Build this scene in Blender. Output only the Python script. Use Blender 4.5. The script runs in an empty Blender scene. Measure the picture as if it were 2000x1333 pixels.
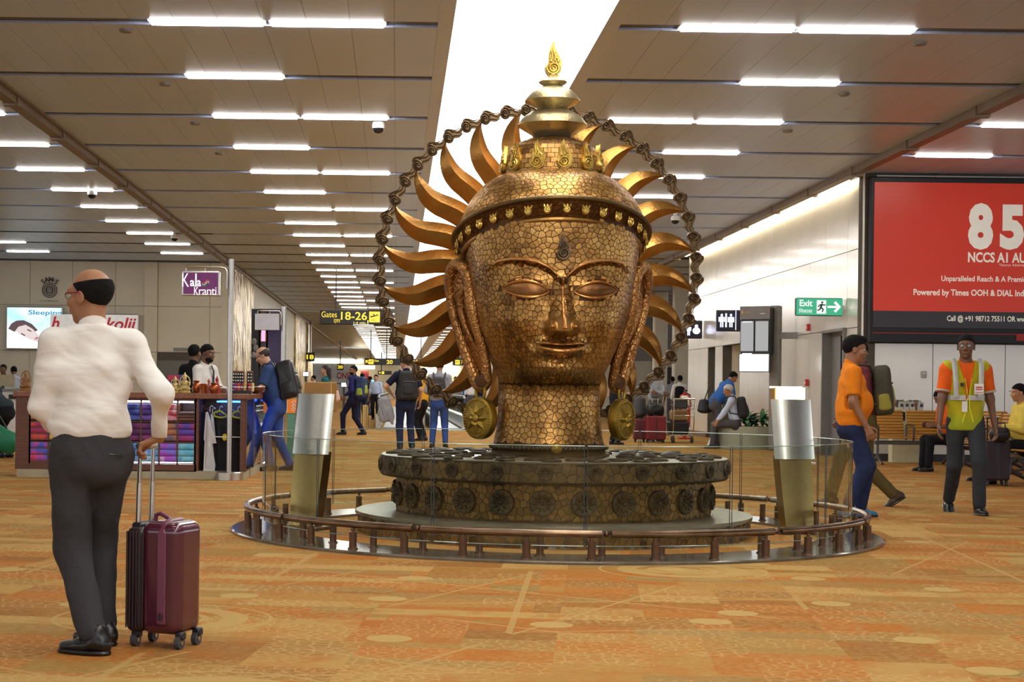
import bpy, math, random
import numpy as np
from mathutils import Vector, Matrix

random.seed(7)
rng = np.random.default_rng(7)
sc = bpy.context.scene
col = sc.collection
PI = math.pi

# ------------------------------------------------------------------ camera, world, exposure
F = 3200.0            # focal length in pixels of the 2000 px wide frame
HC = 1.12             # camera height
VX, VY, ROLL = 776.0, 763.0, 0.012
cd = bpy.data.cameras.new('camera')
cd.sensor_width = 36.0
cd.lens = F / 2000.0 * 36.0
cd.shift_x = (1000.0 - VX) / 2000.0
cd.shift_y = (VY - 666.5) / 2000.0
cd.clip_start, cd.clip_end = 0.1, 600.0
cam = bpy.data.objects.new('camera', cd)
col.objects.link(cam)
cam.location = (0, 0, HC)
cam.rotation_euler = (Matrix.Rotation(PI / 2, 3, 'X') @ Matrix.Rotation(ROLL, 3, 'Z')).to_euler()
sc.camera = cam

world = bpy.data.worlds.new('hall_light')
sc.world = world
world.use_nodes = True
bg = world.node_tree.nodes['Background']
bg.inputs[0].default_value = (0.93, 0.96, 1.04, 1)
bg.inputs[1].default_value = 1.5

sc.view_settings.view_transform = 'Standard'
sc.view_settings.look = 'None'
sc.view_settings.exposure = 0.55
sc.view_settings.gamma = 1.0
sc.view_settings.use_curve_mapping = False
SKY_E = 4.0           # luminous ceiling strip
LAMP_E = 14.0         # fluorescent tubes
COVE_E = 14.0

cy = sc.cycles
cy.max_bounces, cy.diffuse_bounces, cy.glossy_bounces, cy.transmission_bounces, cy.transparent_max_bounces = 5, 3, 2, 4, 16
cy.caustics_reflective = cy.caustics_refractive = False
cy.adaptive_threshold = 0.05
cy.use_light_tree = False

def P(x, y, Y):
    """the point at distance Y down the hall seen at pixel x, y"""
    u = (x - VX) + ROLL * (y - VY)
    v = (y - VY) - ROLL * (x - VX)
    return Vector((u * Y / F, Y, HC - v * Y / F))
def GX(x, Y, y=763): return P(x, y, Y).x
def GZ(x, y, Y): return P(x, y, Y).z
# ------------------------------------------------------------------ materials
def lin(c):
    r = []
    for v in c[:3]:
        v = v / 255.0
        r.append(v / 12.92 if v <= 0.04045 else ((v + 0.055) / 1.055) ** 2.4)
    return (r[0], r[1], r[2], 1.0)
def _new(name):
    m = bpy.data.materials.new(name)
    m.use_nodes = True
    nt = m.node_tree
    return m, nt, nt.nodes['Principled BSDF']
def nd(nt, typ, **kw):
    n = nt.nodes.new(typ)
    for k, v in kw.items(): setattr(n, k, v)
    return n
def mat(name, c, rough=0.6, metal=0.0, var=0.08, vs=8.0, bump=0.0, bs=60.0, emit=0.0, coat=0.0, spec=0.5):
    m, nt, b = _new(name)
    L = nt.links
    c = lin(c)
    b.inputs['Roughness'].default_value = rough
    b.inputs['Metallic'].default_value = metal
    b.inputs['Specular IOR Level'].default_value = spec
    if coat: b.inputs['Coat Weight'].default_value = coat; b.inputs['Coat Roughness'].default_value = 0.1
    tc = nd(nt, 'ShaderNodeTexCoord')
    if var:
        n = nd(nt, 'ShaderNodeTexNoise'); n.inputs['Scale'].default_value = vs; n.inputs['Detail'].default_value = 4
        L.new(tc.outputs['Object'], n.inputs['Vector'])
        r = nd(nt, 'ShaderNodeMapRange'); r.inputs[1].default_value = 0.3; r.inputs[2].default_value = 0.7
        r.inputs[3].default_value = 1 - var; r.inputs[4].default_value = 1 + var
        L.new(n.outputs['Fac'], r.inputs[0])
        x = nd(nt, 'ShaderNodeVectorMath', operation='SCALE'); x.inputs[0].default_value = c[:3]
        L.new(r.outputs[0], x.inputs['Scale']); L.new(x.outputs[0], b.inputs['Base Color'])
    else:
        b.inputs['Base Color'].default_value = c
    if bump:
        n2 = nd(nt, 'ShaderNodeTexNoise'); n2.inputs['Scale'].default_value = bs; n2.inputs['Detail'].default_value = 3
        L.new(tc.outputs['Object'], n2.inputs['Vector'])
        bp = nd(nt, 'ShaderNodeBump'); bp.inputs['Strength'].default_value = bump; bp.inputs['Distance'].default_value = 0.02
        L.new(n2.outputs['Fac'], bp.inputs['Height']); L.new(bp.outputs[0], b.inputs['Normal'])
    if emit:
        b.inputs['Emission Color'].default_value = c
        b.inputs['Emission Strength'].default_value = emit
        m.cycles.emission_sampling = 'NONE'
    return m
def emis(name, c, s):
    m, nt, b = _new(name)
    b.inputs['Base Color'].default_value = (0.1, 0.1, 0.1, 1)
    b.inputs['Emission Color'].default_value = lin(c)
    b.inputs['Emission Strength'].default_value = s
    if s < 2.5: m.cycles.emission_sampling = 'NONE'
    return m
def ramp(nt, stops, interp='LINEAR'):
    r = nd(nt, 'ShaderNodeValToRGB'); r.color_ramp.interpolation = interp
    e = r.color_ramp.elements
    while len(e) < len(stops): e.new(0.5)
    for i, (p, c) in enumerate(stops):
        e[i].position = p; e[i].color = lin(c) if len(c) == 3 else c
    return r
def wood(name, c1, c2, scale=(1, 1, 12), rough=0.4):
    m, nt, b = _new(name); L = nt.links
    tc = nd(nt, 'ShaderNodeTexCoord'); mp = nd(nt, 'ShaderNodeMapping'); mp.inputs['Scale'].default_value = scale
    n = nd(nt, 'ShaderNodeTexNoise'); n.inputs['Scale'].default_value = 3; n.inputs['Detail'].default_value = 6
    L.new(tc.outputs['Object'], mp.inputs[0]); L.new(mp.outputs[0], n.inputs['Vector'])
    r = ramp(nt, [(0.3, c1), (0.7, c2)]); L.new(n.outputs['Fac'], r.inputs[0]); L.new(r.outputs[0], b.inputs['Base Color'])
    b.inputs['Roughness'].default_value = rough
    return m

# ------------------------------------------------------------------ meshes
class MB:
    def __init__(s): s.v = []; s.f = []; s.m = []; s.mi = 0
    def add(s, vs, fs):
        o = len(s.v); s.v.extend([tuple(q) for q in vs])
        for f in fs: s.f.append([o + i for i in f]); s.m.append(s.mi)
        return s
    def box(s, c, d, rz=0.0, bev=0.0, M=None):
        hx, hy, hz = d[0] / 2, d[1] / 2, d[2] / 2
        if bev > 0:
            b = min(bev, hx * .9, hy * .9, hz * .9); vs = []; idx = {}
            for sx in (-1, 1):
                for sy in (-1, 1):
                    for sz in (-1, 1):
                        for k in range(3):
                            p = [sx * (hx - (0 if k == 0 else b)), sy * (hy - (0 if k == 1 else b)), sz * (hz - (0 if k == 2 else b))]
                            idx[(sx, sy, sz, k)] = len(vs); vs.append(p)
            fs = []
            for k in range(3):
                a, c2 = [(1, 2), (2, 0), (0, 1)][k]
                for sg in (-1, 1):
                    q = []
                    for (i, j) in ((-1, -1), (1, -1), (1, 1), (-1, 1)):
                        t = [0, 0, 0]; t[k] = sg; t[a] = i; t[c2] = j; q.append(idx[(t[0], t[1], t[2], k)])
                    fs.append(q if sg > 0 else q[::-1])
            for k in range(3):      # edges along axis k
                a, c2 = [(1, 2), (2, 0), (0, 1)][k]
                for i in (-1, 1):
                    for j in (-1, 1):
                        q = []
                        for (kk, e) in ((a, -1), (a, 1), (c2, 1), (c2, -1)):
                            t = [0, 0, 0]; t[k] = e; t[a] = i; t[c2] = j; q.append(idx[(t[0], t[1], t[2], kk)])
                        fs.append(q if i * j < 0 else q[::-1])
            for sx in (-1, 1):
                for sy in (-1, 1):
                    for sz in (-1, 1):
                        q = [idx[(sx, sy, sz, k)] for k in range(3)]
                        fs.append(q if sx * sy * sz > 0 else q[::-1])
        else:
            vs = [(-hx, -hy, -hz), (hx, -hy, -hz), (hx, hy, -hz), (-hx, hy, -hz), (-hx, -hy, hz), (hx, -hy, hz), (hx, hy, hz), (-hx, hy, hz)]
            fs = [(0, 3, 2, 1), (4, 5, 6, 7), (0, 1, 5, 4), (1, 2, 6, 5), (2, 3, 7, 6), (3, 0, 4, 7)]
        R = Matrix.Rotation(rz, 3, 'Z') if M is None else M
        C = Vector(c)
        return s.add([R @ Vector(q) + C for q in vs], fs)
    def tube(s, pts, r, n=8, closed=False, caps=True, flat=1.0):
        pts = [Vector(p) for p in pts]; N = len(pts); o = len(s.v)
        rs = r if hasattr(r, '__len__') else [r] * N
        up = None; rings = []
        for i in range(N):
            a = pts[(i - 1) % N] if (closed or i > 0) else pts[i]
            b = pts[(i + 1) % N] if (closed or i < N - 1) else pts[i]
            t = (b - a).normalized()
            if up is None:
                up = Vector((0, 0, 1)) if abs(t.z) < 0.9 else Vector((0, 1, 0))
            x = t.cross(up)
            if x.length < 1e-6: x = t.orthogonal()
            x.normalize(); up = x.cross(t).normalized()
            rings.append([pts[i] + (x * math.cos(2 * PI * k / n) + up * math.sin(2 * PI * k / n) * flat) * rs[i] for k in range(n)])
        vs = [q for ring in rings for q in ring]; fs = []
        for i in range(N if closed else N - 1):
            j = (i + 1) % N
            for k in range(n):
                k2 = (k + 1) % n
                fs.append((i * n + k, j * n + k, j * n + k2, i * n + k2))
        if caps and not closed:
            fs.append(tuple(range(n))); fs.append(tuple((N - 1) * n + k for k in range(n))[::-1])
        return s.add(vs, fs)
    def cyl(s, a, b, r, r2=None, n=12): return s.tube([a, b], [r, r if r2 is None else r2], n)
    def lathe(s, prof, n=32, c=(0, 0, 0), cap=True, a0=0.0, a1=None):
        c = Vector(c); full = a1 is None; vs = []; fs = []
        m = n if full else n + 1
        for (r, z) in prof:
            for k in range(m):
                a = (2 * PI * k / n) if full else a0 + (a1 - a0) * k / n
                vs.append((c.x + r * math.cos(a), c.y + r * math.sin(a), c.z + z))
        for i in range(len(prof) - 1):
            for k in range(n):
                k2 = (k + 1) % m
                fs.append((i * m + k, i * m + k2, (i + 1) * m + k2, (i + 1) * m + k))
        if cap and full:
            fs.append(tuple(range(m))[::-1]); fs.append(tuple((len(prof) - 1) * m + k for k in range(m)))
        return s.add(vs, fs)
    def ball(s, c, r, nu=12, nv=8, M=None):
        r = r if hasattr(r, '__len__') else (r, r, r); vs = []; fs = []
        for j in range(nv + 1):
            t = PI * j / nv
            for i in range(nu):
                a = 2 * PI * i / nu
                q = Vector((r[0] * math.sin(t) * math.cos(a), r[1] * math.sin(t) * math.sin(a), r[2] * math.cos(t)))
                vs.append((M @ q if M is not None else q) + Vector(c))
        for j in range(nv):
            for i in range(nu):
                i2 = (i + 1) % nu
                fs.append((j * nu + i, (j + 1) * nu + i, (j + 1) * nu + i2, j * nu + i2))
        return s.add(vs, fs)
    def prism(s, poly, d, M=None, c=(0, 0, 0)):
        """polygon in local x,z extruded along y from -d/2 to d/2"""
        n = len(poly); c = Vector(c)
        vs = [(p[0], -d / 2, p[1]) for p in poly] + [(p[0], d / 2, p[1]) for p in poly]
        fs = [tuple(range(n)), tuple(range(n, 2 * n))[::-1]] + [(i, i + n, (i + 1) % n + n, (i + 1) % n) for i in range(n)]
        return s.add([(M @ Vector(q) if M is not None else Vector(q)) + c for q in vs], fs)
    def mesh(s, name, mats, smooth=True, ang=40):
        me = bpy.data.meshes.new(name)
        me.from_pydata(s.v, [], s.f)
        for m in (mats if isinstance(mats, (list, tuple)) else [mats]): me.materials.append(m)
        if any(s.m): me.polygons.foreach_set('material_index', s.m)
        fix(me, smooth, ang)
        return me
    def build(s, name, mats, parent=None, smooth=True, ang=40, loc=None):
        return link(name, s.mesh(name, mats, smooth, ang), parent, loc)
def fix(me, smooth=True, ang=40):
    import bmesh
    bm = bmesh.new(); bm.from_mesh(me)
    bmesh.ops.recalc_face_normals(bm, faces=bm.faces); bm.to_mesh(me); bm.free()
    if smooth:
        me.polygons.foreach_set('use_smooth', [True] * len(me.polygons))
        if ang < 180: me.set_sharp_from_angle(angle=math.radians(ang))
    me.update()
def link(name, data, parent=None, loc=None):
    o = bpy.data.objects.new(name, data); col.objects.link(o)
    if parent is not None: o.parent = parent
    if loc is not None: o.location = loc
    return o
def npmesh(name, v, f, mats, mi=None, smooth=True, ang=180):
    me = bpy.data.meshes.new(name)
    me.from_pydata(v.tolist() if hasattr(v, 'tolist') else v, [], f.tolist() if hasattr(f, 'tolist') else f)
    for m in (mats if isinstance(mats, (list, tuple)) else [mats]): me.materials.append(m)
    if mi is not None: me.polygons.foreach_set('material_index', mi)
    if smooth:
        me.polygons.foreach_set('use_smooth', [True] * len(me.polygons))
        if ang < 180: me.set_sharp_from_angle(angle=math.radians(ang))
    me.update()
    return me
def tag(o, label=None, cat=None, group=None, kind=None):
    if label: o['label'] = label
    if cat: o['category'] = cat
    if group: o['group'] = group
    if kind: o['kind'] = kind
    return o
def thing(name, label, cat, loc=(0, 0, 0), rz=0.0, group=None):
    o = bpy.data.objects.new(name, None); col.objects.link(o)
    o.empty_display_size = 0.1
    o.location = loc; o.rotation_euler = (0, 0, rz)
    return tag(o, label, cat, group)
def struct(o, label=None): return tag(o, label, kind='structure')
def dup(o, parent=None, loc=None, rz=None, label=None):
    c = o.copy(); col.objects.link(c)
    if parent is not None: c.parent = parent
    if loc is not None: c.location = loc
    if rz is not None: c.rotation_euler = (0, 0, rz)
    if label: c['label'] = label
    for ch in o.children: dup(ch, c)
    return c
def text(s, size, c, m, parent=None, width=None, height=None, bold=0.0, ext=0.002, align='CENTER', name='lettering', R=None, shear=0.0, space=1.0):
    """flat lettering that faces -Y, its box centred (or left aligned) at c"""
    cu = bpy.data.curves.new(name, 'FONT'); cu.body = s; cu.size = 1.0; cu.extrude = 0.0; cu.offset = bold; cu.shear = shear
    cu.space_character = space; cu.resolution_u = 3
    t = bpy.data.objects.new('tmp', cu)
    me = bpy.data.meshes.new_from_object(t)
    bpy.data.objects.remove(t); bpy.data.curves.remove(cu)
    n = len(me.vertices)
    if n == 0: return None
    a = np.zeros(n * 3); me.vertices.foreach_get('co', a); a = a.reshape(-1, 3)
    lo, hi = a.min(0), a.max(0); w, h = hi[0] - lo[0], hi[1] - lo[1]
    if height: k = height / h
    else: k = size
    kx = width / w if width else k
    b = np.zeros_like(a)
    b[:, 0] = (a[:, 0] - (lo[0] if align == 'LEFT' else (lo[0] + hi[0]) / 2)) * kx
    b[:, 2] = (a[:, 1] - (lo[1] + hi[1]) / 2) * k
    me.vertices.foreach_set('co', b.ravel()); me.materials.clear(); me.materials.append(m); me.update()
    o = link(name, me, parent, c)
    if R is not None: o.rotation_euler = R
    return o

# ------------------------------------------------------------------ distance fields and surface nets
def smin(a, b, k):
    h = np.clip(0.5 + 0.5 * (b - a) / k, 0, 1)
    return b * (1 - h) + a * h - k * h * (1 - h)
def s_caps(a, b, ra, rb):
    a = np.array(a, float); b = np.array(b, float); ab = b - a; q = max(ab @ ab, 1e-9)
    m = max(ra, rb)
    def f(Pt):
        t = np.clip(((Pt - a) @ ab) / q, 0, 1)
        return np.linalg.norm(Pt - a - t[..., None] * ab, axis=-1) - (ra + (rb - ra) * t)
    f.lo = np.minimum(a, b) - m; f.hi = np.maximum(a, b) + m
    return f
def s_ell(c, r, M=None):
    c = np.array(c, float); r = np.array(r, float); R = None if M is None else np.array(M)
    m = r.max()
    def f(Pt):
        q = Pt - c
        if R is not None: q = q @ R
        k0 = np.linalg.norm(q / r, axis=-1); k1 = np.linalg.norm(q / (r * r), axis=-1)
        return k0 * (k0 - 1) / np.maximum(k1, 1e-9)
    f.lo = c - m; f.hi = c + m
    return f
def s_cone(a, b, side, wa, da, wb, db):
    """capsule of elliptic section: half widths w along side and d across it"""
    a = np.array(a, float); b = np.array(b, float); ab = b - a; q = ab @ ab; ax = ab / math.sqrt(q)
    s = np.array(side, float); s = s - (s @ ax) * ax; s /= np.linalg.norm(s); fr = np.cross(ax, s)
    m = max(wa, da, wb, db)
    def f(Pt):
        p = Pt - a; t = np.clip((p @ ab) / q, 0, 1)
        p = p - t[..., None] * ab
        w = wa + (wb - wa) * t; d = da + (db - da) * t
        n = np.sqrt((p @ s / w) ** 2 + (p @ fr / d) ** 2 + (p @ ax / np.minimum(w, d)) ** 2)
        return (n - 1) * np.minimum(w, d)
    f.lo = np.minimum(a, b) - m; f.hi = np.maximum(a, b) + m
    return f
def nets(prims, h, k=0.03, cuts=(), noise=None, pad=0.03, post=None):
    """one continuous surface round the smooth union of the primitives (surface nets)"""
    lo = np.min([p.lo for p in prims], 0) - pad; hi = np.max([p.hi for p in prims], 0) + pad
    n = np.ceil((hi - lo) / h).astype(int) + 2
    ax = [lo[i] + h * np.arange(n[i]) for i in range(3)]
    D = np.full(n, 0.2)
    for p in prims:
        a = np.maximum(((p.lo - lo - 3 * k - 2 * h) / h).astype(int), 0); b = np.minimum(((p.hi - lo + 3 * k + 2 * h) / h).astype(int) + 2, n)
        if np.any(b <= a): continue
        sl = tuple(slice(a[i], b[i]) for i in range(3))
        G = np.stack(np.meshgrid(*[ax[i][sl[i]] for i in range(3)], indexing='ij'), -1)
        D[sl] = smin(D[sl], p(G), k)
    if cuts or noise or post:
        G = np.stack(np.meshgrid(*ax, indexing='ij'), -1)
        if noise: D = D + noise(G)
        for c in cuts:
            d, kk = c
            D = -smin(-D, d(G), kk)
        if post: D = post(D, G)
    return surfnet(D, lo, h)
def surfnet(D, lo, h):
    n = D.shape
    ins = D < 0
    c = [ins[i:n[0] - 1 + i, j:n[1] - 1 + j, k:n[2] - 1 + k] for i in (0, 1) for j in (0, 1) for k in (0, 1)]
    cnt = sum(x.astype(np.int8) for x in c)
    act = (cnt > 0) & (cnt < 8)
    ids = np.full(act.shape, -1, int); I = np.argwhere(act); ids[act] = np.arange(len(I))
    acc = np.zeros((len(I), 3)); num = np.zeros(len(I))
    cor = [(0, 0, 0), (0, 0, 1), (0, 1, 0), (0, 1, 1), (1, 0, 0), (1, 0, 1), (1, 1, 0), (1, 1, 1)]
    val = np.stack([D[I[:, 0] + q[0], I[:, 1] + q[1], I[:, 2] + q[2]] for q in cor], 1)
    for i in range(8):
        for j in range(i + 1, 8):
            df = [cor[j][t] - cor[i][t] for t in range(3)]
            if sum(abs(x) for x in df) != 1: continue
            a, b = val[:, i], val[:, j]; x = (a < 0) != (b < 0)
            t = np.where(x, a / np.where(a == b, 1, a - b), 0)
            p = np.array(cor[i]) + t[:, None] * np.array(df)
            acc += np.where(x[:, None], p, 0); num += x
    V = lo + h * (I + acc / np.maximum(num, 1)[:, None])
    Fs = []
    for ax in range(3):
        o1, o2 = [(1, 2), (2, 0), (0, 1)][ax]
        sl0 = [slice(1, -1)] * 3; sl0[ax] = slice(0, n[ax] - 1)
        a = ins[tuple(sl0)]; sl1 = list(sl0); sl1[ax] = slice(1, n[ax]); b = ins[tuple(sl1)]
        E = np.argwhere(a != b)
        if len(E) == 0: continue
        fl = a[E[:, 0], E[:, 1], E[:, 2]]
        base = E.copy(); base[:, o1] += 1; base[:, o2] += 1
        def at(d1, d2):
            q = base.copy(); q[:, o1] += d1; q[:, o2] += d2
            return ids[q[:, 0], q[:, 1], q[:, 2]]
        Q = np.stack([at(-1, -1), at(0, -1), at(0, 0), at(-1, 0)], 1)
        Q[~fl] = Q[~fl][:, ::-1]
        Fs.append(Q)
    Fc = np.concatenate(Fs) if Fs else np.zeros((0, 4), int)
    return V, Fc[(Fc >= 0).all(1)]
def folds(amp, sc_=9.0, seed=0, stretch=(1, 1, 1)):
    r = np.random.default_rng(seed); ks = r.normal(0, 1, (7, 3)) * sc_ * np.array(stretch); ph = r.uniform(0, 6.28, 7)
    def f(G):
        s = 0
        for k, p in zip(ks, ph): s = s + np.sin(G @ k + p + 1.3 * np.sin(G @ k[::-1] * .5 + p))
        return s * amp / 3.0
    return f

def rbox(G, c, hd, r):
    q = np.abs(G - np.array(c)) - (np.array(hd) - r)
    return np.linalg.norm(np.maximum(q, 0), axis=-1) + np.minimum(q.max(-1), 0) - r
# ------------------------------------------------------------------ the hall
CEIL = HC + 3.85
PITCH, ROW0 = 2.957, 17.23
def carpet():
    m, nt, b = _new('carpet'); L = nt.links
    tc = nd(nt, 'ShaderNodeTexCoord')
    def vor(scale, metric, rnd, rot=0.0, off=(0, 0, 0), sx=1.0):
        mp = nd(nt, 'ShaderNodeMapping'); mp.inputs['Rotation'].default_value = (0, 0, rot); mp.inputs['Location'].default_value = off
        mp.inputs['Scale'].default_value = (sx, 1, 1)
        L.new(tc.outputs['Object'], mp.inputs[0])
        v = nd(nt, 'ShaderNodeTexVoronoi', voronoi_dimensions='2D', distance=metric)
        v.inputs['Scale'].default_value = scale; v.inputs['Randomness'].default_value = rnd
        L.new(mp.outputs[0], v.inputs['Vector'])
        return v
    def sep(v):
        s = nd(nt, 'ShaderNodeSeparateColor'); L.new(v.outputs['Color'], s.inputs[0]); return s
    def mix(fac, a, b_, blend='MIX'):
        x = nd(nt, 'ShaderNodeMix', data_type='RGBA', blend_type=blend)
        if hasattr(fac, 'is_linked'): L.new(fac, x.inputs[0])
        else: x.inputs[0].default_value = fac
        for i, q in ((6, a), (7, b_)):
            if hasattr(q, 'is_linked'): L.new(q, x.inputs[i])
            else: x.inputs[i].default_value = lin(q)
        return x.outputs[2]
    def mth(op, a, c):
        x = nd(nt, 'ShaderNodeMath', operation=op)
        for i, q in ((0, a), (1, c)):
            if hasattr(q, 'is_linked'): L.new(q, x.inputs[i])
            else: x.inputs[i].default_value = q
        return x.outputs[0]
    def cells(w, h, rot, off):
        mp = nd(nt, 'ShaderNodeMapping'); mp.inputs['Rotation'].default_value = (0, 0, rot); mp.inputs['Location'].default_value = off
        L.new(tc.outputs['Object'], mp.inputs[0])
        sn = nd(nt, 'ShaderNodeVectorMath', operation='SNAP'); sn.inputs[1].default_value = (w, h, 1.0); L.new(mp.outputs[0], sn.inputs[0])
        wn = nd(nt, 'ShaderNodeTexWhiteNoise', noise_dimensions='2D'); L.new(sn.outputs[0], wn.inputs['Vector'])
        return sep(wn)
    s1 = cells(0.8, 0.62, 0.12, (0.3, 0.2, 0))
    r1 = ramp(nt, [(0.0, (175, 107, 38)), (0.26, (151, 102, 41)), (0.46, (175, 129, 58)), (0.66, (162, 125, 60)), (0.82, (184, 149, 78)), (0.93, (142, 118, 60))], 'CONSTANT')
    L.new(s1.outputs[0], r1.inputs[0])
    s2 = cells(0.42, 0.3, 0.12, (3.1, 1.3, 0))
    r2 = ramp(nt, [(0.0, (178, 105, 32)), (0.3, (147, 98, 40)), (0.6, (183, 144, 73)), (0.85, (158, 121, 56))], 'CONSTANT')
    L.new(s2.outputs[1], r2.inputs[0])
    c = mix(mth('LESS_THAN', s2.outputs[2], 0.45), r1.outputs[0], r2.outputs[0])
    s5 = cells(1.3, 0.22, 0.12, (1.1, 5.3, 0))
    r5 = ramp(nt, [(0.0, (184, 149, 78)), (0.4, (169, 101, 34)), (0.7, (156, 123, 64))], 'CONSTANT'); L.new(s5.outputs[1], r5.inputs[0])
    c = mix(mth('LESS_THAN', s5.outputs[2], 0.3), c, r5.outputs[0])
    c = mix(0.10, c, (188, 136, 72))
    # mottled yarn
    n = nd(nt, 'ShaderNodeTexNoise'); n.inputs['Scale'].default_value = 24; n.inputs['Detail'].default_value = 6; n.inputs['Roughness'].default_value = 0.75
    L.new(tc.outputs['Object'], n.inputs['Vector'])
    rn = ramp(nt, [(0.42, (0, 0, 0, 1)), (0.60, (1, 1, 1, 1))]); L.new(n.outputs['Fac'], rn.inputs[0])
    fm = mth('MULTIPLY', rn.outputs[0], mth('ADD', mth('MULTIPLY', s1.outputs[1], 0.5), 0.22))
    c = mix(fm, c, (189, 154, 83))
    n2 = nd(nt, 'ShaderNodeTexNoise'); n2.inputs['Scale'].default_value = 4; n2.inputs['Detail'].default_value = 5
    L.new(tc.outputs['Object'], n2.inputs['Vector'])
    rn2 = ramp(nt, [(0.5, (0, 0, 0, 1)), (0.72, (1, 1, 1, 1))]); L.new(n2.outputs['Fac'], rn2.inputs[0])
    c = mix(mth('MULTIPLY', rn2.outputs[0], 0.6), c, (179, 102, 29))
    ve = nd(nt, 'ShaderNodeTexVoronoi', voronoi_dimensions='2D', feature='DISTANCE_TO_EDGE'); ve.inputs['Scale'].default_value = 17; L.new(tc.outputs['Object'], ve.inputs['Vector'])
    lace = mth('MULTIPLY', mth('LESS_THAN', ve.outputs['Distance'], 0.09), mth('GREATER_THAN', s2.outputs[0], 0.55))
    c = mix(mth('MULTIPLY', lace, 0.34), c, (214, 176, 108))
    lace2 = mth('MULTIPLY', mth('GREATER_THAN', ve.outputs['Distance'], 0.2), mth('LESS_THAN', s1.outputs[2], 0.3))
    c = mix(mth('MULTIPLY', lace2, 0.32), c, (160, 96, 40))
    # rings and discs
    v3 = vor(0.40, 'EUCLIDEAN', 0.8); s3 = sep(v3); d = v3.outputs['Distance']
    def band(lo, hi): return mth('MULTIPLY', mth('GREATER_THAN', d, lo), mth('LESS_THAN', d, hi))
    rings = mth('MAXIMUM', mth('MAXIMUM', band(0.0, 0.05), band(0.075, 0.09)), mth('MAXIMUM', band(0.115, 0.165), band(0.205, 0.213)))
    rings = mth('MULTIPLY', rings, mth('GREATER_THAN', s3.outputs[0], 0.45))
    c = mix(mth('MULTIPLY', rings, 0.8), c, (191, 159, 89))
    v4 = vor(1.25, 'EUCLIDEAN', 0.9, 0, (5.3, 2.1, 0)); s4 = sep(v4)
    disc = mth('MULTIPLY', mth('LESS_THAN', v4.outputs['Distance'], 0.13), mth('GREATER_THAN', s4.outputs[0], 0.6))
    c = mix(mth('MULTIPLY', disc, 0.85), c, (193, 163, 93))
    # thin lines
    for rot, off, sca in ((0.5, 0.3, 0.33), (-0.9, 1.7, 0.27), (1.4, 2.2, 0.3), (0.12, .4, .21)):
        mp = nd(nt, 'ShaderNodeMapping'); mp.inputs['Rotation'].default_value = (0, 0, rot); mp.inputs['Location'].default_value = (off, off, 0)
        L.new(tc.outputs['Object'], mp.inputs[0])
        w = nd(nt, 'ShaderNodeTexWave', wave_profile='SAW'); w.inputs['Scale'].default_value = sca; w.inputs['Distortion'].default_value = 0.0
        L.new(mp.outputs[0], w.inputs['Vector'])
        ln = mth('MULTIPLY', mth('LESS_THAN', w.outputs['Fac'], 0.022), mth('GREATER_THAN', s3.outputs[1], 0.35))
        c = mix(mth('MULTIPLY', ln, 0.75), c, (189, 154, 86))
    vs = nd(nt, 'ShaderNodeVectorMath', operation='MULTIPLY'); vs.inputs[1].default_value = (0.86, 0.85, 1.0); L.new(c, vs.inputs[0]); L.new(vs.outputs[0], b.inputs['Base Color'])
    b.inputs['Roughness'].default_value = 0.9; b.inputs['Specular IOR Level'].default_value = 0.1
    bp = nd(nt, 'ShaderNodeBump'); bp.inputs['Strength'].default_value = 0.25; bp.inputs['Distance'].default_value = 0.01
    n3 = nd(nt, 'ShaderNodeTexNoise'); n3.inputs['Scale'].default_value = 180; L.new(tc.outputs['Object'], n3.inputs['Vector'])
    L.new(n3.outputs['Fac'], bp.inputs['Height']); L.new(bp.outputs[0], b.inputs['Normal'])
    return m
M_carpet = carpet()
M_ceil = mat('ceiling_panel_paint', (190, 212, 255), 0.34, 0.08, 0.03, 0.6, spec=0.5)
M_back = mat('ceiling_groove', (104, 106, 116), 0.6, 0, 0.05)
M_trim = mat('ceiling_trim', (128, 112, 94), 0.45, 0.3, 0.05)
M_rim = mat('skylight_border', (200, 218, 255), 0.4, 0.1, 0.03)
M_tube = emis('fluorescent_tube', (255, 250, 242), LAMP_E)
M_sky = emis('luminous_panel', (255, 253, 250), SKY_E)
M_cove = emis('cove_light', (255, 240, 206), COVE_E)
M_wpanel = mat('white_wall_panel', (226, 221, 208), 0.2, 0.15, 0.03, 1.5, coat=0.25)
M_wbeige = mat('beige_wall_panel', (212, 204, 180), 0.5, 0.0, 0.04, 1.2)
M_joint = mat('wall_joint', (88, 82, 72), 0.8)
M_skirt = mat('brown_skirting', (120, 92, 66), 0.5)
M_black = mat('black_plastic', (22, 22, 24), 0.45)
M_dgrey = mat('dark_grey', (60, 60, 62), 0.5)
M_grey = mat('mid_grey_paint', (128, 126, 122), 0.45, 0.1)
M_white = mat('white_paint', (232, 230, 224), 0.5)
M_steel = mat('brushed_steel', (190, 186, 176), 0.28, 1.0, 0.06, 20)
M_chrome = mat('chrome', (210, 210, 208), 0.15, 1.0, 0.02)

m = MB(); m.add([(-45, -25, 0), (45, -25, 0), (45, 230, 0), (-45, 230, 0)], [(0, 1, 2, 3)])
floor = struct(m.build('floor', M_carpet, smooth=False), 'orange and tan patterned carpet of the terminal hall')

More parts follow.
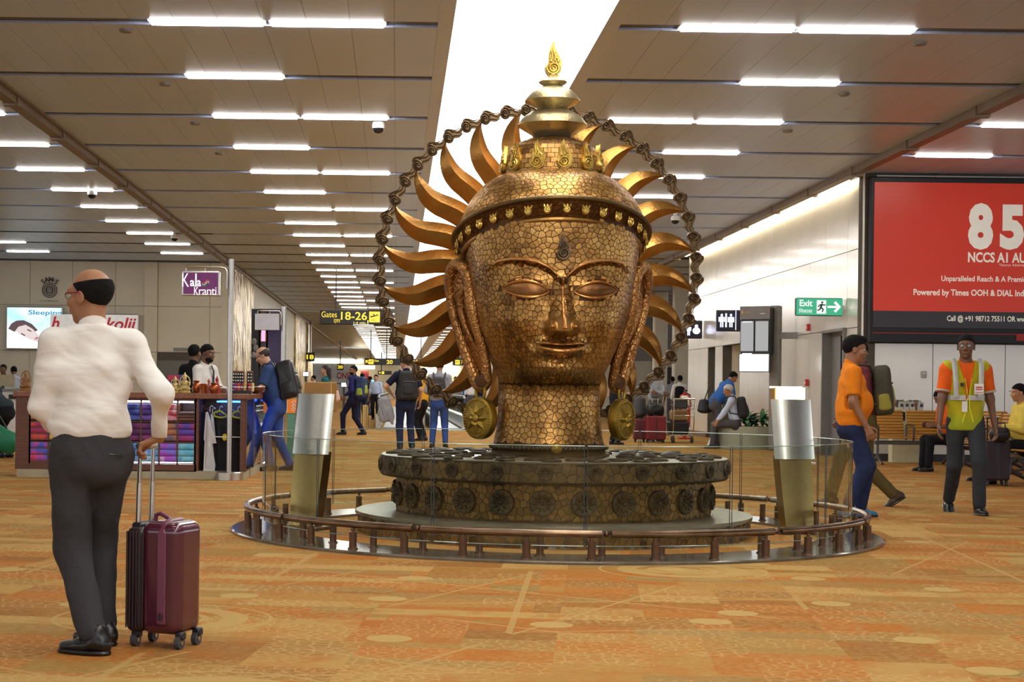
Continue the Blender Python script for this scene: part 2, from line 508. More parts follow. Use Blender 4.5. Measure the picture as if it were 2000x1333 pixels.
# ceiling: dark backing slab with the light strip cut out, panels below it
SKX0, SKX1 = 0.542, 2.125
m = MB()
m.box(((-45 + SKX0) / 2, 100, CEIL + 0.112), (SKX0 + 45, 250, 0.16)); m.box(((45 + SKX1) / 2, 100, CEIL + 0.112), (45 - SKX1, 250, 0.16))
ceiling = struct(m.build('ceiling', M_back, smooth=False), 'beige metal panel ceiling with dark cross grooves')
PW = 0.46
pm = MB().box((0, 0, 0), (PW - 0.004, PITCH - 0.27, 0.03)).mesh('ceiling_panel', M_ceil, False)
cand = []
for n in range(-7, 66):
    yc = ROW0 + PITCH * (n - 0.5)
    for k in range(-70, 70):
        xc = (SKX0 - 0.16 - PW * (k + 0.5)) if k >= 0 else (SKX1 + 0.16 + PW * (-k - 0.5))
        if yc > 29.5 and xc > 8.0 and yc < 48: continue
        if abs(xc) > 32: continue
        y0 = yc + PITCH / 2
        inv = y0 > 15.5 and -0.245 * y0 - 0.3 < xc < 0.385 * y0 + 0.3
        cand.append((inv, y0, xc, yc))
vis = sorted([c for c in cand if c[0]], key=lambda c: c[1])
for c in vis[:300]:
    link('ceiling_panel', pm, ceiling, (c[2], c[3], CEIL + 0.015))
m = MB()
for c in vis[300:] + [c for c in cand if not c[0]]:
    m.add([(c[2] - PW / 2 + .003, c[3] - PITCH / 2 + .135, CEIL), (c[2] + PW / 2 - .003, c[3] - PITCH / 2 + .135, CEIL),
           (c[2] + PW / 2 - .003, c[3] + PITCH / 2 - .135, CEIL), (c[2] - PW / 2 + .003, c[3] + PITCH / 2 - .135, CEIL)], [(0, 3, 2, 1)])
me = bpy.data.meshes.new('ceiling_panel_field'); me.from_pydata(m.v, [], m.f); me.materials.append(M_ceil)
tag(link('ceiling_panel_field', me, ceiling), kind='stuff')

# luminous strip
M_sky_far = emis('far_luminous_panel', (255, 253, 250), SKY_E); M_sky_far.cycles.emission_sampling = 'NONE'
sl = MB().box(((SKX0 + SKX1) / 2, 16.5, CEIL + 0.05), (SKX1 - SKX0, 79, 0.04)); sl.mi = 1; sl.box(((SKX0 + SKX1) / 2, 127.5, CEIL + 0.05), (SKX1 - SKX0, 143, 0.04))
sl = sl.build('luminous_ceiling_strip', [M_sky, M_sky_far], smooth=False)
tag(sl, 'long glowing white light strip running down the ceiling above the statue', 'ceiling light')
for i, (a, b) in enumerate(((SKX0 - 0.16, SKX0), (SKX1, SKX1 + 0.16))):
    struct(MB().box(((a + b) / 2, 88, CEIL + 0.02), (b - a, 222, 0.05)).build('trim_%d' % (i + 1), M_rim, smooth=False))
struct(MB().box(((SKX0 + SKX1) / 2, 200.5, CEIL + 0.02), (SKX1 - SKX0, 3, 0.05)).build('trim_3', M_rim, smooth=False))
# dark runner channels under the ceiling
for i, (x, y0, y1) in enumerate(((-5.15, -12, 205), (7.68, -12, 205), (-17.5, -12, 49.9))):
    t = MB()
    t.box((x, (y0 + y1) / 2, CEIL - 0.06), (0.16, y1 - y0, 0.12)); t.box((x + 0.11, (y0 + y1) / 2, CEIL - 0.015), (0.06, y1 - y0, 0.03))
    o = struct(t.build('trim_%d' % (i + 4), M_trim, smooth=False), 'dark metal channel running along the ceiling')
    if i < 2:
        br = MB().box((0, 0, 0), (0.2, 0.12, 0.16)).mesh('bracket', M_trim, False)
        for k in range(0, 11): link('bracket', br, o, (x, ROW0 + PITCH * (k + .5), CEIL - 0.07))

# fluorescent strips in the grooves
hm = MB().box((0, 0, 0.0), (1.235, 0.22, 0.03)).mesh('housing', M_white, False)
tm = MB().box((0, 0, 0.0), (1.19, 0.17, 0.03), bev=0.012).mesh('tube', M_tube, False)
M_tube_far = emis('far_fluorescent_tube', (255, 250, 242), LAMP_E); M_tube_far.cycles.emission_sampling = 'NONE'
tm_far = MB().box((0, 0, 0.0), (1.19, 0.12, 0.02)).mesh('ceiling_light', M_tube_far, False)
def lamp(x, n, label, group):
    y = ROW0 + PITCH * n
    if n > 24:
        o = link('ceiling_light', tm_far, None, (x, y, CEIL - 0.0)); tag(o, label, 'ceiling light', group); return
    o = thing('ceiling_light', label, 'ceiling light', (x, y, CEIL + 0.0), 0, group)
    link('housing', hm, o, (0, 0, 0.02)); link('tube', tm, o, (0, 0, -0.008))
ORD = ['first', 'second', 'third', 'fourth', 'fifth', 'sixth', 'seventh', 'eighth', 'ninth', 'tenth']
for n in range(-6, 62):
    two = n % 2 == 0
    far = n > 9
    for side, xa, xb in (('left', -2.05, -0.78), ('right', 4.79, 3.53)):
        g = 'fluorescent strips %s of the light strip' % side
        inner, outer = ('right', 'left') if side == 'left' else ('left', 'right')
        if n < 0: l1 = l2 = 'fluorescent strip light overhead, nearer than the picture shows, %s side' % side
        elif far: l1 = l2 = 'tiny far fluorescent strip light in the ceiling %s of the glowing strip' % side
        elif two: l1, l2 = ['%s tube of the fluorescent pair in the %s lamp row, %s of the glowing strip' % (q, ORD[n], side) for q in (outer, inner)]
        else: l1 = l2 = 'lone fluorescent strip in the %s lamp row, %s of the glowing strip' % (ORD[n], side)
        lamp(xa, n, l1, g)
        if two: lamp(xb, n, l2, g)
    if n <= 10:
        o_ = ORD[n] if 0 <= n < 10 else 'farthest' if n == 10 else 'overhead'
        lamp(-6.2, n, 'fluorescent strip beyond the left ceiling channel, %s row' % o_, 'fluorescent strips beyond the left channel')
        lamp(-10.6, n, 'fluorescent strip at the far left of the ceiling, %s row' % o_, 'fluorescent strips at the far left')
    if n <= 3 and n > -3:
        lamp(8.82, n, 'fluorescent strip right of the right ceiling channel, %s row' % (ORD[n] if n >= 0 else 'overhead'), 'fluorescent strips by the billboard')

# ---- right hand wall with its panels, door and openings
WX = 8.0; CY = 28.3; WEND = 45.2
def panels(parent, axis, fixed, a_list, z_list, m, th=0.02, skip=()):
    """cladding panels between the marks of a_list and z_list; axis 'y' runs along a side wall, 'x' along a cross wall"""
    for i in range(len(a_list) - 1):
        for j in range(len(z_list) - 1):
            if (i, j) in skip: continue
            a0, a1, z0, z1 = a_list[i] + .006, a_list[i + 1] - .006, z_list[j] + .006, z_list[j + 1] - .006
            c = ((a0 + a1) / 2, (z0 + z1) / 2)
            if axis == 'y': MB().box((0, 0, 0), (th, a1 - a0, z1 - z0)).build('wall_panel', m, parent, False, loc=(fixed, c[0], c[1]))
            else: MB().box((0, 0, 0), (a1 - a0, th, z1 - z0)).build('wall_panel', m, parent, False, loc=(c[0], fixed, c[1]))
ys = [28.32, 29.25, 30.75, 31.9, 33.0, 34.1, 35.2, 36.3, 37.4, 38.35, 40.45, 41.35, 42.35, 43.4, 44.3, 45.18]
wr = MB()
wr.box((WX + 0.14, (CY + WEND) / 2, (2.32 + CEIL) / 2), (0.2, WEND - CY, CEIL - 2.32))
for a, b in ((28.3, 29.25), (30.75, 38.35), (40.45, 41.35), (42.35, 45.2)): wr.box((WX + 0.14, (a + b) / 2, 1.16), (0.2, b - a, 2.32))
wall_right = struct(wr.build('wall_right', M_joint, smooth=False), 'glossy white panelled side wall with door and washroom openings')
panels(wall_right, 'y', WX + 0.02, ys, [0.12, 2.32], M_wpanel, skip=((1, 0), (9, 0), (11, 0)))
panels(wall_right, 'y', WX + 0.02, ys, [2.32, 3.69, CEIL - 0.03], M_wpanel)
for k, (a, b) in enumerate(((38.35, 40.45), (41.35, 42.35))):      # recesses
    r = MB(); r.box((WX + .55, (a + b) / 2, 1.16), (0.06, b - a + .1, 2.4)); r.box((WX + .4, a - .03, 1.16), (.3, .05, 2.32)); r.box((WX + .4, b + .03, 1.16), (.3, .05, 2.32)); r.box((WX + .4, (a + b) / 2, 2.35), (.3, b - a, .05))
    struct(r.build('wall_recess', M_wbeige, smooth=False), 'beige recess behind an opening in the white wall')
for a, b in ((28.3, 29.25), (30.75, 38.35), (40.45, 41.35), (42.35, 45.2)):
    struct(MB().box((WX - 0.005, (a + b) / 2, 0.07), (0.04, b - a, 0.14)).build('baseboard_right', M_skirt, smooth=False))
d = MB().box((WX + 0.16, 30.0, 1.15), (0.05, 1.42, 2.3)).build('door_1', M_grey, smooth=False); struct(d, 'grey steel service door in the white wall')
MB().box((WX + 0.05, 29.27, 1.15), (0.2, 0.06, 2.32)).build('door_frame', M_grey, d, False)
MB().box((WX + 0.05, 30.73, 1.15), (0.2, 0.06, 2.32)).build('door_frame', M_grey, d, False)
MB().box((WX + 0.05, 30.0, 2.31), (0.2, 1.5, 0.05)).build('door_frame', M_grey, d, False)
MB().box((WX + 0.12, 30.0, 1.12), (0.03, 0.012, 2.2)).build('door_seam', M_dgrey, d, False)
MB().cyl((WX + 0.13, 29.6, 1.02), (WX + 0.05, 29.6, 1.02), 0.02).tube([(WX + .05, 29.6, 1.02), (WX + .05, 29.8, 1.02)], 0.018).build('door_handle', M_steel, d)
MB().box((WX + 0.1, 29.6, 2.18), (0.06, 0.3, 0.08)).build('door_closer', M_steel, d, False)
MB().box((WX + 0.125, 29.62, 1.42), (0.01, 0.2, 0.26)).build('red_notice', mat('notice_red', (190, 52, 44), 0.6), d, False)
MB().box((WX + 0.125, 29.62, 1.6), (0.01, 0.2, 0.08)).build('green_notice', mat('notice_green', (90, 150, 120), 0.6), d, False)
# cove light along the wall top
cv = MB().box((WX - 0.10, (CY + WEND) / 2 + .3, CEIL - 0.035), (0.07, WEND - CY - .6, 0.05)).build('cove_light', M_cove, smooth=False)
tag(cv, 'bright cove light running along the top of the white wall', 'cove light')
# ---- wall behind the red billboard
xs = [8.0 + 1.25 * i for i in range(0, 9)]
wb = struct(MB().box((13, CY + 0.14, CEIL / 2), (10.0, 0.2, CEIL)).build('wall_billboard', M_joint, smooth=False), 'white panelled cross wall carrying the red billboard')
panels(wb, 'x', CY + 0.03, [8.04, 9.25, 10.5, 11.75, 13.0, 14.25, 15.5, 16.75], [0.12, 2.32, CEIL - 0.5, CEIL - .02], M_wpanel)
MB().cyl((WX + 0.06, CY + 0.06, 0.0), (WX + 0.06, CY + 0.06, CEIL), 0.055, n=20).build('corner_post', M_wpanel, wb)
struct(MB().box((13, CY + 0.01, 0.06), (10, 0.03, 0.12)).build('baseboard_billboard', M_dgrey, smooth=False))
# ---- beige wall behind the kiosk
BY = 50.0
wl = struct(MB().box((-20, BY + 0.15, CEIL / 2), (29.7, 0.2, CEIL)).build('wall_left', M_joint, smooth=False), 'beige panelled wall behind the shop kiosk')
axs = [-33.5, -32.2] + [-5.15 - 1.31 * i for i in range(20, -1, -1)]
panels(wl, 'x', BY + 0.03, [GX(v, BY, 600) for v in (-460, -376, -293, -210, -126, -25, 58, 141, 225, 282)], [0.12, 2.2, 3.6, CEIL - .02], M_wbeige)
panels(wl, 'x', BY - 0.02, [GX(282, BY, 600), GX(308, BY, 600)], [0.12, 2.2, 3.6, CEIL - .02], M_wbeige, 0.12)
panels(wl, 'x', BY + 0.03, [GX(308, BY, 600), GX(410, BY, 600), GX(440, BY, 600)], [0.12, 2.2, 3.6, CEIL - .02], M_wbeige, skip=((0, 0),))
MB().box((GX(359, BY, 700), BY + .03, 1.7), (1.6, 0.04, 0.5)).build('service_hatch', mat('hatch_dark', (108, 104, 92), .4), wl, False)
MB().box((GX(359, BY, 700), BY + .0, 0.7), (1.6, 0.1, 1.3)).build('hatch_counter', M_wbeige, wl, False)
MB().box((GX(355, BY, 683), BY - .02, GZ(355, 683, BY)), (0.5, 0.04, 0.1)).build('vent_grille', M_grey, wl, False)
# gold panelled return of the corridor and its shops
def goldmat():
    m, nt, b = _new('wavy_gold_cladding'); L = nt.links
    tc = nd(nt, 'ShaderNodeTexCoord'); mp = nd(nt, 'ShaderNodeMapping'); mp.inputs['Scale'].default_value = (1, .75, 0.55)
    n = nd(nt, 'ShaderNodeTexNoise'); n.inputs['Scale'].default_value = 2.2; n.inputs['Detail'].default_value = 4
    L.new(tc.outputs['Object'], mp.inputs[0]); L.new(mp.outputs[0], n.inputs['Vector'])
    bp = nd(nt, 'ShaderNodeBump'); bp.inputs['Strength'].default_value = 1.0; bp.inputs['Distance'].default_value = 0.25
    L.new(n.outputs['Fac'], bp.inputs['Height']); L.new(bp.outputs[0], b.inputs['Normal'])
    r = ramp(nt, [(.32, (96, 72, 38)), (.48, (168, 138, 82)), (.58, (214, 188, 128)), (.68, (250, 234, 190))]); L.new(n.outputs['Fac'], r.inputs[0]); L.new(r.outputs[0], b.inputs['Base Color'])  # dark to pale golds paint the waves' reflections and highlights into the colour
    b.inputs['Metallic'].default_value = 0.6; b.inputs['Roughness'].default_value = 0.25
    return m
M_gold_wall = goldmat()
m = MB(); m.box((-5.3, (50 + 97) / 2, CEIL / 2), (0.2, 47, CEIL))
wc = struct(m.build('wall_corridor', M_wbeige, smooth=False), 'far left corridor wall with gold cladding and shops')
for (a, b) in ((50.1, 53.9), (53.95, 57.8), (82, 86), (86.1, 90), (93, 96.8)):
    MB().box((-5.15, (a + b) / 2, CEIL / 2), (0.1, b - a, CEIL - .02)).build('gold_panel', M_gold_wall, wc, False)
M_shop = mat('dark_shopfront', (48, 40, 44), 0.3)
for (a, b) in ((58, 64), (64.2, 70), (70.2, 76)):
    o = MB().box((-5.17, (a + b) / 2, 1.6), (0.06, b - a, 3.1)).build('shop_front', M_shop, wc, False)
# end wall, far right walls
we = struct(MB().box((4, 212.2, CEIL / 2), (60, 0.3, CEIL)).build('wall_end', M_wbeige, smooth=False), 'distant end wall of the hall')
MB().box((-8.4, 209, 4.72), (8.0, 0.4, 0.4)).build('end_light', M_cove, we, False)
MB().box((6, 211.5, 3.9), (5.0, 0.4, 0.3)).build('end_light', M_cove, we, False)
wf = struct(MB().box((16, 80.2, CEIL / 2), (17, 0.3, CEIL)).build('wall_far_right', mat('grey_far_wall', (150, 146, 134), 0.5), smooth=False), 'grey cross wall far behind on the right')
panels(wf, 'x', 80.0, [8.2, 9.6, 11.0, 12.4, 13.8, 15.2, 16.6], [2.7, CEIL - .02], mat('grey_far_panel', (140, 136, 126), .4))
panels(wf, 'x', 80.0, [9.6, 11.0, 12.4, 13.8, 15.2, 16.6], [.1, 2.7], M_wbeige)
MB().box((GX(1322, 79.6), 79.6, 1.2), (0.9, 0.3, 2.4)).build('dark_opening', M_dgrey, wf, False)
struct(MB().box((7.9, 146, CEIL / 2), (0.3, 132, CEIL)).build('wall_far_side', M_wbeige, smooth=False))
for i, (px, yy, w) in enumerate(((1288, 62, .5), (1330, 58, .6))):
    struct(MB().box((GX(px, yy), yy, CEIL / 2), (w, 0.5, CEIL), bev=.04).build('wall_column_%d' % (i + 1), M_wbeige, smooth=False), 'pale square column far behind the statue')
# ------------------------------------------------------------------ the statue
SD = 13.2
SX = GX(1081, SD, 766)
def bronze(name, c_dark, c_mid, c_hi, rough=0.32, ns=3.0, metal=0.85, tile=False, bump=0.15, bs=35):
    m, nt, b = _new(name); L = nt.links
    tc = nd(nt, 'ShaderNodeTexCoord')
    n = nd(nt, 'ShaderNodeTexNoise'); n.inputs['Scale'].default_value = ns; n.inputs['Detail'].default_value = 6
    L.new(tc.outputs['Object'], n.inputs['Vector'])
    r = ramp(nt, [(0.30, c_dark), (0.5, c_mid), (0.72, c_hi)])
    if tile:
        a = nd(nt, 'ShaderNodeAttribute', attribute_name='tile_tone', attribute_type='GEOMETRY')
        x = nd(nt, 'ShaderNodeMath', operation='MULTIPLY_ADD'); L.new(a.outputs['Fac'], x.inputs[0]); x.inputs[1].default_value = 0.24; x.inputs[2].default_value = -0.12
        y = nd(nt, 'ShaderNodeMath', operation='ADD'); L.new(n.outputs['Fac'], y.inputs[0]); L.new(x.outputs[0], y.inputs[1])
        L.new(y.outputs[0], r.inputs[0])
    else:
        L.new(n.outputs['Fac'], r.inputs[0])
    L.new(r.outputs[0], b.inputs['Base Color'])
    b.inputs['Metallic'].default_value = metal; b.inputs['Roughness'].default_value = rough
    if bump:
        n2 = nd(nt, 'ShaderNodeTexNoise'); n2.inputs['Scale'].default_value = bs; n2.inputs['Detail'].default_value = 3
        L.new(tc.outputs['Object'], n2.inputs['Vector'])
        bp = nd(nt, 'ShaderNodeBump'); bp.inputs['Strength'].default_value = bump; bp.inputs['Distance'].default_value = 0.02
        L.new(n2.outputs['Fac'], bp.inputs['Height']); L.new(bp.outputs[0], b.inputs['Normal'])
    return m
M_tile = bronze('bronze_mosaic', (118, 84, 45), (166, 122, 64), (196, 154, 88), 0.32, 2.4, tile=True)
M_patina = bronze('dark_bronze_ground', (62, 42, 25), (80, 54, 32), (98, 68, 40), 0.5)
M_pol = bronze('polished_bronze', (168, 110, 58), (196, 138, 78), (214, 160, 96), 0.25, 4)
M_nose = bronze('smooth_bronze', (136, 98, 52), (168, 124, 66), (196, 152, 86), 0.3, 6)
M_btile = bronze('band_mosaic', (78, 54, 34), (100, 70, 42), (122, 88, 54), 0.4, 3, tile=True)
M_eye = bronze('dark_smooth_bronze', (104, 68, 36), (124, 84, 46), (140, 98, 54), 0.38, 4)
M_ray = bronze('flame_bronze', (140, 96, 44), (178, 128, 62), (206, 158, 86), 0.3, 3.5)
M_goldf = bronze('bright_gold', (176, 140, 62), (200, 166, 80), (218, 188, 104), 0.28, 9)
M_coin = bronze('old_gold', (128, 102, 38), (158, 128, 50), (178, 148, 66), 0.38, 6)
M_pale = bronze('pale_brass', (150, 134, 96), (176, 160, 118), (196, 182, 140), 0.33, 5)
M_chain = bronze('dark_chain_bronze', (70, 54, 38), (98, 78, 54), (124, 102, 72), 0.42, 12)
M_ptile = bronze('pedestal_mosaic', (80, 62, 36), (112, 86, 46), (144, 112, 62), 0.4, 1.6, tile=True)
M_pdark = bronze('pedestal_ground', (58, 46, 30), (74, 60, 40), (92, 74, 50), 0.5, 3)
M_stud = bronze('dark_stud', (56, 48, 36), (74, 64, 48), (96, 84, 62), 0.5, 8)
M_slab = bronze('pedestal_stone_bronze', (112, 108, 94), (138, 134, 118), (158, 154, 138), 0.24, 2, metal=0.4)
M_stile = bronze('slab_side_mosaic', (70, 60, 42), (92, 78, 52), (116, 94, 58), 0.4, 1.5, tile=True)
M_sdark = bronze('slab_joint', (54, 46, 34), (66, 56, 40), (78, 66, 46), 0.5)

def earmat():
    m = bronze('ear_mosaic', (120, 82, 44), (168, 118, 66), (200, 152, 92), 0.36, 3)
    nt = m.node_tree; L = nt.links; b = nt.nodes['Principled BSDF']
    tc = nd(nt, 'ShaderNodeTexCoord'); v = nd(nt, 'ShaderNodeTexVoronoi', feature='DISTANCE_TO_EDGE'); v.inputs['Scale'].default_value = 22
    L.new(tc.outputs['Object'], v.inputs['Vector'])
    r = nd(nt, 'ShaderNodeMapRange'); r.inputs[1].default_value = 0; r.inputs[2].default_value = .12; L.new(v.outputs['Distance'], r.inputs[0])
    bp = nd(nt, 'ShaderNodeBump'); bp.inputs['Strength'].default_value = .5; bp.inputs['Distance'].default_value = .01
    L.new(r.outputs[0], bp.inputs['Height']); L.new(bp.outputs[0], b.inputs['Normal'])
    return m
M_ear = earmat()
head = thing('head_sculpture', 'giant bronze mosaic head with tall crown, sun rays and round halo', 'sculpture', (SX - 0.035, SD, 0), math.radians(2.5))
pedestal = thing('statue_pedestal', 'round dark bronze mosaic pedestal carrying the giant head', 'pedestal', (SX, SD, 0))

def interp(x, xs, ys): return np.interp(x, xs, ys)
def sstep(a, b, x):
    t = np.clip((x - a) / (b - a), 0, 1); return t * t * (3 - 2 * t)
ZH = [0.62, 0.70, 0.80, 0.95, 1.10, 1.16, 1.20, 1.24, 1.30, 1.40, 1.60, 1.81, 2.02, 2.25, 2.45, 2.65]
WH = [0.460, 0.440, 0.420, 0.405, 0.402, 0.404, 0.405, 0.412, 0.438, 0.486, 0.566, 0.622, 0.660, 0.690, 0.70, 0.70]
FH = [0.46, 0.44, 0.415, 0.39, 0.385, 0.39, 0.46, 0.565, 0.605, 0.630, 0.655, 0.670, 0.680, 0.69, 0.70, 0.70]
BH = [0.465, 0.445, 0.425, 0.405, 0.40, 0.40, 0.40, 0.42, 0.44, 0.48, 0.56, 0.62, 0.66, 0.68, 0.69, 0.69]
def _smooth(xs, ys):
    g = np.linspace(xs[0], xs[-1], 407); v = np.interp(g, xs, ys)
    k = np.hanning(15); k /= k.sum()
    return g, np.convolve(np.pad(v, 7, 'edge'), k, 'valid')
GW, GF, GB = _smooth(ZH, WH), _smooth(ZH, FH), _smooth(ZH, BH)
EX, EZ, EW = 0.272, 1.905, 0.176
def eye_dz(x):          # eye coordinate: -1..1 along the slit, and its centre line
    a = np.abs(x); t = (a - EX) / EW
    return t, EZ + 0.012 * t
def brow(a): return np.interp(a, [0, .03, .10, .18, .28, .38, .48, .56], [1.965, 1.995, 2.062, 2.102, 2.124, 2.130, 2.116, 2.07])
def face_disp(x, z):
    a = np.abs(x)
    d = np.zeros_like(x)
    # socket below the brow, falling back sharply at the brow line
    zb = brow(a); dep = 0.062 * sstep(0.60, 0.30, a)
    below = sstep(0.0, 0.022, zb - z); ret = sstep(0.34, 0.10, zb - z)
    d -= dep * below * ret
    # lid bulge
    t, ez = eye_dz(x)
    d += 0.050 * np.exp(-((a - EX) / 0.17) ** 2 - ((z - EZ - 0.01) / 0.085) ** 2)
    # nose: a ridge with sharp crest and wings
    zt, zl = 1.985, 1.575
    s = np.clip((zt - z) / (zt - zl), 0, 1.0)
    hgt = 0.055 + 0.140 * s ** 1.15
    wid = 0.066 + 0.066 * s ** 1.6
    prof = np.clip(1 - a / wid, 0, 1) ** 0.85
    end = sstep(zl - 0.035, zl + 0.015, z) * sstep(zt + 0.06, zt - 0.03, z)
    nose = hgt * prof * end
    wing = 0.105 * np.exp(-((a - 0.098) / 0.032) ** 2 - ((z - 1.622) / 0.040) ** 2)
    d += np.maximum(nose, 0) + wing * sstep(1.555, 1.60, z)
    # mouth
    mz = 1.468 + 0.35 * a ** 1.8
    m_ = sstep(0.205, 0.12, a)
    up = 0.042 * np.exp(-((z - mz - 0.020) / 0.024) ** 2) * m_
    lo = 0.050 * np.exp(-((z - mz + 0.034) / 0.036) ** 2) * sstep(0.195, 0.08, a)
    d += up + lo - 0.030 * np.exp(-((z - mz) / 0.008) ** 2) * m_
    d += 0.030 * np.exp(-(a / 0.22) ** 2 - ((z - 1.46) / 0.10) ** 2)
    d -= 0.022 * np.exp(-(a / 0.12) ** 2 - ((z - 1.372) / 0.028) ** 2)
    d += 0.045 * np.exp(-(a / 0.15) ** 2 - ((z - 1.295) / 0.055) ** 2)      # chin
    d += 0.030 * np.exp(-((a - 0.34) / 0.15) ** 2 - ((z - 1.66) / 0.13) ** 2)    # cheeks
    d -= 0.020 * np.exp(-((a - 0.215) / 0.03) ** 2 - ((z - 1.50) / 0.05) ** 2)    # mouth corners
    return d
def head_surf(th, z):
    """angle 0 = front (-y), positive towards +x"""
    w = np.interp(z, *GW); f = np.interp(z, *GF); b = np.interp(z, *GB)
    s, c = np.sin(th), np.cos(th)
    e = np.interp(z, [1.1, 1.3, 1.7], [1.0, 0.88, 0.86])
    x = w * np.sign(s) * np.abs(s) ** e
    y = -np.where(c > 0, f, b) * np.sign(c) * np.abs(c) ** e
    k = sstep(0.05, 0.35, c)
    y = y - face_disp(x, z) * k * sstep(1.14, 1.24, z)
    return np.stack([x, y, z + 0 * x], -1)
def normals(S, u, v, eu=1e-3, ev=1e-3):
    a = S(u + eu, v) - S(u - eu, v); b = S(u, v + ev) - S(u, v - ev)
    n = np.cross(a, b); n /= np.maximum(np.linalg.norm(n, axis=-1, keepdims=True), 1e-9)
    return n
def clip_cell(p, nb):
    poly = [(p[0] - .2, p[1] - .2), (p[0] + .2, p[1] - .2), (p[0] + .2, p[1] + .2), (p[0] - .2, p[1] + .2)]
    for q in nb:
        mx, my = (p[0] + q[0]) / 2, (p[1] + q[1]) / 2; nx, ny = q[0] - p[0], q[1] - p[1]
        out = []; L_ = len(poly)
        ds = [(a[0] - mx) * nx + (a[1] - my) * ny for a in poly]
        if max(ds) <= 0: continue
        for i in range(L_):
            a, b = poly[i], poly[(i + 1) % L_]; da, db = ds[i], ds[(i + 1) % L_]
            if da <= 0: out.append(a)
            if (da <= 0) != (db <= 0):
                t = da / (da - db); out.append((a[0] + (b[0] - a[0]) * t, a[1] + (b[1] - a[1]) * t))
        poly = out
        if len(poly) < 3: return None
    return poly
def mosaic(S, U0, U1, V0, V1, size, ku, h, keep=None, jit=0.85, gap=0.06, sgn=1.0, seed=1, brick=False):
    """irregular tiles on the surface S(u,v); ku metres per unit of u. Returns list of (verts, faces, centre)"""
    r = np.random.default_rng(seed)
    nu = max(1, int(round((U1 - U0) * ku / size))); nv = max(1, int(round((V1 - V0) / size)))
    du, dv = (U1 - U0) * ku / nu, (V1 - V0) / nv
    pts = {}
    for i in range(-2, nu + 2):
        for j in range(-2, nv + 2):
            off = 0.5 if j % 2 else 0.0
            pts[(i, j)] = (U0 * ku + (i + .5 + off * .9 + (r.random() - .5) * jit) * du, V0 + (j + .5 + (r.random() - .5) * jit) * dv)
    cells = []
    for i in range(nu):
        for j in range(nv):
            p = pts[(i, j)]
            if keep is not None and not keep(p[0] / ku, p[1]): continue
            nb = [pts[(i + a, j + b)] for a in (-2, -1, 0, 1, 2) for b in (-2, -1, 0, 1, 2) if (a or b) and (i + a, j + b) in pts]
            poly = clip_cell(p, nb)
            if poly is None or len(poly) < 3: continue
            c = np.mean(poly, 0); q = np.array(poly)
            q[:, 1] = np.clip(q[:, 1], V0, V1); c[1] = min(max(c[1], V0), V1)
            cells.append((q, c))
    # evaluate every ring at once
    tot = []; meta = []
    for q, c in cells:
        o = c + (q - c) * (1 - gap); t = c + (q - c) * (1 - gap - .055)
        meta.append((len(q), sum(len(x) for x in tot)))
        tot.append(np.concatenate([o, t, c[None]]))
    if not tot: return []
    A = np.concatenate(tot); lift = np.concatenate([np.concatenate([np.full(n, -0.004), np.full(n, h), [h * 1.12]]) for n, _ in meta])
    u, v = A[:, 0] / ku, A[:, 1]
    X = S(u, v) + sgn * normals(S, u, v) * lift[:, None]
    out = []; k = 0
    for n, _ in meta:
        V = X[k:k + 2 * n + 1]; k += 2 * n + 1
        fs = [(i, (i + 1) % n, n + (i + 1) % n, n + i) for i in range(n)] + [(n + i, n + (i + 1) % n, 2 * n) for i in range(n)]
        if sgn < 0: fs = [f[::-1] for f in fs]
        out.append((V, fs, V[-1]))
    return out
def tiles_out(tiles, parent, m, n_single, key, seed=5, name='mosaic_tile'):
    r = np.random.default_rng(seed); tone = r.random(len(tiles))
    order = sorted(range(len(tiles)), key=lambda i: key(tiles[i][2]))
    for i in order[:n_single]:
        V, fs, c = tiles[i]
        me = npmesh(name, V - c, fs, m, smooth=False)
        at = me.attributes.new('tile_tone', 'FLOAT', 'POINT'); at.data.foreach_set('value', [float(tone[i])] * len(V))
        link(name, me, parent, tuple(c))
    v, f, t = [], [], []
    for i in order[n_single:]:
        V, fs, c = tiles[i]; o = len(v); v.extend(V.tolist()); f.extend([[o + a for a in q] for q in fs]); t.extend([float(tone[i])] * len(V))
    if v:
        me = npmesh(name + '_field', v, f, m, smooth=False)
        at = me.attributes.new('tile_tone', 'FLOAT', 'POINT'); at.data.foreach_set('value', t)
        tag(link(name + '_field', me, parent), kind='stuff')
def gridmesh(S, u, v, closed):
    U, V = np.meshgrid(u, v, indexing='ij'); X = S(U.ravel(), V.ravel()); n, k = len(u), len(v)
    fs = []
    for i in range(n if closed else n - 1):
        a, b = i * k, ((i + 1) % n) * k
        fs.extend([(a + j, b + j, b + j + 1, a + j + 1) for j in range(k - 1)])
    return X, fs
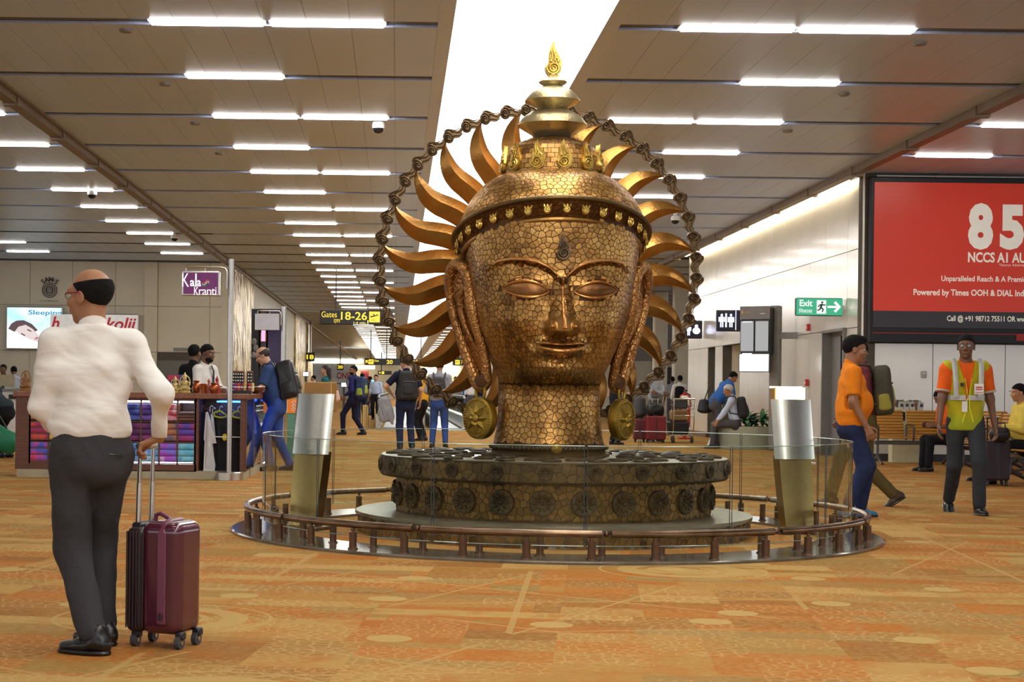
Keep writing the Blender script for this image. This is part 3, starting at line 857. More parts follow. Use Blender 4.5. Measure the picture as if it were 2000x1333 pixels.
# head ground surface: denser in front
th = np.concatenate([np.linspace(-PI, -1.7, 40, endpoint=False), np.linspace(-1.7, 1.7, 420, endpoint=False), np.linspace(1.7, PI, 40, endpoint=False)])
zz = np.concatenate([np.linspace(0.62, 1.15, 40, endpoint=False), np.linspace(1.15, 2.62, 330)])
X, fs = gridmesh(head_surf, th, zz, True)
ZL = 2.29 + 0.74 * np.cos(np.repeat(th, len(zz))) * math.tan(math.radians(21)) * 0.78
X[:, 2] = np.minimum(X[:, 2], ZL)
me = npmesh('face', X, fs, M_patina); o = link('face', me, head)
def in_eye(x, z, k=1.0):
    t = (abs(x) - EX) / (EW * k); zc = EZ + 0.012 * t
    if abs(t) > 1.08: return False
    hh = (1 - t * t) if abs(t) < 1 else 0
    return zc - 0.066 * k * hh - .012 < z < zc + 0.074 * k * hh + .012
def face_keep(u, z):
    if z > 2.225 + 0.742 * math.cos(u) * math.tan(math.radians(21)) * 0.78: return False
    p = head_surf(np.array([u]), np.array([z]))[0]; x = p[0]
    if p[1] > 0: return abs(u) < 2.2
    if in_eye(x, z): return False
    mz = 1.468 + 0.35 * abs(x) ** 1.8
    if z < 1.70 and z > 1.565 and abs(x) < 0.142: return False
    if abs(x) < 0.19 and mz - 0.058 * (1 - (x / .2) ** 2) < z < mz + 0.034 * (1 - (x / .2) ** 2): return False
    return True
tl = mosaic(head_surf, -2.2, 2.2, 1.19, 2.50, 0.040, 0.66, 0.0045, face_keep, seed=3)
tiles_out(tl, head, M_tile, 200, lambda c: (c[0] / .55) ** 2 + ((c[2] - 1.75) / .6) ** 2 + (10 if c[1] > -.1 else 0))
tl = mosaic(head_surf, -1.9, 1.9, 0.71, 1.18, 0.043, 0.40, 0.005, seed=4)
tiles_out(tl, head, M_tile, 100, lambda c: abs(c[0]), 6)
# polished brow ridges, nose crest, lids, eyeballs, lips
def fpt(x, z, out=0.0):
    """point of the face in front at x, z"""
    lo, hi = -1.5, 1.5
    for _ in range(40):
        mid = (lo + hi) / 2
        if head_surf(np.array([mid]), np.array([z]))[0][0] < x: lo = mid
        else: hi = mid
    p = head_surf(np.array([lo]), np.array([z]))[0]
    return Vector((p[0], p[1] - out, p[2]))
for sg in (-1, 1):
    a = np.linspace(0.015, 0.50, 26)
    pts = [fpt(sg * x, float(brow(x)) + 0.012, 0.004) for x in a]
    rs = [0.006 + 0.010 * math.sin(PI * min(1, 0.15 + 0.85 * (1 - i / 25.0))) for i in range(26)]
    MB().tube(pts, rs, 8).build('brow_ridge', M_pol, head)
    # eyeball sheet and lids
    t = np.linspace(-1, 1, 25); up, dn = [], []
    for q in t:
        zc = EZ + 0.012 * q; x = sg * (EX + EW * q)
        up.append((x, zc + 0.066 * (1 - q * q) ** .8)); dn.append((x, zc - 0.058 * (1 - q * q) ** .8))
    U3 = [fpt(x, z, 0.010) for x, z in up]; D3 = [fpt(x, z, 0.010) for x, z in dn]
    MB().tube(U3, [0.004 + 0.011 * math.sin(PI * i / 24) for i in range(25)], 8).build('upper_eyelid', M_pol, head)
    MB().tube(D3, [0.004 + 0.009 * math.sin(PI * i / 24) for i in range(25)], 8).build('lower_eyelid', M_pol, head)
    U4 = [fpt(x, z + 0.026, 0.002) for x, z in up]
    MB().tube(U4, [0.002 + 0.005 * math.sin(PI * i / 24) for i in range(25)], 6).build('eyelid_crease', M_pol, head)
    e = MB(); vs = []; K = 8
    for i in range(25):
        for k in range(K + 1):
            f = k / K; p = U3[i].lerp(D3[i], f); p.y -= 0.022 * math.sin(PI * f) * math.sin(PI * i / 24) ** .6 - 0.004; vs.append(p)
    e.add(vs, [(i * (K + 1) + k, (i + 1) * (K + 1) + k, (i + 1) * (K + 1) + k + 1, i * (K + 1) + k + 1) for i in range(24) for k in range(K)])
    e.build('eye', M_eye, head)
MB().tube([fpt(0, z, 0.003) for z in np.linspace(1.99, 1.60, 24)], [0.008 + 0.008 * (i / 23) for i in range(24)], 8).build('nose_ridge', M_pol, head)
for nm, zo0, zo1, w in (('upper_lip', 0.003, 0.040, 0.205), ('lower_lip', -0.066, -0.004, 0.19)):
    vs = []; n1, n2 = 30, 8
    for i in range(n1 + 1):
        x = -w + 2 * w * i / n1; e = max(0.0, 1 - (x / w) ** 2) ** .7
        mz = 1.468 + 0.35 * abs(x) ** 1.8
        a, b = (zo0, zo0 + (zo1 - zo0) * e) if nm == 'upper_lip' else (zo1 + (zo0 - zo1) * e, zo1)
        if nm == 'upper_lip': b -= 0.010 * math.exp(-(x / .022) ** 2)
        for k in range(n2 + 1):
            z = mz + a + (b - a) * k / n2; vs.append(fpt(x, z, 0.005 + (0.010 if nm == 'upper_lip' else 0.016) * e * math.sin(PI * k / n2)))
    MB().add(vs, [(i * (n2 + 1) + k, (i + 1) * (n2 + 1) + k, (i + 1) * (n2 + 1) + k + 1, i * (n2 + 1) + k + 1) for i in range(n1) for k in range(n2)]).build(nm, M_pol, head)
nx, nz = np.linspace(-.46, .46, 61), np.linspace(1.545, 1.712, 50)
NX, NF = gridmesh(lambda u, v: head_surf(u, v) + np.array([0, -.0045, 0]), nx * .5, nz, False)
link('nose', npmesh('nose', NX, NF, M_nose), head)
# ears: long lobes, a rim round a hollow plate
for sg in (-1, 1):
    def E(x, z, y=0.0): return Vector((sg * (x * .965 - (.012 if z > 1.4 else 0)), y, z))
    rim = [E(.70, 1.98, -.10), E(.73, 2.08, -.06), E(.775, 2.135, .0), E(.825, 2.12, .06), E(.85, 2.03, .10), E(.845, 1.92, .12), E(.82, 1.78, .12), E(.775, 1.62, .11), E(.715, 1.46, .09), E(.655, 1.32, .06), E(.605, 1.20, .03), E(.565, 1.16, .0), E(.53, 1.20, -.04), E(.535, 1.30, -.07), E(.575, 1.45, -.09), E(.63, 1.62, -.10), E(.675, 1.78, -.11)]
    def cr(pts, k=4):
        out = []; n = len(pts)
        for i in range(n):
            p0, p1, p2, p3 = pts[i - 1], pts[i], pts[(i + 1) % n], pts[(i + 2) % n]
            for j in range(k):
                t = j / k; out.append(.5 * ((2 * p1) + (p2 - p0) * t + (2 * p0 - 5 * p1 + 4 * p2 - p3) * t * t + (3 * p1 - p0 - 3 * p2 + p3) * t ** 3))
        return out
    R = cr(rim); n = len(R)
    ear = MB(); ear.tube(R, [0.046 + 0.008 * math.sin(i * .2) for i in range(n)], 12, closed=True)
    ear.build('ear', M_ear, head)
    half = n // 2; vs = []; K = 6; top = 8
    A = [R[(top + i) % n] for i in range(half + 1)]; B = [R[(top - i) % n] for i in range(half + 1)]
    for i in range(half + 1):
        for k in range(K + 1):
            p = A[i].lerp(B[i], k / K); p.y += 0.03 * math.sin(PI * k / K); vs.append(p)
    MB().add(vs, [(i * (K + 1) + k, (i + 1) * (K + 1) + k, (i + 1) * (K + 1) + k + 1, i * (K + 1) + k + 1) for i in range(half) for k in range(K)]).build('ear_hollow', M_ear, head)
    inner = [E(.72, 1.98, -.03), E(.76, 1.90, .02), E(.755, 1.78, .04), E(.715, 1.64, .03), E(.66, 1.52, .0)]
    MB().tube(inner, [.02, .03, .032, .026, .014], 10).build('ear_fold', M_ear, head)
    MB().lathe([(0.016, -0.03), (0.05, -0.025), (0.055, 0), (0.05, 0.025), (0.016, 0.03)], 16).build('ear_stud', M_patina, head, loc=E(.575, 1.205, -.06)).rotation_euler = (PI / 2, 0, 0)
    # earring: loop and embossed coin, face turned outwards
    er = link('earring', None, head, (sg * .585 + (.028 if sg < 0 else 0), -0.02, 0.905)); er.rotation_euler = (0, 0, sg * math.radians(52)); er.name = 'earring'
    MB().tube([(0.05 * math.cos(a), 0, 0.215 + 0.075 * math.sin(a)) for a in np.linspace(0, 2 * PI, 24, endpoint=False)], 0.013, 8, closed=True).build('ring', M_coin, er)
    cm = MB(); pr = [(0.0, -.045), (.15, -.045), (.168, -.03), (.172, 0), (.168, .03), (.15, .045), (0.0, .045)]
    cm.lathe([(max(r, 1e-4), z) for r, z in pr], 40)
    o = cm.build('coin', M_coin, er); o.rotation_euler = (PI / 2, 0, 0)
    for k in range(40):
        a = 2 * PI * k / 40
        if k == 0: bd = MB().ball((0, 0, 0), 0.008, 8, 6).mesh('bead', M_coin)
        link('bead', bd, er, (0.146 * math.cos(a), -0.047, 0.146 * math.sin(a)))
    pt = MB().add([(0, -.046, .135), (.034, -.046, .055), (0, -.072, .05), (-.034, -.046, .055), (0, -.046, .02)], [(0, 1, 2), (0, 2, 3), (1, 4, 2), (4, 3, 2)]).mesh('star_petal', M_coin, False)
    for k in range(8):
        q = link('star_petal', pt, er); q.rotation_euler = (0, 2 * PI * k / 8, 0)
    MB().ball((0, -.05, 0), (.034, .022, .034), 16, 8).build('boss', M_coin, er)
# neck collar
cl = MB().lathe([(.43, .655), (.455, .66), (.465, .68), (.455, .70), (.43, .705)], 72, cap=False).build('neck_collar', M_stud, head)
bd = MB().ball((0, 0, 0), (.017, .012, .017), 8, 6).mesh('collar_bead', M_stud)
for k in range(80):
    a = 2 * PI * k / 80; q = link('collar_bead', bd, head, (.465 * math.cos(a), .465 * math.sin(a), .681))
MB().lathe([(1e-4, .02), (.03, .018), (.042, .008), (.046, -.006)], 24).build('collar_medallion', M_coin, head, loc=(0.0, -.47, .683)).rotation_euler = (PI / 2, 0, 0)
MB().lathe([(.49, .616), (.49, .63), (.45, .66), (.43, .67)], 64, cap=False).build('neck_foot', M_ptile, head)

# ---- flame scroll: spiral knob with a wavy tail (x forward, in the x-z plane, front towards -y)
def scroll_mesh(name, m, L=0.182, plate=True, tail=1.0, thick=1.0):
    s = MB(); r0 = 0.040
    cx = -L / 2 + r0 + .002
    sp = []
    for i in range(34):
        a = i / 33; ang = PI * 0.5 - 4.3 * PI * a; r = r0 * (1 - a * .86)
        sp.append((cx + r * math.cos(ang), -.012 - .008 * a, r * math.sin(ang)))
    s.tube(sp, [0.0085 * (1 - .35 * i / 33) * thick for i in range(34)], 6)
    x1 = cx + (L - 2 * r0 + .034) * tail
    for (z0, z1, k) in ((r0, .018, 0.0), (.012, .002, .6), (-.022, -.016, 1.1)):
        t = []
        for i in range(15):
            f = i / 14; t.append((cx + (0 if z0 == r0 else .026) + (x1 * (1 - .09 * abs(k - .6)) - cx - .0) * f * (1 if z0 == r0 else .86), -.010, z0 + (z1 - z0) * f + .013 * math.sin(f * 2 * PI + .3) * (1 - .3 * f)))
        s.tube(t, [0.0085 * (1 - f / 14 * .75) * thick for f in range(15)], 6)
    if plate:
        top, bot = [], []
        for i in range(21):
            f = i / 20; x = cx + r0 * -1 + (x1 - cx + r0 - .008) * f
            w = r0 * 1.05 * math.sqrt(max(0, 1 - (min(f / .30, 1) - 1) ** 2)) if f < .30 else r0 * 1.05 * (1 - (f - .30) / .70 * .72)
            wv = .013 * math.sin(max(0, (f - .25)) / .75 * 2 * PI + .3)
            top.append((x, w + wv)); bot.append((x, -w + wv))
        s.prism(top + bot[::-1], 0.018)
    return s.mesh(name, m)
def flame_mesh(name, m, r0=.05, H=.21, th=1.0, pl=.02):
    """spiral knob below, strands that sweep up to a point (z up, front towards -y)"""
    s = MB(); zc = r0
    sp = []
    for i in range(40):
        a = i / 39; ang = PI * 1.0 + 4.4 * PI * a; r = r0 * .86 * (1 - a * .9)
        sp.append((r * math.cos(ang), -pl / 2 - .004 - .006 * a, zc + r * math.sin(ang)))
    s.tube(sp, [r0 * .17 * (1 - .3 * i / 39) * th for i in range(40)], 6)
    for x0, x1, ht, k in ((-.86, -.18, .78, 1), (-.45, .02, 1.0, 1), (.05, .12, .90, 1), (.5, .30, .66, 1)):
        t = []
        for i in range(15):
            f = i / 14; base = zc + r0 * math.sqrt(max(0, .8 - x0 * x0 * .9))
            t.append(((x0 + (x1 - x0) * f) * r0 + .16 * r0 * math.sin(f * 2 * PI + .4), -pl / 2 - .003, (zc * .9 if abs(x0) > .8 else base) + (H * ht - (zc * .9 if abs(x0) > .8 else base)) * f))
        s.tube(t, [r0 * .18 * (1 - .86 * f / 14) * th for f in range(15)], 6)
    L_, R_ = [], []
    for i in range(25):
        f = i / 24; z = H * .96 * f
        zz_ = z - zc
        w = math.sqrt(max(0, (r0 * 1.06) ** 2 - zz_ ** 2)) if zz_ < r0 * .35 else r0 * .99 * max(0.02, 1 - (z - zc - r0 * .35) / (H * .96 - zc - r0 * .35)) ** .8
        g = max(0, f - .3); sh_ = .16 * r0 * math.sin(g * 8.4 + .4) + r0 * .05
        L_.append((-w + (sh_ if f > .3 else 0), z)); R_.append((w + (sh_ if f > .3 else 0), z))
    s.prism(L_ + R_[::-1], pl)
    return s.mesh(name, m)
HZ, HY, HR = 2.17, 0.76, 1.350
lm = scroll_mesh('halo_link', M_chain)
for k in range(48):
    a = math.radians(97 - 3.75 - 7.5 * k)
    o = link('halo_link', lm, head, (HR * math.cos(a), HY, HZ + HR * math.sin(a)))
    o.rotation_euler = (0, -(a - PI / 2), 0); o.scale = (1.06, 1.3, 1.3)
# rays
def ray_mesh():
    s = MB(); n = 30; top, rid, bot = [], [], []; cl = []
    r_in, r_out = 0.60, 1.335
    for i in range(n + 1):
        f = i / n; dr = (r_in - r_out) * (1 - f) ** 1.15
        t = np.interp(-dr, [0, .03, .06, .11, .16, .2, .25, .32, .41, .5, .58, .8], [.092, .055, .032, .004, -.017, -.030, -.038, -.036, -.016, -.002, 0, 0])
        w = np.interp(-dr, [0, .04, .08, .12, .18, .25, .33, .41, .5, .8], [.003, .026, .044, .058, .074, .088, .097, .101, .103, .104])
        cl.append((r_out + dr, t, w, f))
    k_ = np.array([.25, .5, .25])
    tt = np.convolve(np.pad([c[1] for c in cl], 1, 'edge'), k_, 'valid'); cl = [(c[0], tt[i], c[2], c[3]) for i, c in enumerate(cl)]
    for i, (r, t, w, g) in enumerate(cl):
        a = cl[max(0, i - 1)]; b = cl[min(n, i + 1)]; dx, dt = b[0] - a[0], b[1] - a[1]; l = math.hypot(dx, dt)
        nx, nt_ = -dt / l, dx / l
        top.append((r + nx * w * .95, 0, t + nt_ * w * .95)); bot.append((r - nx * w * 1.0, 0, t - nt_ * w * 1.0)); rid.append((r + nx * w * .1, -(.01 + .75 * w), t + nt_ * w * .1))
    vs = top + rid + bot + [(p[0], .03, p[2]) for p in top] + [(p[0], .03, p[2]) for p in bot]; N = n + 1; fs = []
    for i in range(n):
        for a, b in ((0, 1), (1, 2), (2, 4), (4, 3), (3, 0)):
            fs.append((a * N + i, a * N + i + 1, b * N + i + 1, b * N + i))
    fs += [(0, N, 2 * N, 4 * N, 3 * N), tuple(q * N + n for q in (3, 4, 2, 1, 0))]
    s.add(vs, fs)
    return s.mesh('sun_ray', M_ray, True, 30)
rm = ray_mesh()
for k in range(24):
    a = math.radians(97 - 15 * k + 3.9)
    o = link('sun_ray', rm, head, (0, HY - 0.01, HZ)); o.rotation_euler = (0, -a, 0); o.scale = (1, 1, -1)
MB().lathe([(.2, -.02), (.70, -.02), (.72, 0), (.70, .03), (.2, .03)], 48).build('halo_mount', M_patina, head, loc=(0, HY, HZ)).rotation_euler = (PI / 2, 0, 0)

# ---- crown
TILT = math.tan(math.radians(21))
def band_z(th_, z, r): return z + r * np.cos(th_) * TILT * 0.78
def band_surf(th_, q):     # q 0..1 from lower to upper rim
    r = 0.708 + 0.075 * q
    x = r * np.sin(th_) * 1.0; y = -r * np.cos(th_)
    zc = 2.235 + 0.125 * q
    return np.stack([x, y, band_z(th_, zc, r)], -1)
thc = np.linspace(-PI, PI, 120, endpoint=False)
X, fs = gridmesh(band_surf, thc, np.linspace(0, 1, 6), True)
link('crown_band', npmesh('crown_band', X, fs, M_patina), head)
for nm, q, r in (('band_rim', -0.03, .022), ('band_rim', 1.03, .020)):
    p = band_surf(thc, np.full(120, q)); MB().tube([Vector(a) for a in p], r, 8, closed=True).build(nm, M_ptile if q > .5 else M_tile, head)
tl = mosaic(band_surf, -2.6, 2.6, 0.0, 1.0, 0.22, 3.6, 0.004, seed=8)
tiles_out(tl, head, M_btile, 0, lambda c: 0, 9, 'band_tile')
jw = MB(); jw.ball((0, -.004, -.006), (.030, .016, .034), 14, 8)
jw.tube([(.018 * math.cos(a), -.020, -.008 + .018 * math.sin(a)) for a in np.linspace(0, 2 * PI, 12, endpoint=False)], .006, 6, closed=True)
for dx in (-.018, 0, .018): jw.tube([(dx, -.008, .012), (dx * 1.5 + .004, -.010, .034), (dx * .9 + .006, -.006, .056 - abs(dx) * .5)], [.011, .008, .002], 6)
jm = jw.mesh('band_jewel', M_goldf)
for k in range(32):
    a = 2 * PI * k / 32 + .02
    p = band_surf(np.array([a]), np.array([.5]))[0]; o = link('band_jewel', jm, head, tuple(p * np.array([1.006, 1.006, 1])))
    o.rotation_euler = (0, 0, a); o.scale = (1.05, 1, 1.05)
# cap over the band
def cap_surf(th_, q):
    lo = band_surf(th_, np.ones_like(th_) * 1.0)
    r1 = 0.395; up = np.stack([r1 * np.sin(th_), -r1 * np.cos(th_), np.full_like(th_, 2.85) + .02 * np.cos(th_)], -1)
    e = np.sin(q * PI / 2)[..., None]; c = (1 - np.cos(q * PI / 2))[..., None]
    xy = lo[..., :2] * 0.975 + (up - lo * 0.975)[..., :2] * (0.62 * c + .38 * q[..., None])
    z = lo[..., 2:] + (up - lo)[..., 2:] * (0.72 * e + .28 * q[..., None])
    return np.concatenate([xy, z], -1)
X, fs = gridmesh(cap_surf, thc, np.linspace(0, 1, 20), True)
link('crown_cap', npmesh('crown_cap', X, fs, M_patina), head)
tl = mosaic(cap_surf, -2.7, 2.7, 0.02, 0.98, 0.085, 1.25, 0.004, seed=12, gap=.06)
tiles_out(tl, head, M_tile, 0, lambda c: 0, 11, 'crown_tile')
# second tier, brick shaped tiles in courses
PZ = [2.83, 2.88, 2.95, 3.02, 3.065, 3.105, 3.135, 3.158]; PR = [.398, .396, .39, .375, .35, .30, .24, .17]
def tier_surf(th_, z):
    r = np.interp(z, PZ, PR); return np.stack([r * np.sin(th_), -r * np.cos(th_), z + 0 * r], -1)
X, fs = gridmesh(tier_surf, np.linspace(-PI, PI, 72, endpoint=False), np.array(PZ), True)
link('crown_tier', npmesh('crown_tier', X, fs, M_patina), head)
br_ = []
rr = np.random.default_rng(3)
for j in range(8):
    z0 = 2.845 + .038 * j; n = 40
    for k in range(n):
        a0 = -PI + 2 * PI * (k + (j % 2) * .5) / n
        if abs(a0) > 2.6: continue
        u = np.array([a0 + .006, a0 + 2 * PI / n - .006]); v = np.array([z0 + .002, z0 + .036])
        uu = np.array([u[0], u[1], u[1], u[0]]); vv = np.array([v[0], v[0], v[1], v[1]])
        X = tier_surf(uu, vv); nn = normals(tier_surf, uu, vv)
        V = np.concatenate([X - nn * .003, X + nn * .005]); br_.append((V, [(0, 1, 5, 4), (1, 2, 6, 5), (2, 3, 7, 6), (3, 0, 4, 7), (4, 5, 6, 7)], V.mean(0)))
tiles_out(br_, head, M_tile, 0, lambda c: 0, 13, 'crown_brick')
fl = flame_mesh('crown_flame', M_goldf, .058, .235, 1.0, .03)
for k in range(12):
    a = math.radians(8 + 30 * k - 2.5)
    o = link('crown_flame', fl, head, (.402 * math.sin(a), -.402 * math.cos(a), 2.868)); o.rotation_euler = (Matrix.Rotation(a, 3, 'Z') @ Matrix.Rotation(math.radians(-6), 3, 'X')).to_euler()
ff = fpt(0, 2.20, 0.0)
o = link('forehead_flame', flame_mesh('forehead_flame', M_chain, .056, .215, 1.0, .03), head, (0, ff.y - .012, 2.125)); o.rotation_euler = (math.radians(-3), 0, 0)
for nm, pr in (('crown_disc', [(.15, 3.165), (.165, 3.19), (.275, 3.258), (.284, 3.266), (.276, 3.28), (.238, 3.33), (.18, 3.37), (.12, 3.393)]),
               ('crown_disc', [(.115, 3.385), (.13, 3.41), (.216, 3.455), (.225, 3.463), (.217, 3.478), (.18, 3.525), (.13, 3.565), (.075, 3.586)]),
               ('crown_disc', [(.07, 3.578), (.08, 3.592), (.108, 3.610), (.114, 3.617), (.106, 3.628), (.075, 3.648), (.055, 3.672), (.035, 3.678)])):
    MB().lathe([(1e-3, pr[0][1])] + pr + [(1e-3, pr[-1][1])], 48, cap=False).build(nm, M_pale, head, ang=35)
fi = link('finial_flame', flame_mesh('finial_flame', M_goldf, .062, .285, 1.05, .06), head, (0, 0, 3.668))

# ---- pedestal
PL_R, PL_Z, DR_R, SB_R, SB_Z0, SB_Z1 = 1.567, 0.163, 1.26, 1.39, 0.448, 0.614
MB().lathe([(PL_R - .01, 0), (PL_R - .01, PL_Z - .03), (PL_R + .012, PL_Z - .025), (PL_R + .012, PL_Z), (1.0, PL_Z)], 120, cap=False).build('plinth', [M_slab], pedestal, ang=30)
MB().lathe([(DR_R - .008, PL_Z), (DR_R - .008, SB_Z0)], 96, cap=False).build('drum', M_pdark, pedestal)
MB().lathe([(DR_R - .05, SB_Z0), (SB_R - .012, SB_Z0), (SB_R, SB_Z0 + .015), (SB_R, SB_Z1 - .012), (SB_R - .012, SB_Z1 - .001)], 120, cap=False).build('slab_side', M_sdark, pedestal, ang=30)
MB().lathe([(SB_R - .006, SB_Z1 - .004), (SB_R - .014, SB_Z1), (.3, SB_Z1)], 120, cap=False).build('slab_top', M_slab, pedestal, ang=30)
def cylsurf(R):
    def S(u, v): return np.stack([R * np.sin(u), -R * np.cos(u), v + 0 * u], -1)
    return S
tl = mosaic(cylsurf(DR_R - .008), -1.75, 1.75, PL_Z + .01, SB_Z0 - .01, 0.050, DR_R, .007, seed=21, gap=.04)
tl2 = mosaic(cylsurf(PL_R - .010), -1.75, 1.75, 0.005, PL_Z - .032, 0.052, PL_R, .007, seed=22, gap=.04)
tiles_out(tl, pedestal, M_ptile, 170, lambda c: abs(c[0]), 22)
tiles_out(tl2, pedestal, M_ptile, 130, lambda c: abs(c[0]), 23)
tl3 = mosaic(cylsurf(SB_R), -1.75, 1.75, SB_Z0 + .016, SB_Z1 - .014, 0.06, SB_R, .0025, seed=24, gap=.03)
tiles_out(tl3, pedestal, M_stile, 0, lambda c: 0, 24, 'slab_tile')
def rosette(name, R, m):
    s = MB(); s.lathe([(R, .0), (R * .97, R * .22), (R * .72, R * .28), (R * .55, R * .2), (1e-4, R * .22)], 24)
    for k in range(10):
        a = 2 * PI * k / 10; c, q = math.cos(a), math.sin(a)
        s.ball((R * .50 * c, R * .50 * q, R * .26), (R * .20, R * .10, R * .12), 8, 6, Matrix.Rotation(a, 3, 'Z'))
        s.ball((R * .82 * c, R * .82 * q, R * .24), R * .08, 6, 4)
    s.ball((0, 0, R * .25), (R * .17, R * .17, R * .16), 10, 6)
    return s.mesh(name, m)
for name, R, n, rad, z, off in (('slab_rosette', .056, 24, SB_R + .003, (SB_Z0 + SB_Z1) / 2 + .005, .13), ('drum_rosette', .098, 26, DR_R - .002, .305, .09)):
    rmh = rosette(name, R, M_stud)
    for k in range(n):
        a = 2 * PI * k / n + off
        o = link(name, rmh, pedestal, (rad * math.sin(a), -rad * math.cos(a), z)); o.rotation_euler = (PI / 2, 0, a)
st = MB().lathe([(.075, 0), (.078, .008), (.066, .018), (1e-3, .021)], 18).mesh('top_stud', M_stud)
r_ = np.random.default_rng(5)
for R, n in ((.60, 11), (.78, 14), (.97, 17), (1.14, 20), (1.29, 22)):
    for k in range(n):
        a = 2 * PI * (k + r_.random() * .35) / n; R2 = R + r_.uniform(-.03, .03)
        o = link('top_stud', st, pedestal, (R2 * math.cos(a), R2 * math.sin(a), SB_Z1)); s_ = r_.uniform(.72, 1.05); o.scale = (s_ * r_.uniform(.9, 1.3), s_, 1); o.rotation_euler = (0, 0, r_.random() * 3)
# ------------------------------------------------------------------ barrier round the pedestal
M_kerb = bronze('dark_polished_stone', (84, 74, 62), (104, 94, 80), (124, 114, 98), 0.12, 5, metal=0.1, bump=0)
M_rail = bronze('brown_rail_metal', (104, 82, 62), (128, 104, 82), (150, 126, 102), 0.25, 6, metal=0.9, bump=0)
M_post = bronze('brown_post_metal', (84, 60, 44), (104, 78, 58), (126, 96, 72), 0.32, 6, metal=0.8, bump=0)
def glassmat(name, tint, ior=1.5, f0=0.04):
    m, nt, b = _new(name); L = nt.links
    nt.nodes.remove(b); out = nt.nodes['Material Output']
    t = nd(nt, 'ShaderNodeBsdfTransparent'); t.inputs[0].default_value = (*tint, 1)
    g = nd(nt, 'ShaderNodeBsdfGlossy'); g.inputs['Roughness'].default_value = 0.02; g.inputs[0].default_value = (.95, .97, .95, 1)
    lw = nd(nt, 'ShaderNodeLayerWeight'); lw.inputs['Blend'].default_value = 0.5
    pw = nd(nt, 'ShaderNodeMath', operation='POWER'); L.new(lw.outputs['Facing'], pw.inputs[0]); pw.inputs[1].default_value = 4.0
    fr = nd(nt, 'ShaderNodeMath', operation='MULTIPLY_ADD'); L.new(pw.outputs[0], fr.inputs[0]); fr.inputs[1].default_value = 0.7; fr.inputs[2].default_value = 0.05
    mx = nd(nt, 'ShaderNodeMixShader'); L.new(fr.outputs[0], mx.inputs[0]); L.new(t.outputs[0], mx.inputs[1]); L.new(g.outputs[0], mx.inputs[2]); L.new(mx.outputs[0], out.inputs[0])
    return m
M_glass = glassmat('clear_barrier_glass', (0.87, 0.91, 0.87), 1.55)
M_gseam = mat('glass_seam', (52, 58, 52), 0.3, 0, 0.02)
M_gedge = mat('glass_edge', (150, 168, 158), 0.15, 0.2, 0.02)
kr = MB().lathe([(2.08, 0.0), (2.08, .022), (2.56, .022), (2.575, .014), (2.575, 0.0)], 128, cap=False).build('kerb_ring', M_kerb, loc=(SX, SD, 0), ang=25)
tag(kr, 'flat dark polished stone ring on the carpet round the statue', 'kerb')
rail = thing('foot_rail', 'low brown metal foot rail on short posts circling the statue', 'railing', (SX, SD, 0))
RR = 2.45
for k in range(12):
    a0 = 2 * PI * k / 12 + .045 + .02; a1 = 2 * PI * (k + 1) / 12 + .045 - .006
    MB().tube([(RR * math.sin(a), -RR * math.cos(a), .192) for a in np.linspace(a0, a1, 15)], .0265, 12).build('rail_bar', M_rail, rail)
    MB().ball((RR * math.sin(a1 + .013), -RR * math.cos(a1 + .013), .192), .021, 10, 8).build('rail_joint', M_post, rail)
pm_ = MB(); pm_.cyl((0, 0, .022), (0, 0, .140), .027, n=14); pm_.cyl((0, 0, .138), (0, 0, .175), .013, n=10); pm_.cyl((0, 0, .022), (0, 0, .03), .036, n=14)
pm_ = pm_.mesh('rail_post', M_post)
for k in range(36):
    a = 2 * PI * k / 36 + .012; link('rail_post', pm_, rail, (RR * math.sin(a), -RR * math.cos(a), 0))
glass = thing('glass_barrier', 'ring of curved clear glass panes round the statue', 'glass barrier', (SX, SD, 0))
GR = 2.33
NP = 14
for k in range(NP):
    a0 = 2 * PI * k / NP + .004; a1 = 2 * PI * (k + 1) / NP - .004
    g = MB(); A = np.linspace(a0, a1, 13); vs = [(GR * math.sin(a), -GR * math.cos(a), z) for a in A for z in (.10, .765)]
    g.add(vs, [(2 * i, 2 * i + 2, 2 * i + 3, 2 * i + 1) for i in range(12)])
    o = g.build('glass_pane', M_glass, glass, True, 180)
    e = MB()
    for z in (.10, .765): e.tube([(GR * math.sin(a), -GR * math.cos(a), z) for a in A], .003, 4)
    e.mi = 1
    for a in (a0, a1): e.tube([(GR * math.sin(a), -GR * math.cos(a), .10), (GR * math.sin(a), -GR * math.cos(a), .765)], .003, 4)
    e.build('edge', [M_gedge, M_gseam], o, False)
pm2 = MB(); pm2.cyl((0, 0, .022), (0, 0, .165), .025, n=14); pm2.cyl((0, 0, .022), (0, 0, .03), .034, n=14)
pm2 = pm2.mesh('glass_post', M_post)
for k in range(34):
    a = 2 * PI * k / 34 + .055; o = link('glass_post', pm2, glass, (2.235 * math.sin(a), -2.235 * math.cos(a), 0)); o.rotation_euler = (0, 0, a)
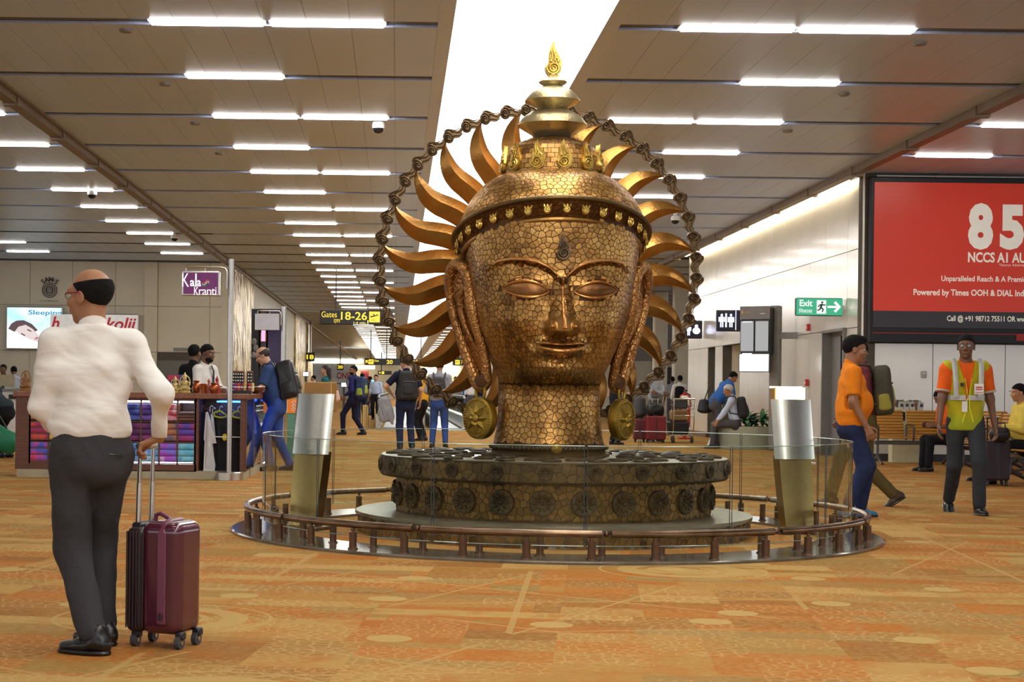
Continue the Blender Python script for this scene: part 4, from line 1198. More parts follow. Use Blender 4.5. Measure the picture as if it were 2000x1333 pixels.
# ---- two leaning information stands
def plaquemat():
    m, nt, b = _new('engraved_steel'); L = nt.links
    tc = nd(nt, 'ShaderNodeTexCoord'); sx = nd(nt, 'ShaderNodeSeparateXYZ'); L.new(tc.outputs['Object'], sx.inputs[0])
    w = nd(nt, 'ShaderNodeMath', operation='MULTIPLY'); L.new(sx.outputs[2], w.inputs[0]); w.inputs[1].default_value = 62
    fr = nd(nt, 'ShaderNodeMath', operation='FRACT'); L.new(w.outputs[0], fr.inputs[0])
    lt = nd(nt, 'ShaderNodeMath', operation='LESS_THAN'); L.new(fr.outputs[0], lt.inputs[0]); lt.inputs[1].default_value = .3
    mp = nd(nt, 'ShaderNodeMapping'); mp.inputs['Scale'].default_value = (150, 1, 62); L.new(tc.outputs['Object'], mp.inputs[0])
    n = nd(nt, 'ShaderNodeTexNoise'); n.inputs['Scale'].default_value = 1.0; L.new(mp.outputs[0], n.inputs['Vector'])
    gt = nd(nt, 'ShaderNodeMath', operation='GREATER_THAN'); L.new(n.outputs['Fac'], gt.inputs[0]); gt.inputs[1].default_value = .47
    mu = nd(nt, 'ShaderNodeMath', operation='MULTIPLY'); L.new(lt.outputs[0], mu.inputs[0]); L.new(gt.outputs[0], mu.inputs[1])
    mx = nd(nt, 'ShaderNodeMix', data_type='RGBA'); mx.inputs[6].default_value = lin((204, 202, 190)); mx.inputs[7].default_value = lin((194, 192, 180)); L.new(mu.outputs[0], mx.inputs[0])
    L.new(mx.outputs[2], b.inputs['Base Color']); b.inputs['Metallic'].default_value = 0.95; b.inputs['Roughness'].default_value = 0.22
    return m
M_plaque = plaquemat()
M_brass = mat('brushed_brass', (186, 160, 104), 0.26, 1.0, 0.08, 12)
M_tan = mat('tan_board', (170, 124, 62), 0.5, 0, .06)
M_lit = emis('lit_box', (255, 240, 205), 6.0)
for (px, py, Y, rz, lb, lit) in ((597, 1035, 13.15, -32, 'leaning steel text plaque on brass pillar, left of the statue', False), (1556, 1043, 13.3, 16, 'leaning steel text plaque on brass pillar with glowing box, right of the statue', True)):
    st_ = thing('information_stand', lb, 'information stand', (GX(px, Y, py), Y, 0), math.radians(rz))
    MB().box((0, 0, .015), (.40, .30, .03), bev=.006).build('base', M_post, st_)
    LN = math.tan(math.radians(9))
    def lean(q, up=0.0): return Vector((q[0], q[1] + LN * (q[2] - .03), q[2]))
    b_ = MB(); n = 10; rows = []
    for z, w in ((.03, .25), (.25, .27), (.45, .285), (.62, .29)):
        rows.append([lean((w * (i / n - .5), -.055 - .02 * math.cos((i / n - .5) * PI), z)) for i in range(n + 1)] + [lean((w * (.5 - i / n), .05, z)) for i in range(n + 1)])
    K = len(rows[0]); b_.add([p for r in rows for p in r], [(j * K + i, j * K + (i + 1) % K, (j + 1) * K + (i + 1) % K, (j + 1) * K + i) for j in range(3) for i in range(K)] + [tuple(range(3 * K, 4 * K))])
    b_.build('pillar', M_brass, st_, ang=35)
    pq = MB(); R0, W_ = .26, .36; rows = []
    for t in (0.0, .018):
        for z in (.60, .72, .84, .96, 1.085):
            rows.append([lean(((R0 - t) * math.sin(a), -.12 + R0 - (R0 - t) * math.cos(a), z)) for a in np.linspace(-.78, .78, 19)])
    pq.add([p for r in rows for p in r], [(j * 19 + i, j * 19 + i + 1, (j + 1) * 19 + i + 1, (j + 1) * 19 + i) for j in (0, 1, 2, 3, 5, 6, 7, 8) for i in range(18)]
           + [(i, i + 1, 5 * 19 + i + 1, 5 * 19 + i) for i in range(18)] + [(4 * 19 + i, 4 * 19 + i + 1, 9 * 19 + i + 1, 9 * 19 + i) for i in range(18)]
           + [(j * 19 + q, (j + 1) * 19 + q, (j + 6) * 19 + q, (j + 5) * 19 + q) for j in range(4) for q in (0, 18)])
    pq.build('plaque', M_plaque, st_, ang=40)
    bx = MB().box(lean((0, .02, 1.06)), (.27, .08, .24), bev=.006).build('lamp_box', M_tan, st_)
    if lit: MB().box(lean((0, .02, 1.184)), (.26, .07, .012)).box(lean((0, -.05, 1.13)), (.255, .012, .10)).build('lamp_glow', M_lit, bx, False)
# ------------------------------------------------------------------ signs, billboard and wall fittings
M_sblk = mat('sign_black', (28, 27, 24), 0.35)
M_yel = emis('sign_yellow', (250, 214, 40), 0.85)
M_yel2 = emis('sign_pale_yellow', (246, 226, 130), 0.8)
M_wht = emis('sign_white', (245, 245, 240), 0.8)
M_rod = mat('hanger_rod', (70, 64, 54), .5, .3)
def sign_board(name, label, x0, x1, y0, y1, Y, m, th=.12, rods=(), cat='sign', frame=None):
    a, b = P(x0, y0, Y), P(x1, y1, Y); w, h = b.x - a.x, a.z - b.z
    c = Vector(((a.x + b.x) / 2, Y, (a.z + b.z) / 2))
    o = thing(name, label, cat, c)
    MB().box((0, th / 2, 0), (w, th, h), bev=min(.02, h * .08)).build('board', m, o, False)
    for r in rods:
        rx = GX(r, Y, y0) - c.x
        MB().cyl((rx, th / 2, h / 2), (rx, th / 2, CEIL - c.z), .02 * max(1, Y / 60), n=6).build('hanger_rod', M_rod, o)
    return o, w, h, (lambda px, py, d=.006: (P(px, py, Y).x - c.x, -d, P(px, py, Y).z - c.z)), Y / F
def arrow(o, c, s, ang, m, name='arrow'):
    poly = [(-.09, -.5), (.09, -.5), (.09, .12), (.34, -.13), (.46, .0), (.0, .5), (-.46, .0), (-.34, -.13), (-.09, .12)]
    R = Matrix.Rotation(ang, 3, 'Y')
    b = MB(); b.prism([(p[0] * s, p[1] * s) for p in poly], .006); q = b.build(name, m, o, False, loc=c); q.rotation_euler = (0, ang, 0)
def plane_icon(o, c, s, name='plane_symbol'):
    MB().box((0, 0, 0), (s, .006, s), bev=.002).build('symbol_field', M_yel, o, False, loc=c)
    poly = [(-.36, -.04), (-.30, -.06), (-.12, .0), (.30, .14), (.38, .22), (.30, .24), (.02, .15), (-.10, .30), (-.16, .30), (-.10, .11), (-.26, .06), (-.34, .12), (-.38, .10)]
    MB().prism([(p[0] * s, p[1] * s) for p in poly], .006).box((-.12 * s, 0, -.28 * s), (.36 * s, .006, .035 * s)).build(name, M_sblk, o, False, loc=(c[0], c[1] - .006, c[2]))
o, w, h, at, k = sign_board('gate_sign', 'black hanging sign reading Gates 18-26 in yellow', 625, 767, 605, 635.5, 50, M_sblk, rods=(656, 742))
text('Gates', 1, at(643, 614.5), M_yel, o, width=30 * k, height=11.5 * k)
text('द्वार', 1, at(658, 628.5), M_yel, o, width=13 * k, height=9 * k)
text('18-26', 1, at(691.5, 617.5), M_yel, o, width=51 * k, height=16 * k, bold=.015)
text('1-6 min.', 1, at(703, 631), M_yel2, o, width=25 * k, height=4.6 * k, bold=.02)
MB().ball((0, 0, .06), .022, 8, 6).box((0, 0, 0), (.03, .01, .09)).build('walker_symbol', M_yel2, o, False, loc=at(718.5, 631))
plane_icon(o, at(731.5, 619.5), 21 * k)
arrow(o, at(753, 619), 18 * k, math.radians(-22), M_yel)
o, w, h, at, k = sign_board('gate_sign', 'far black sign reading 20 and 21-26 hanging above the walkway', 712, 835, 700, 714.5, 105, M_sblk, rods=(724, 755, 822))
arrow(o, at(717, 707), 9 * k, math.radians(-45), M_yel); plane_icon(o, at(725, 707), 9.5 * k)
text('Gate', 1, at(735.5, 705), M_yel, o, width=9 * k, height=4 * k, bold=.02); text('20', 1, at(761, 707.5), M_yel, o, width=12 * k, height=8 * k, bold=.03)
text('Gates', 1, at(805, 704.5), M_yel, o, width=11 * k, height=4 * k, bold=.02); text('21-26', 1, at(823, 707), M_yel, o, width=21 * k, height=8 * k, bold=.03)
o, w, h, at, k = sign_board('gate_sign', 'far black sign fragment with yellow square seen below the left ear', 884, 906, 700, 714.5, 105, M_sblk, rods=(895,))
plane_icon(o, at(893.5, 708), 9 * k); text('7', 1, at(902, 708), M_yel, o, height=7 * k)
o, w, h, at, k = sign_board('gate_sign', 'small far black and yellow sign under the 20 sign', 738, 765, 724.5, 732.5, 165, M_sblk, rods=(745,))
arrow(o, at(742, 728.5), 5 * k, math.radians(-45), M_yel); MB().box((0, 0, 0), (5 * k, .01, 5 * k)).build('symbol_field', M_yel, o, False, loc=at(748, 728.5))
for (x0, x1, y0, y1, Y, t, lb) in ((597, 614.5, 689, 706.5, 92, '18', 'square black sign with yellow 18, left of the teal woman'), (658, 671, 711, 723.5, 130, '20', 'smaller square black sign with yellow 20, above the indigo man')):
    o, w, h, at, k = sign_board('number_sign', lb, x0, x1, y0, y1, Y, M_sblk, rods=((x0 + x1) / 2,))
    text(t, 1, (0, -.006, 0), M_yel, o, width=w * .78, height=h * .52, bold=.03)
# exit and washroom signs fixed to the white wall
M_exit = emis('exit_green', (16, 150, 110), 0.9)
o, w, h, at, k = sign_board('exit_sign', 'lit green exit sign with running figure and arrow', 1554.5, 1646, 581.5, 618, 29.4, mat('exit_case', (14, 70, 54), .4), th=.10)
MB().box((0, 0, 0), (w * .975, .008, h * .92)).build('lit_face', M_exit, o, False, loc=(0, -.004, 0))
text('Exit', 1, at(1574, 592.5, .012), M_wht, o, width=25 * k, height=12.5 * k, bold=.02)
text('िनकास', 1, at(1573, 607.5, .012), M_wht, o, width=26 * k, height=9 * k)
MB().box((0, 0, 0), (18 * k, .008, 26 * k)).build('doorway_symbol', M_wht, o, False, loc=at(1604, 600, .010))
rn = MB()
rn.ball((1.5 * k, 0, 9 * k), 2.2 * k, 10, 8)
for a, b, r in (((1, 6), (-1.5, -1), 2.2), ((-1.5, -1), (3.5, -4.5), 1.5), ((3.5, -4.5), (1.5, -10), 1.3), ((-1.5, -1), (-4, -6), 1.5), ((-4, -6), (-8.5, -6.5), 1.2), ((1, 5.5), (-5, 3), 1.2), ((-5, 3), (-6, -1), 1.1), ((1, 5.5), (5.5, 3), 1.2), ((5.5, 3), (8, 5), 1.1)):
    rn.cyl((a[0] * k, 0, a[1] * k), (b[0] * k, 0, b[1] * k), r * k, n=8)
rn.build('running_figure', mat('exit_dark_green', (8, 92, 70), .5), o, loc=at(1604, 600, .014))
poly = [(-13, 2), (5, 2), (-1, 8), (3, 11), (13, 0), (3, -11), (-1, -8), (5, -2), (-13, -2)]
MB().prism([(p[0] * k, p[1] * k) for p in poly], .008).build('arrow', M_wht, o, False, loc=at(1629, 600, .012))
MB().box((w / 2 + .12, .05, 0), (.26, .05, .06)).build('wall_bracket', M_steel, o, False)
M_navy = mat('sign_navy', (18, 20, 44), .3); M_bwht = emis('sign_blue_white', (210, 216, 255), 1.6)
def figure(o, c, s, dress):
    m = MB(); m.ball((0, 0, .40 * s), (.085 * s, .006, .085 * s), 12, 8)
    if dress: m.prism([(-.10 * s, .28 * s), (.10 * s, .28 * s), (.24 * s, -.12 * s), (-.24 * s, -.12 * s)], .008)
    else: m.box((0, 0, .09 * s), (.24 * s, .008, .40 * s))
    for q in (-1, 1):
        m.box((q * .07 * s, 0, -.28 * s), (.085 * s, .008, .40 * s)); m.box((q * (.19 if not dress else .2) * s, 0, .08 * s), (.07 * s, .008, .34 * s))
    m.build('person_symbol', M_bwht, o, False, loc=c)
o, w, h, at, k = sign_board('washroom_sign', 'dark blue sign with lit man and woman symbols', 1399.5, 1446, 605.5, 648, 38.2, M_navy, th=.1)
figure(o, at(1409.5, 626.5), 27 * k, False); figure(o, at(1427.5, 626.5), 27 * k, True)
MB().box((0, 0, 0), (3 * k, .008, 27 * k)).build('divider', M_bwht, o, False, loc=at(1418, 626)); MB().box((0, 0, 0), (1.2 * k, .008, 38 * k)).build('divider', M_bwht, o, False, loc=at(1437, 626))
o, w, h, at, k = sign_board('washroom_sign', 'smaller dark blue sign with lit white symbol behind the halo chain', 1334, 1371.5, 626, 662, 43, M_navy, th=.1)
figure(o, at(1345, 645), 22 * k, False)
MB().ball((0, 0, .10), .045, 10, 8).ball((0, 0, -.02), (.10, .01, .09), 12, 8).build('baby_symbol', M_bwht, o, False, loc=at(1360, 645))
# flight information display on its column
fd = thing('flight_display', 'angled flight information display, two grey screens over a bright white one, on a grey column', 'display', (GX(1472, 33), 33, 0), math.radians(-33))
M_scr = emis('dim_screen', (150, 152, 154), 0.75); M_scrw = emis('white_screen', (248, 248, 255), 3.0)
def fz(y): return GZ(1470, y, 33)
zt, zb_ = fz(600), fz(693)
MB().box((0, .16, (zt + zb_) / 2), (.62, .26, zt - zb_), bev=.02).build('case', M_black, fd, False)
MB().box((0, .02, fz(611)), (.62, .03, .26)).build('header', mat('header_grey', (120, 116, 112), .4), fd, False)
MB().box((-.26, .0, fz(610)), (.035, .01, .06)).box((-.16, .0, fz(610)), (.1, .01, .012)).build('header_mark', mat('header_orange', (214, 160, 90), .5), fd, False); MB().box((.17, .0, fz(613)), (.1, .01, .012)).build('header_mark', M_white, fd, False)
for dx in (-.155, .155): 
    s_ = MB().box((dx, .022, fz(657)), (.295, .03, .66)).build('screen_frame', M_dgrey, fd, False); MB().box((dx, .004, fz(657)), (.265, .012, .60)).build('screen', M_scr, s_, False)
s_ = MB().box((0, .04, fz(709)), (.64, .07, .38)).build('screen_frame', M_dgrey, fd, False); MB().box((0, .0, fz(709)), (.60, .012, .34)).build('screen', M_scrw, s_, False)
for z in (fz(629), fz(691)): MB().box((-.15, .0, z), (.2, .01, .015)).build('status_light', M_bwht, fd, False)
MB().box((.30, .40, zb_ / 2 + .5), (.20, .20, zb_ + 1.0), bev=.02).build('column', M_grey, fd, False)
MB().box((.62, .40, fz(655)), (.7, .14, .13)).build('bracket', M_grey, fd, False)
# red boxes on the wall
M_red = mat('alarm_red', (186, 44, 38), .4)
for (px, py, lb) in ((1581, 640, 'small red alarm box high on the white wall'), (1579, 748, 'small red call point low on the white wall beside the door')):
    yy = WX * F / (px - VX); z = GZ(px, py, yy)
    o = thing('alarm_box', lb, 'alarm box', (WX, yy, z)); MB().box((-.04, 0, 0), (.06, .10, .14), bev=.01).build('case', M_red, o, False); MB().box((-.073, 0, .0), (.01, .05, .05)).build('plate', M_white, o, False)
o = thing('wall_socket', 'small grey socket plate on the white wall behind the benches', 'socket', (GX(1804, 28.3), CY, GZ(1804, 732, 28.3)))
MB().box((0, -.005, 0), (.09, .03, .12), bev=.008).build('plate', mat('plate_grey', (176, 172, 166), .4), o, False); MB().box((0, -.022, .02), (.04, .01, .03)).build('switch', M_white, o, False)
# red billboard
M_bred = mat('billboard_red', (196, 52, 30), .32, 0, .06, .5, emit=0.22); M_bdark = mat('billboard_dark', (52, 46, 52), .3)
M_bw = mat('billboard_white', (226, 220, 206), .5, 0, .02, emit=.25)
a, b = P(1703, 356, CY), P(2000, 606, CY)
X0, X1 = a.x, a.x + 5.2
zT, zB = P(1703, 358, CY).z, P(1703, 608, CY).z; zK = P(1703, 640, CY).z; zF = P(1703, 664, CY).z
bb = thing('billboard', 'large red advertising billboard with the number 85 in grey white', 'billboard', ((X0 + X1) / 2, CY, 0))
cx_ = (X0 + X1) / 2
MB().box((0, -.08, (zT + zF) / 2 + .02), (X1 - X0 + .14, .14, zT - zF + .16), bev=.02).build('frame', M_black, bb, False)
MB().box((0, -.155, (zT + zB) / 2), (X1 - X0, .02, zT - zB)).build('red_panel', M_bred, bb, False)
MB().box((0, -.155, (zB + zK) / 2), (X1 - X0, .02, zB - zK)).build('dark_strip', M_bdark, bb, False)
MB().box((0, -.155, P(1703, 651, CY).z), (X1 - X0, .012, .012)).build('red_line', M_red, bb, False)
MB().box((P(1990, 655, CY).x - cx_ + .3, -.157, P(1990, 660, CY).z), (.8, .012, .12)).build('red_block', M_red, bb, False)
kb = CY / F
def bt(s, x0, x1, y0, y1, bold=.02, mm=None):
    c = P((x0 + x1) / 2, (y0 + y1) / 2, CY); text(s, 1, (c.x - cx_, -.170, c.z), mm or M_bw, bb, width=(x1 - x0) * kb, height=(y1 - y0) * kb, bold=bold)
bt('8', 1884, 1933, 399, 490, .055); bt('5', 1946, 1993, 402, 490, .055)
bt('NCCS A1 AUD', 1884, 2012, 495, 515, .03)
bt('*Source: Advertising Educ', 1944, 2016, 517, 523.5, .0)
bt('Unparalleled Reach & A Premier', 1832, 2003, 541, 555, .02)
bt('Powered by Times OOH & DIAL India', 1778, 2002, 567, 583, .025)
bt('Call @ +91 98712 75511 OR www', 1843, 2003, 618, 632, .02)
# far hall: advertisement ONE, shop light, ceiling cameras
o = thing('billboard', 'distant grey billboard with the red word ONE', 'billboard', (GX(652, 208), 208, 0))
MB().box((0, 0, 2.2), (5.4, .2, 4.4)).build('panel', mat('far_board_grey', (168, 166, 160), .5, emit=.1), o, False)
text('ONE', 1, (1.2, -.12, 2.9), M_red, o, width=1.7, height=.85, bold=.02); MB().box((0, -.11, 1.9), (3.4, .02, .12)).build('caption_bar', M_dgrey, o, False)
# logo and posters on the beige wall
lg = thing('wall_logo', 'round dark emblem with arched lettering SAM\'S on the beige wall', 'logo', (GX(97, BY, 570), BY, GZ(97, 567, BY)))
k = BY / F
M_logo = mat('logo_dark', (72, 62, 60), .5)
MB().lathe([(1e-3, .02), (15 * k, .02), (15 * k, 0)], 32).build('disc', M_logo, lg).rotation_euler = (PI / 2, 0, 0)
for rr_, nn_ in ((12.5, 40), (9, 30)): MB().tube([(rr_ * k * math.cos(t), -.025, rr_ * k * math.sin(t)) for t in np.linspace(0, 2 * PI, nn_, endpoint=False)], .6 * k, 6, closed=True).build('ring', M_wbeige, lg)
MB().ball((0, -.02, 0), (5 * k, .02, 7 * k), 12, 8).ball((0, -.03, 4 * k), (3 * k, .02, 3 * k), 10, 8).build('emblem_figure', M_grey, lg)
for ch, a in (('S', 128), ('A', 107), ('M', 83), ("'", 66), ('S', 50)):
    t = math.radians(a); text(ch, 1, (21 * k * math.cos(t), -.01, 21 * k * math.sin(t)), M_logo, lg, height=(10 if ch != "'" else 4) * k, bold=.03, R=(0, PI / 2 - t, 0), name='letter')
text('COMPANY', 1, (0, -.01, -21.5 * k), M_logo, lg, width=38 * k, height=3.2 * k)
def skyblue():
    m, nt, b = _new('advert_blue'); L = nt.links
    tc = nd(nt, 'ShaderNodeTexCoord'); n = nd(nt, 'ShaderNodeTexNoise'); n.inputs['Scale'].default_value = 1.3
    L.new(tc.outputs['Object'], n.inputs['Vector']); r = ramp(nt, [(.3, (150, 214, 232)), (.6, (226, 244, 246))]); L.new(n.outputs['Fac'], r.inputs[0])
    L.new(r.outputs[0], b.inputs['Base Color']); L.new(r.outputs[0], b.inputs['Emission Color']); b.inputs['Emission Strength'].default_value = .85
    return m
ad = thing('lit_advert', 'lit blue advertisement of a sleeping face, headed Sleeping', 'advertisement', (GX(66, 49.83, 640), 49.83, GZ(66, 641, 49.83)))
k = 49.83 / F
MB().box((0, .12, 0), (110 * k, .16, 84 * k), bev=.02).build('frame', M_steel, ad, False)
MB().box((0, .03, 0), (105 * k, .03, 79 * k)).build('lit_face', skyblue(), ad, False)
text('Sleeping', 1, ((88 - 66) * k, .008, (641 - 612) * k), emis('advert_text', (30, 120, 180), .8), ad, width=66 * k, height=12 * k, bold=.02)
M_adskin = emis('advert_skin', (222, 206, 204), .75); M_adhair = emis('advert_hair', (92, 66, 72), .6); M_adpil = emis('advert_pillow', (240, 248, 252), 1.0)
def flat(name, m, pts, c, d=.006, y=.008):
    MB().prism([(p[0] * k, -p[1] * k) for p in pts], d).build(name, m, ad, False, loc=(0, y, 0))
flat('pillow', M_adpil, [(-50, 22), (-46, 2), (-20, 10), (10, 34), (20, 38), (-50, 38)], 0)
flat('hair', M_adhair, [(-50, 2), (-44, -8), (-34, -14), (-20, -15), (-4, -8), (8, 4), (2, 8), (-14, 0), (-30, 4), (-38, 8)], 0, y=.004)
flat('face', M_adskin, [(-36, 6), (-30, -2), (-16, -6), (-2, 2), (10, 14), (14, 22), (10, 28), (2, 26), (-12, 20), (-26, 14)], 0, y=-.002)
flat('eye_line', M_adhair, [(-12, 2), (-4, 6), (-5, 8), (-13, 4)], 0, y=-.008); flat('eye_line', M_adhair, [(-24, 10), (-16, 14), (-17, 16), (-25, 12)], 0, y=-.008); flat('lips', emis('advert_lips', (190, 110, 120), .6), [(2, 20), (8, 17), (9, 20), (4, 23)], 0, y=-.008)
hs = thing('shop_sign', 'white framed shop sign with red script lettering on the beige wall', 'sign', (GX(183, 49.82, 633), 49.82, GZ(183, 632, 49.82)))
k = 49.82 / F
MB().box((0, .1, 0), (174 * k, .14, 38 * k), bev=.02).build('frame', M_steel, hs, False); MB().box((0, .025, 0), (170 * k, .02, 34 * k)).build('face', mat('sign_face_white', (226, 224, 220), .4, emit=.25), hs, False)
M_script = mat('script_red', (190, 34, 50), .4, emit=.2)
text('h', 1, ((108 - 183) * k, .01, 0), M_script, hs, width=16 * k, height=25 * k, bold=.02, shear=.25); text('kolii', 1, ((236 - 183) * k, .01, 0), M_script, hs, width=60 * k, height=24 * k, bold=.02, shear=.25)
# dome cameras and detectors on the ceiling
def dome(px, py, lb, drop=.0):
    v = (VY - py) + ROLL * (px - VX); Y = F * (CEIL - HC - .15 - drop) / v; x = GX(px, Y, py)
    o = thing('dome_camera', lb, 'camera', (x, Y, CEIL - drop))
    MB().lathe([(.04, drop + .0), (.04, .0), (.085, -.01), (.095, -.06), (.088, -.10)], 20, cap=False).build('housing', M_white, o)
    MB().ball((0, 0, -.10), (.085, .085, .075), 16, 10).build('dome', mat('smoked_dome', (30, 30, 36), .1), o)
dome(739, 258, 'white dome camera under the ceiling left of the halo'); dome(1319, 436, 'white dome camera on a stem right of the halo', .2); dome(180, 386, 'dome camera under the ceiling far left'); dome(341, 470, 'dome camera near the kiosk sign', .05)
sp = MB().lathe([(.0, -.03), (.06, -.03), (.075, -.01), (.075, .0)], 16).mesh('smoke_detector', M_grey)
for i, (px, py, lb) in enumerate(((246, 58, 'small round detector below the first left lamp row'), (323, 163, 'small round detector below the second left lamp row'), (382, 240, 'small round detector below the third left lamp row'), (1797, 83, 'small round detector below the first right lamp row'), (1648, 183, 'small round detector below the second right lamp row'), (1538, 255, 'small round detector below the third right lamp row'), (428, 299, 'small round detector below the fourth left lamp row'))):
    v = (VY - py) + ROLL * (px - VX); Y = F * (CEIL - HC) / v
    tag(link('smoke_detector', sp, None, (GX(px, Y, py), Y, CEIL)), lb, 'detector', 'detectors on the ceiling')
# ------------------------------------------------------------------ shop kiosk on the left
KY = 20.1
def KX(px, Y=KY): return GX(px, Y, 850)
def KZ(px, py, Y=KY): return GZ(px, py, Y)
M_wood = wood('dark_counter_wood', (84, 46, 28), (112, 66, 40), (1.2, 1.2, 14))
M_wood2 = wood('counter_top_wood', (112, 62, 34), (140, 84, 48), (10, 1, 1), .3)
M_plinth = mat('kiosk_plinth', (172, 160, 132), .5)
M_led = emis('shelf_light', (214, 228, 255), 14.0)
M_bglass = glassmat('case_glass', (.75, .85, 1.0), 1.5)
X0, X1 = KX(30), KX(480); XD = KX(384)
TOPZ = 1.055
kiosk = thing('shop_kiosk', 'dark wooden shop kiosk with lit shelves of shawls and a steel sign pole', 'kiosk', ((X0 + X1) / 2, KY, 0))
kc = (X0 + X1) / 2
def kb_(c, d, nm, m, bev=0.0, par=None): return MB().box((c[0] - kc, c[1] - KY, c[2]), d, bev=bev).build(nm, m, par or kiosk, False)
D = 0.75
kb_(((X0 + X1) / 2, KY + D / 2, .05), (X1 - X0 - .04, D, .10), 'plinth', M_plinth)
kb_(((X0 + X1) / 2, KY + D / 2, TOPZ - .035), (X1 - X0 + .06, D + .08, .07), 'counter_top', M_wood2, .01)
kb_((X0 + .2, KY + D / 2, .55), (.40, D, .90), 'end_panel', M_wood)
kb_(((X0 + .4 + XD) / 2, KY + .42, .55), (XD - X0 - .4, .04, .90), 'back_panel', M_wood)
kb_(((X0 + .4 + XD) / 2, KY + .21, .135), (XD - X0 - .4, .42, .09), 'shelf_base', M_wood)
kb_(((X0 + .4 + XD) / 2, KY + .21, .975), (XD - X0 - .4, .42, .03), 'shelf_top', M_wood)
kb_(((X0 + .4 + XD) / 2, KY + .05, .945), (XD - X0 - .5, .04, .02), 'shelf_light', M_led)
kb_(((X0 + .4 + XD) / 2, KY + .05, .20), (XD - X0 - .5, .03, .012), 'shelf_light', M_led)
kb_((XD, KY + D / 2, .55), (.05, D, .90), 'divider', M_wood)
kb_((X1 - .04, KY + D / 2, .55), (.06, D, .90), 'divider', M_wood)
kb_(((XD + X1) / 2, KY + .60, .55), (X1 - XD, .04, .90), 'back_panel', M_wood)
cols = [58, 95, 130, 165, 200, 237, 275, 311, 346.5, 381]
for px in cols: kb_((KX(px), KY + .21, .57), (.022, .42, .80), 'shelf_divider', M_wood)
rows_ = [(.195, .45), (.455, .695), (.705, .93)]
for z in (.45, .70): kb_(((KX(58) + KX(381)) / 2, KY + .21, z), (KX(381) - KX(58), .42, .012), 'shelf_board', M_wood)
def cloth(name, c1, c2, c3, sc_=9):
    m, nt, b = _new(name); L = nt.links
    tc = nd(nt, 'ShaderNodeTexCoord'); n = nd(nt, 'ShaderNodeTexVoronoi'); n.inputs['Scale'].default_value = sc_
    n2 = nd(nt, 'ShaderNodeTexNoise'); n2.inputs['Scale'].default_value = sc_ * .8; n2.inputs['Detail'].default_value = 4
    L.new(tc.outputs['Object'], n.inputs['Vector']); L.new(tc.outputs['Object'], n2.inputs['Vector'])
    a = nd(nt, 'ShaderNodeMath', operation='MULTIPLY_ADD'); L.new(n.outputs['Distance'], a.inputs[0]); a.inputs[1].default_value = .5; L.new(n2.outputs['Fac'], a.inputs[2])
    r = ramp(nt, [(.45, c1), (.62, c2), (.85, c3)]); L.new(a.outputs[0], r.inputs[0]); L.new(r.outputs[0], b.inputs['Base Color'])
    b.inputs['Roughness'].default_value = .55; b.inputs['Sheen Weight'].default_value = .2
    return m
shawls = {(0, 0): ('floral red, pink and blue', (206, 60, 50), (214, 70, 150), (60, 90, 210)), (0, 1): ('red patterned', (200, 50, 40), (220, 90, 60), (160, 40, 90)), (0, 2): ('orange', (210, 120, 60), (190, 80, 40), (230, 160, 90)),
          (5, 0): ('pale blue', (110, 170, 225), (150, 200, 235), (90, 130, 210)), (5, 1): ('deep purple', (96, 24, 84), (130, 40, 110), (70, 20, 80)), (5, 2): ('blue', (60, 80, 190), (90, 120, 210), (40, 50, 140)),
          (6, 0): ('sky blue folded', (130, 190, 235), (170, 215, 240), (100, 150, 220)), (6, 1): ('plum', (104, 30, 92), (140, 50, 120), (80, 30, 90)), (6, 2): ('violet', (90, 60, 160), (120, 80, 190), (60, 40, 120)),
          (7, 0): ('white and magenta', (206, 200, 235), (190, 60, 200), (120, 110, 220)), (7, 1): ('rust and slate striped', (130, 50, 50), (90, 90, 130), (170, 110, 70)), (7, 2): ('crimson and white', (168, 30, 60), (220, 200, 215), (190, 50, 80)),
          (8, 0): ('turquoise', (40, 150, 200), (140, 205, 225), (90, 180, 215)), (8, 1): ('purple and red', (120, 50, 150), (170, 40, 90), (90, 60, 170)), (8, 2): ('brown', (96, 60, 50), (120, 80, 64), (80, 50, 44)),
          (1, 0): ('green', (40, 120, 90), (90, 160, 120), (30, 80, 70)), (1, 1): ('yellow', (210, 170, 60), (230, 200, 110), (180, 120, 40)), (2, 1): ('pink', (214, 110, 150), (230, 160, 190), (190, 70, 120)), (3, 0): ('teal', (30, 120, 130), (80, 170, 170), (20, 80, 100)), (4, 1): ('wine', (120, 26, 50), (150, 50, 70), (90, 20, 40))}
rown = ('bottom', 'middle', 'top')
for (c, r), (nm, c1, c2, c3) in shawls.items():
    xa, xb = KX(cols[c]) + .013, KX(cols[c + 1]) - .013; za, zb2 = rows_[r]
    w = xb - xa; hh = zb2 - za - .02
    if c == 8 and r == 2: hh *= .55
    o = thing('folded_shawl', '%s folded shawl on the %s kiosk shelf%s' % (nm, rown[r], ', far left end' if c == 0 else ', behind the man' if c < 5 else ''), 'shawl', ((xa + xb) / 2, KY + .16, za + .008), 0, 'folded shawls on the kiosk shelves')
    mm = cloth('shawl_' + nm.replace(' ', '_').replace(',', ''), c1, c2, c3, 7 + 2 * r)
    n = 3
    for k in range(n):
        z0 = hh * k / n; f = MB(); prof = []
        for i in range(9):
            t = PI * i / 8; prof.append((-.15 - .02 * math.sin(t), z0 + hh / n * (.5 - .48 * math.cos(t))))
        prof += [(.15, z0 + hh / n * .97), (.15, z0 + .004)]
        f.add([(x, y, z) for x in (-w / 2, w / 2) for (y, z) in prof], [tuple(range(11)), tuple(range(11, 22))[::-1]] + [(i, (i + 1) % 11, 11 + (i + 1) % 11, 11 + i) for i in range(11)])
        f.build('fold', mm, o)
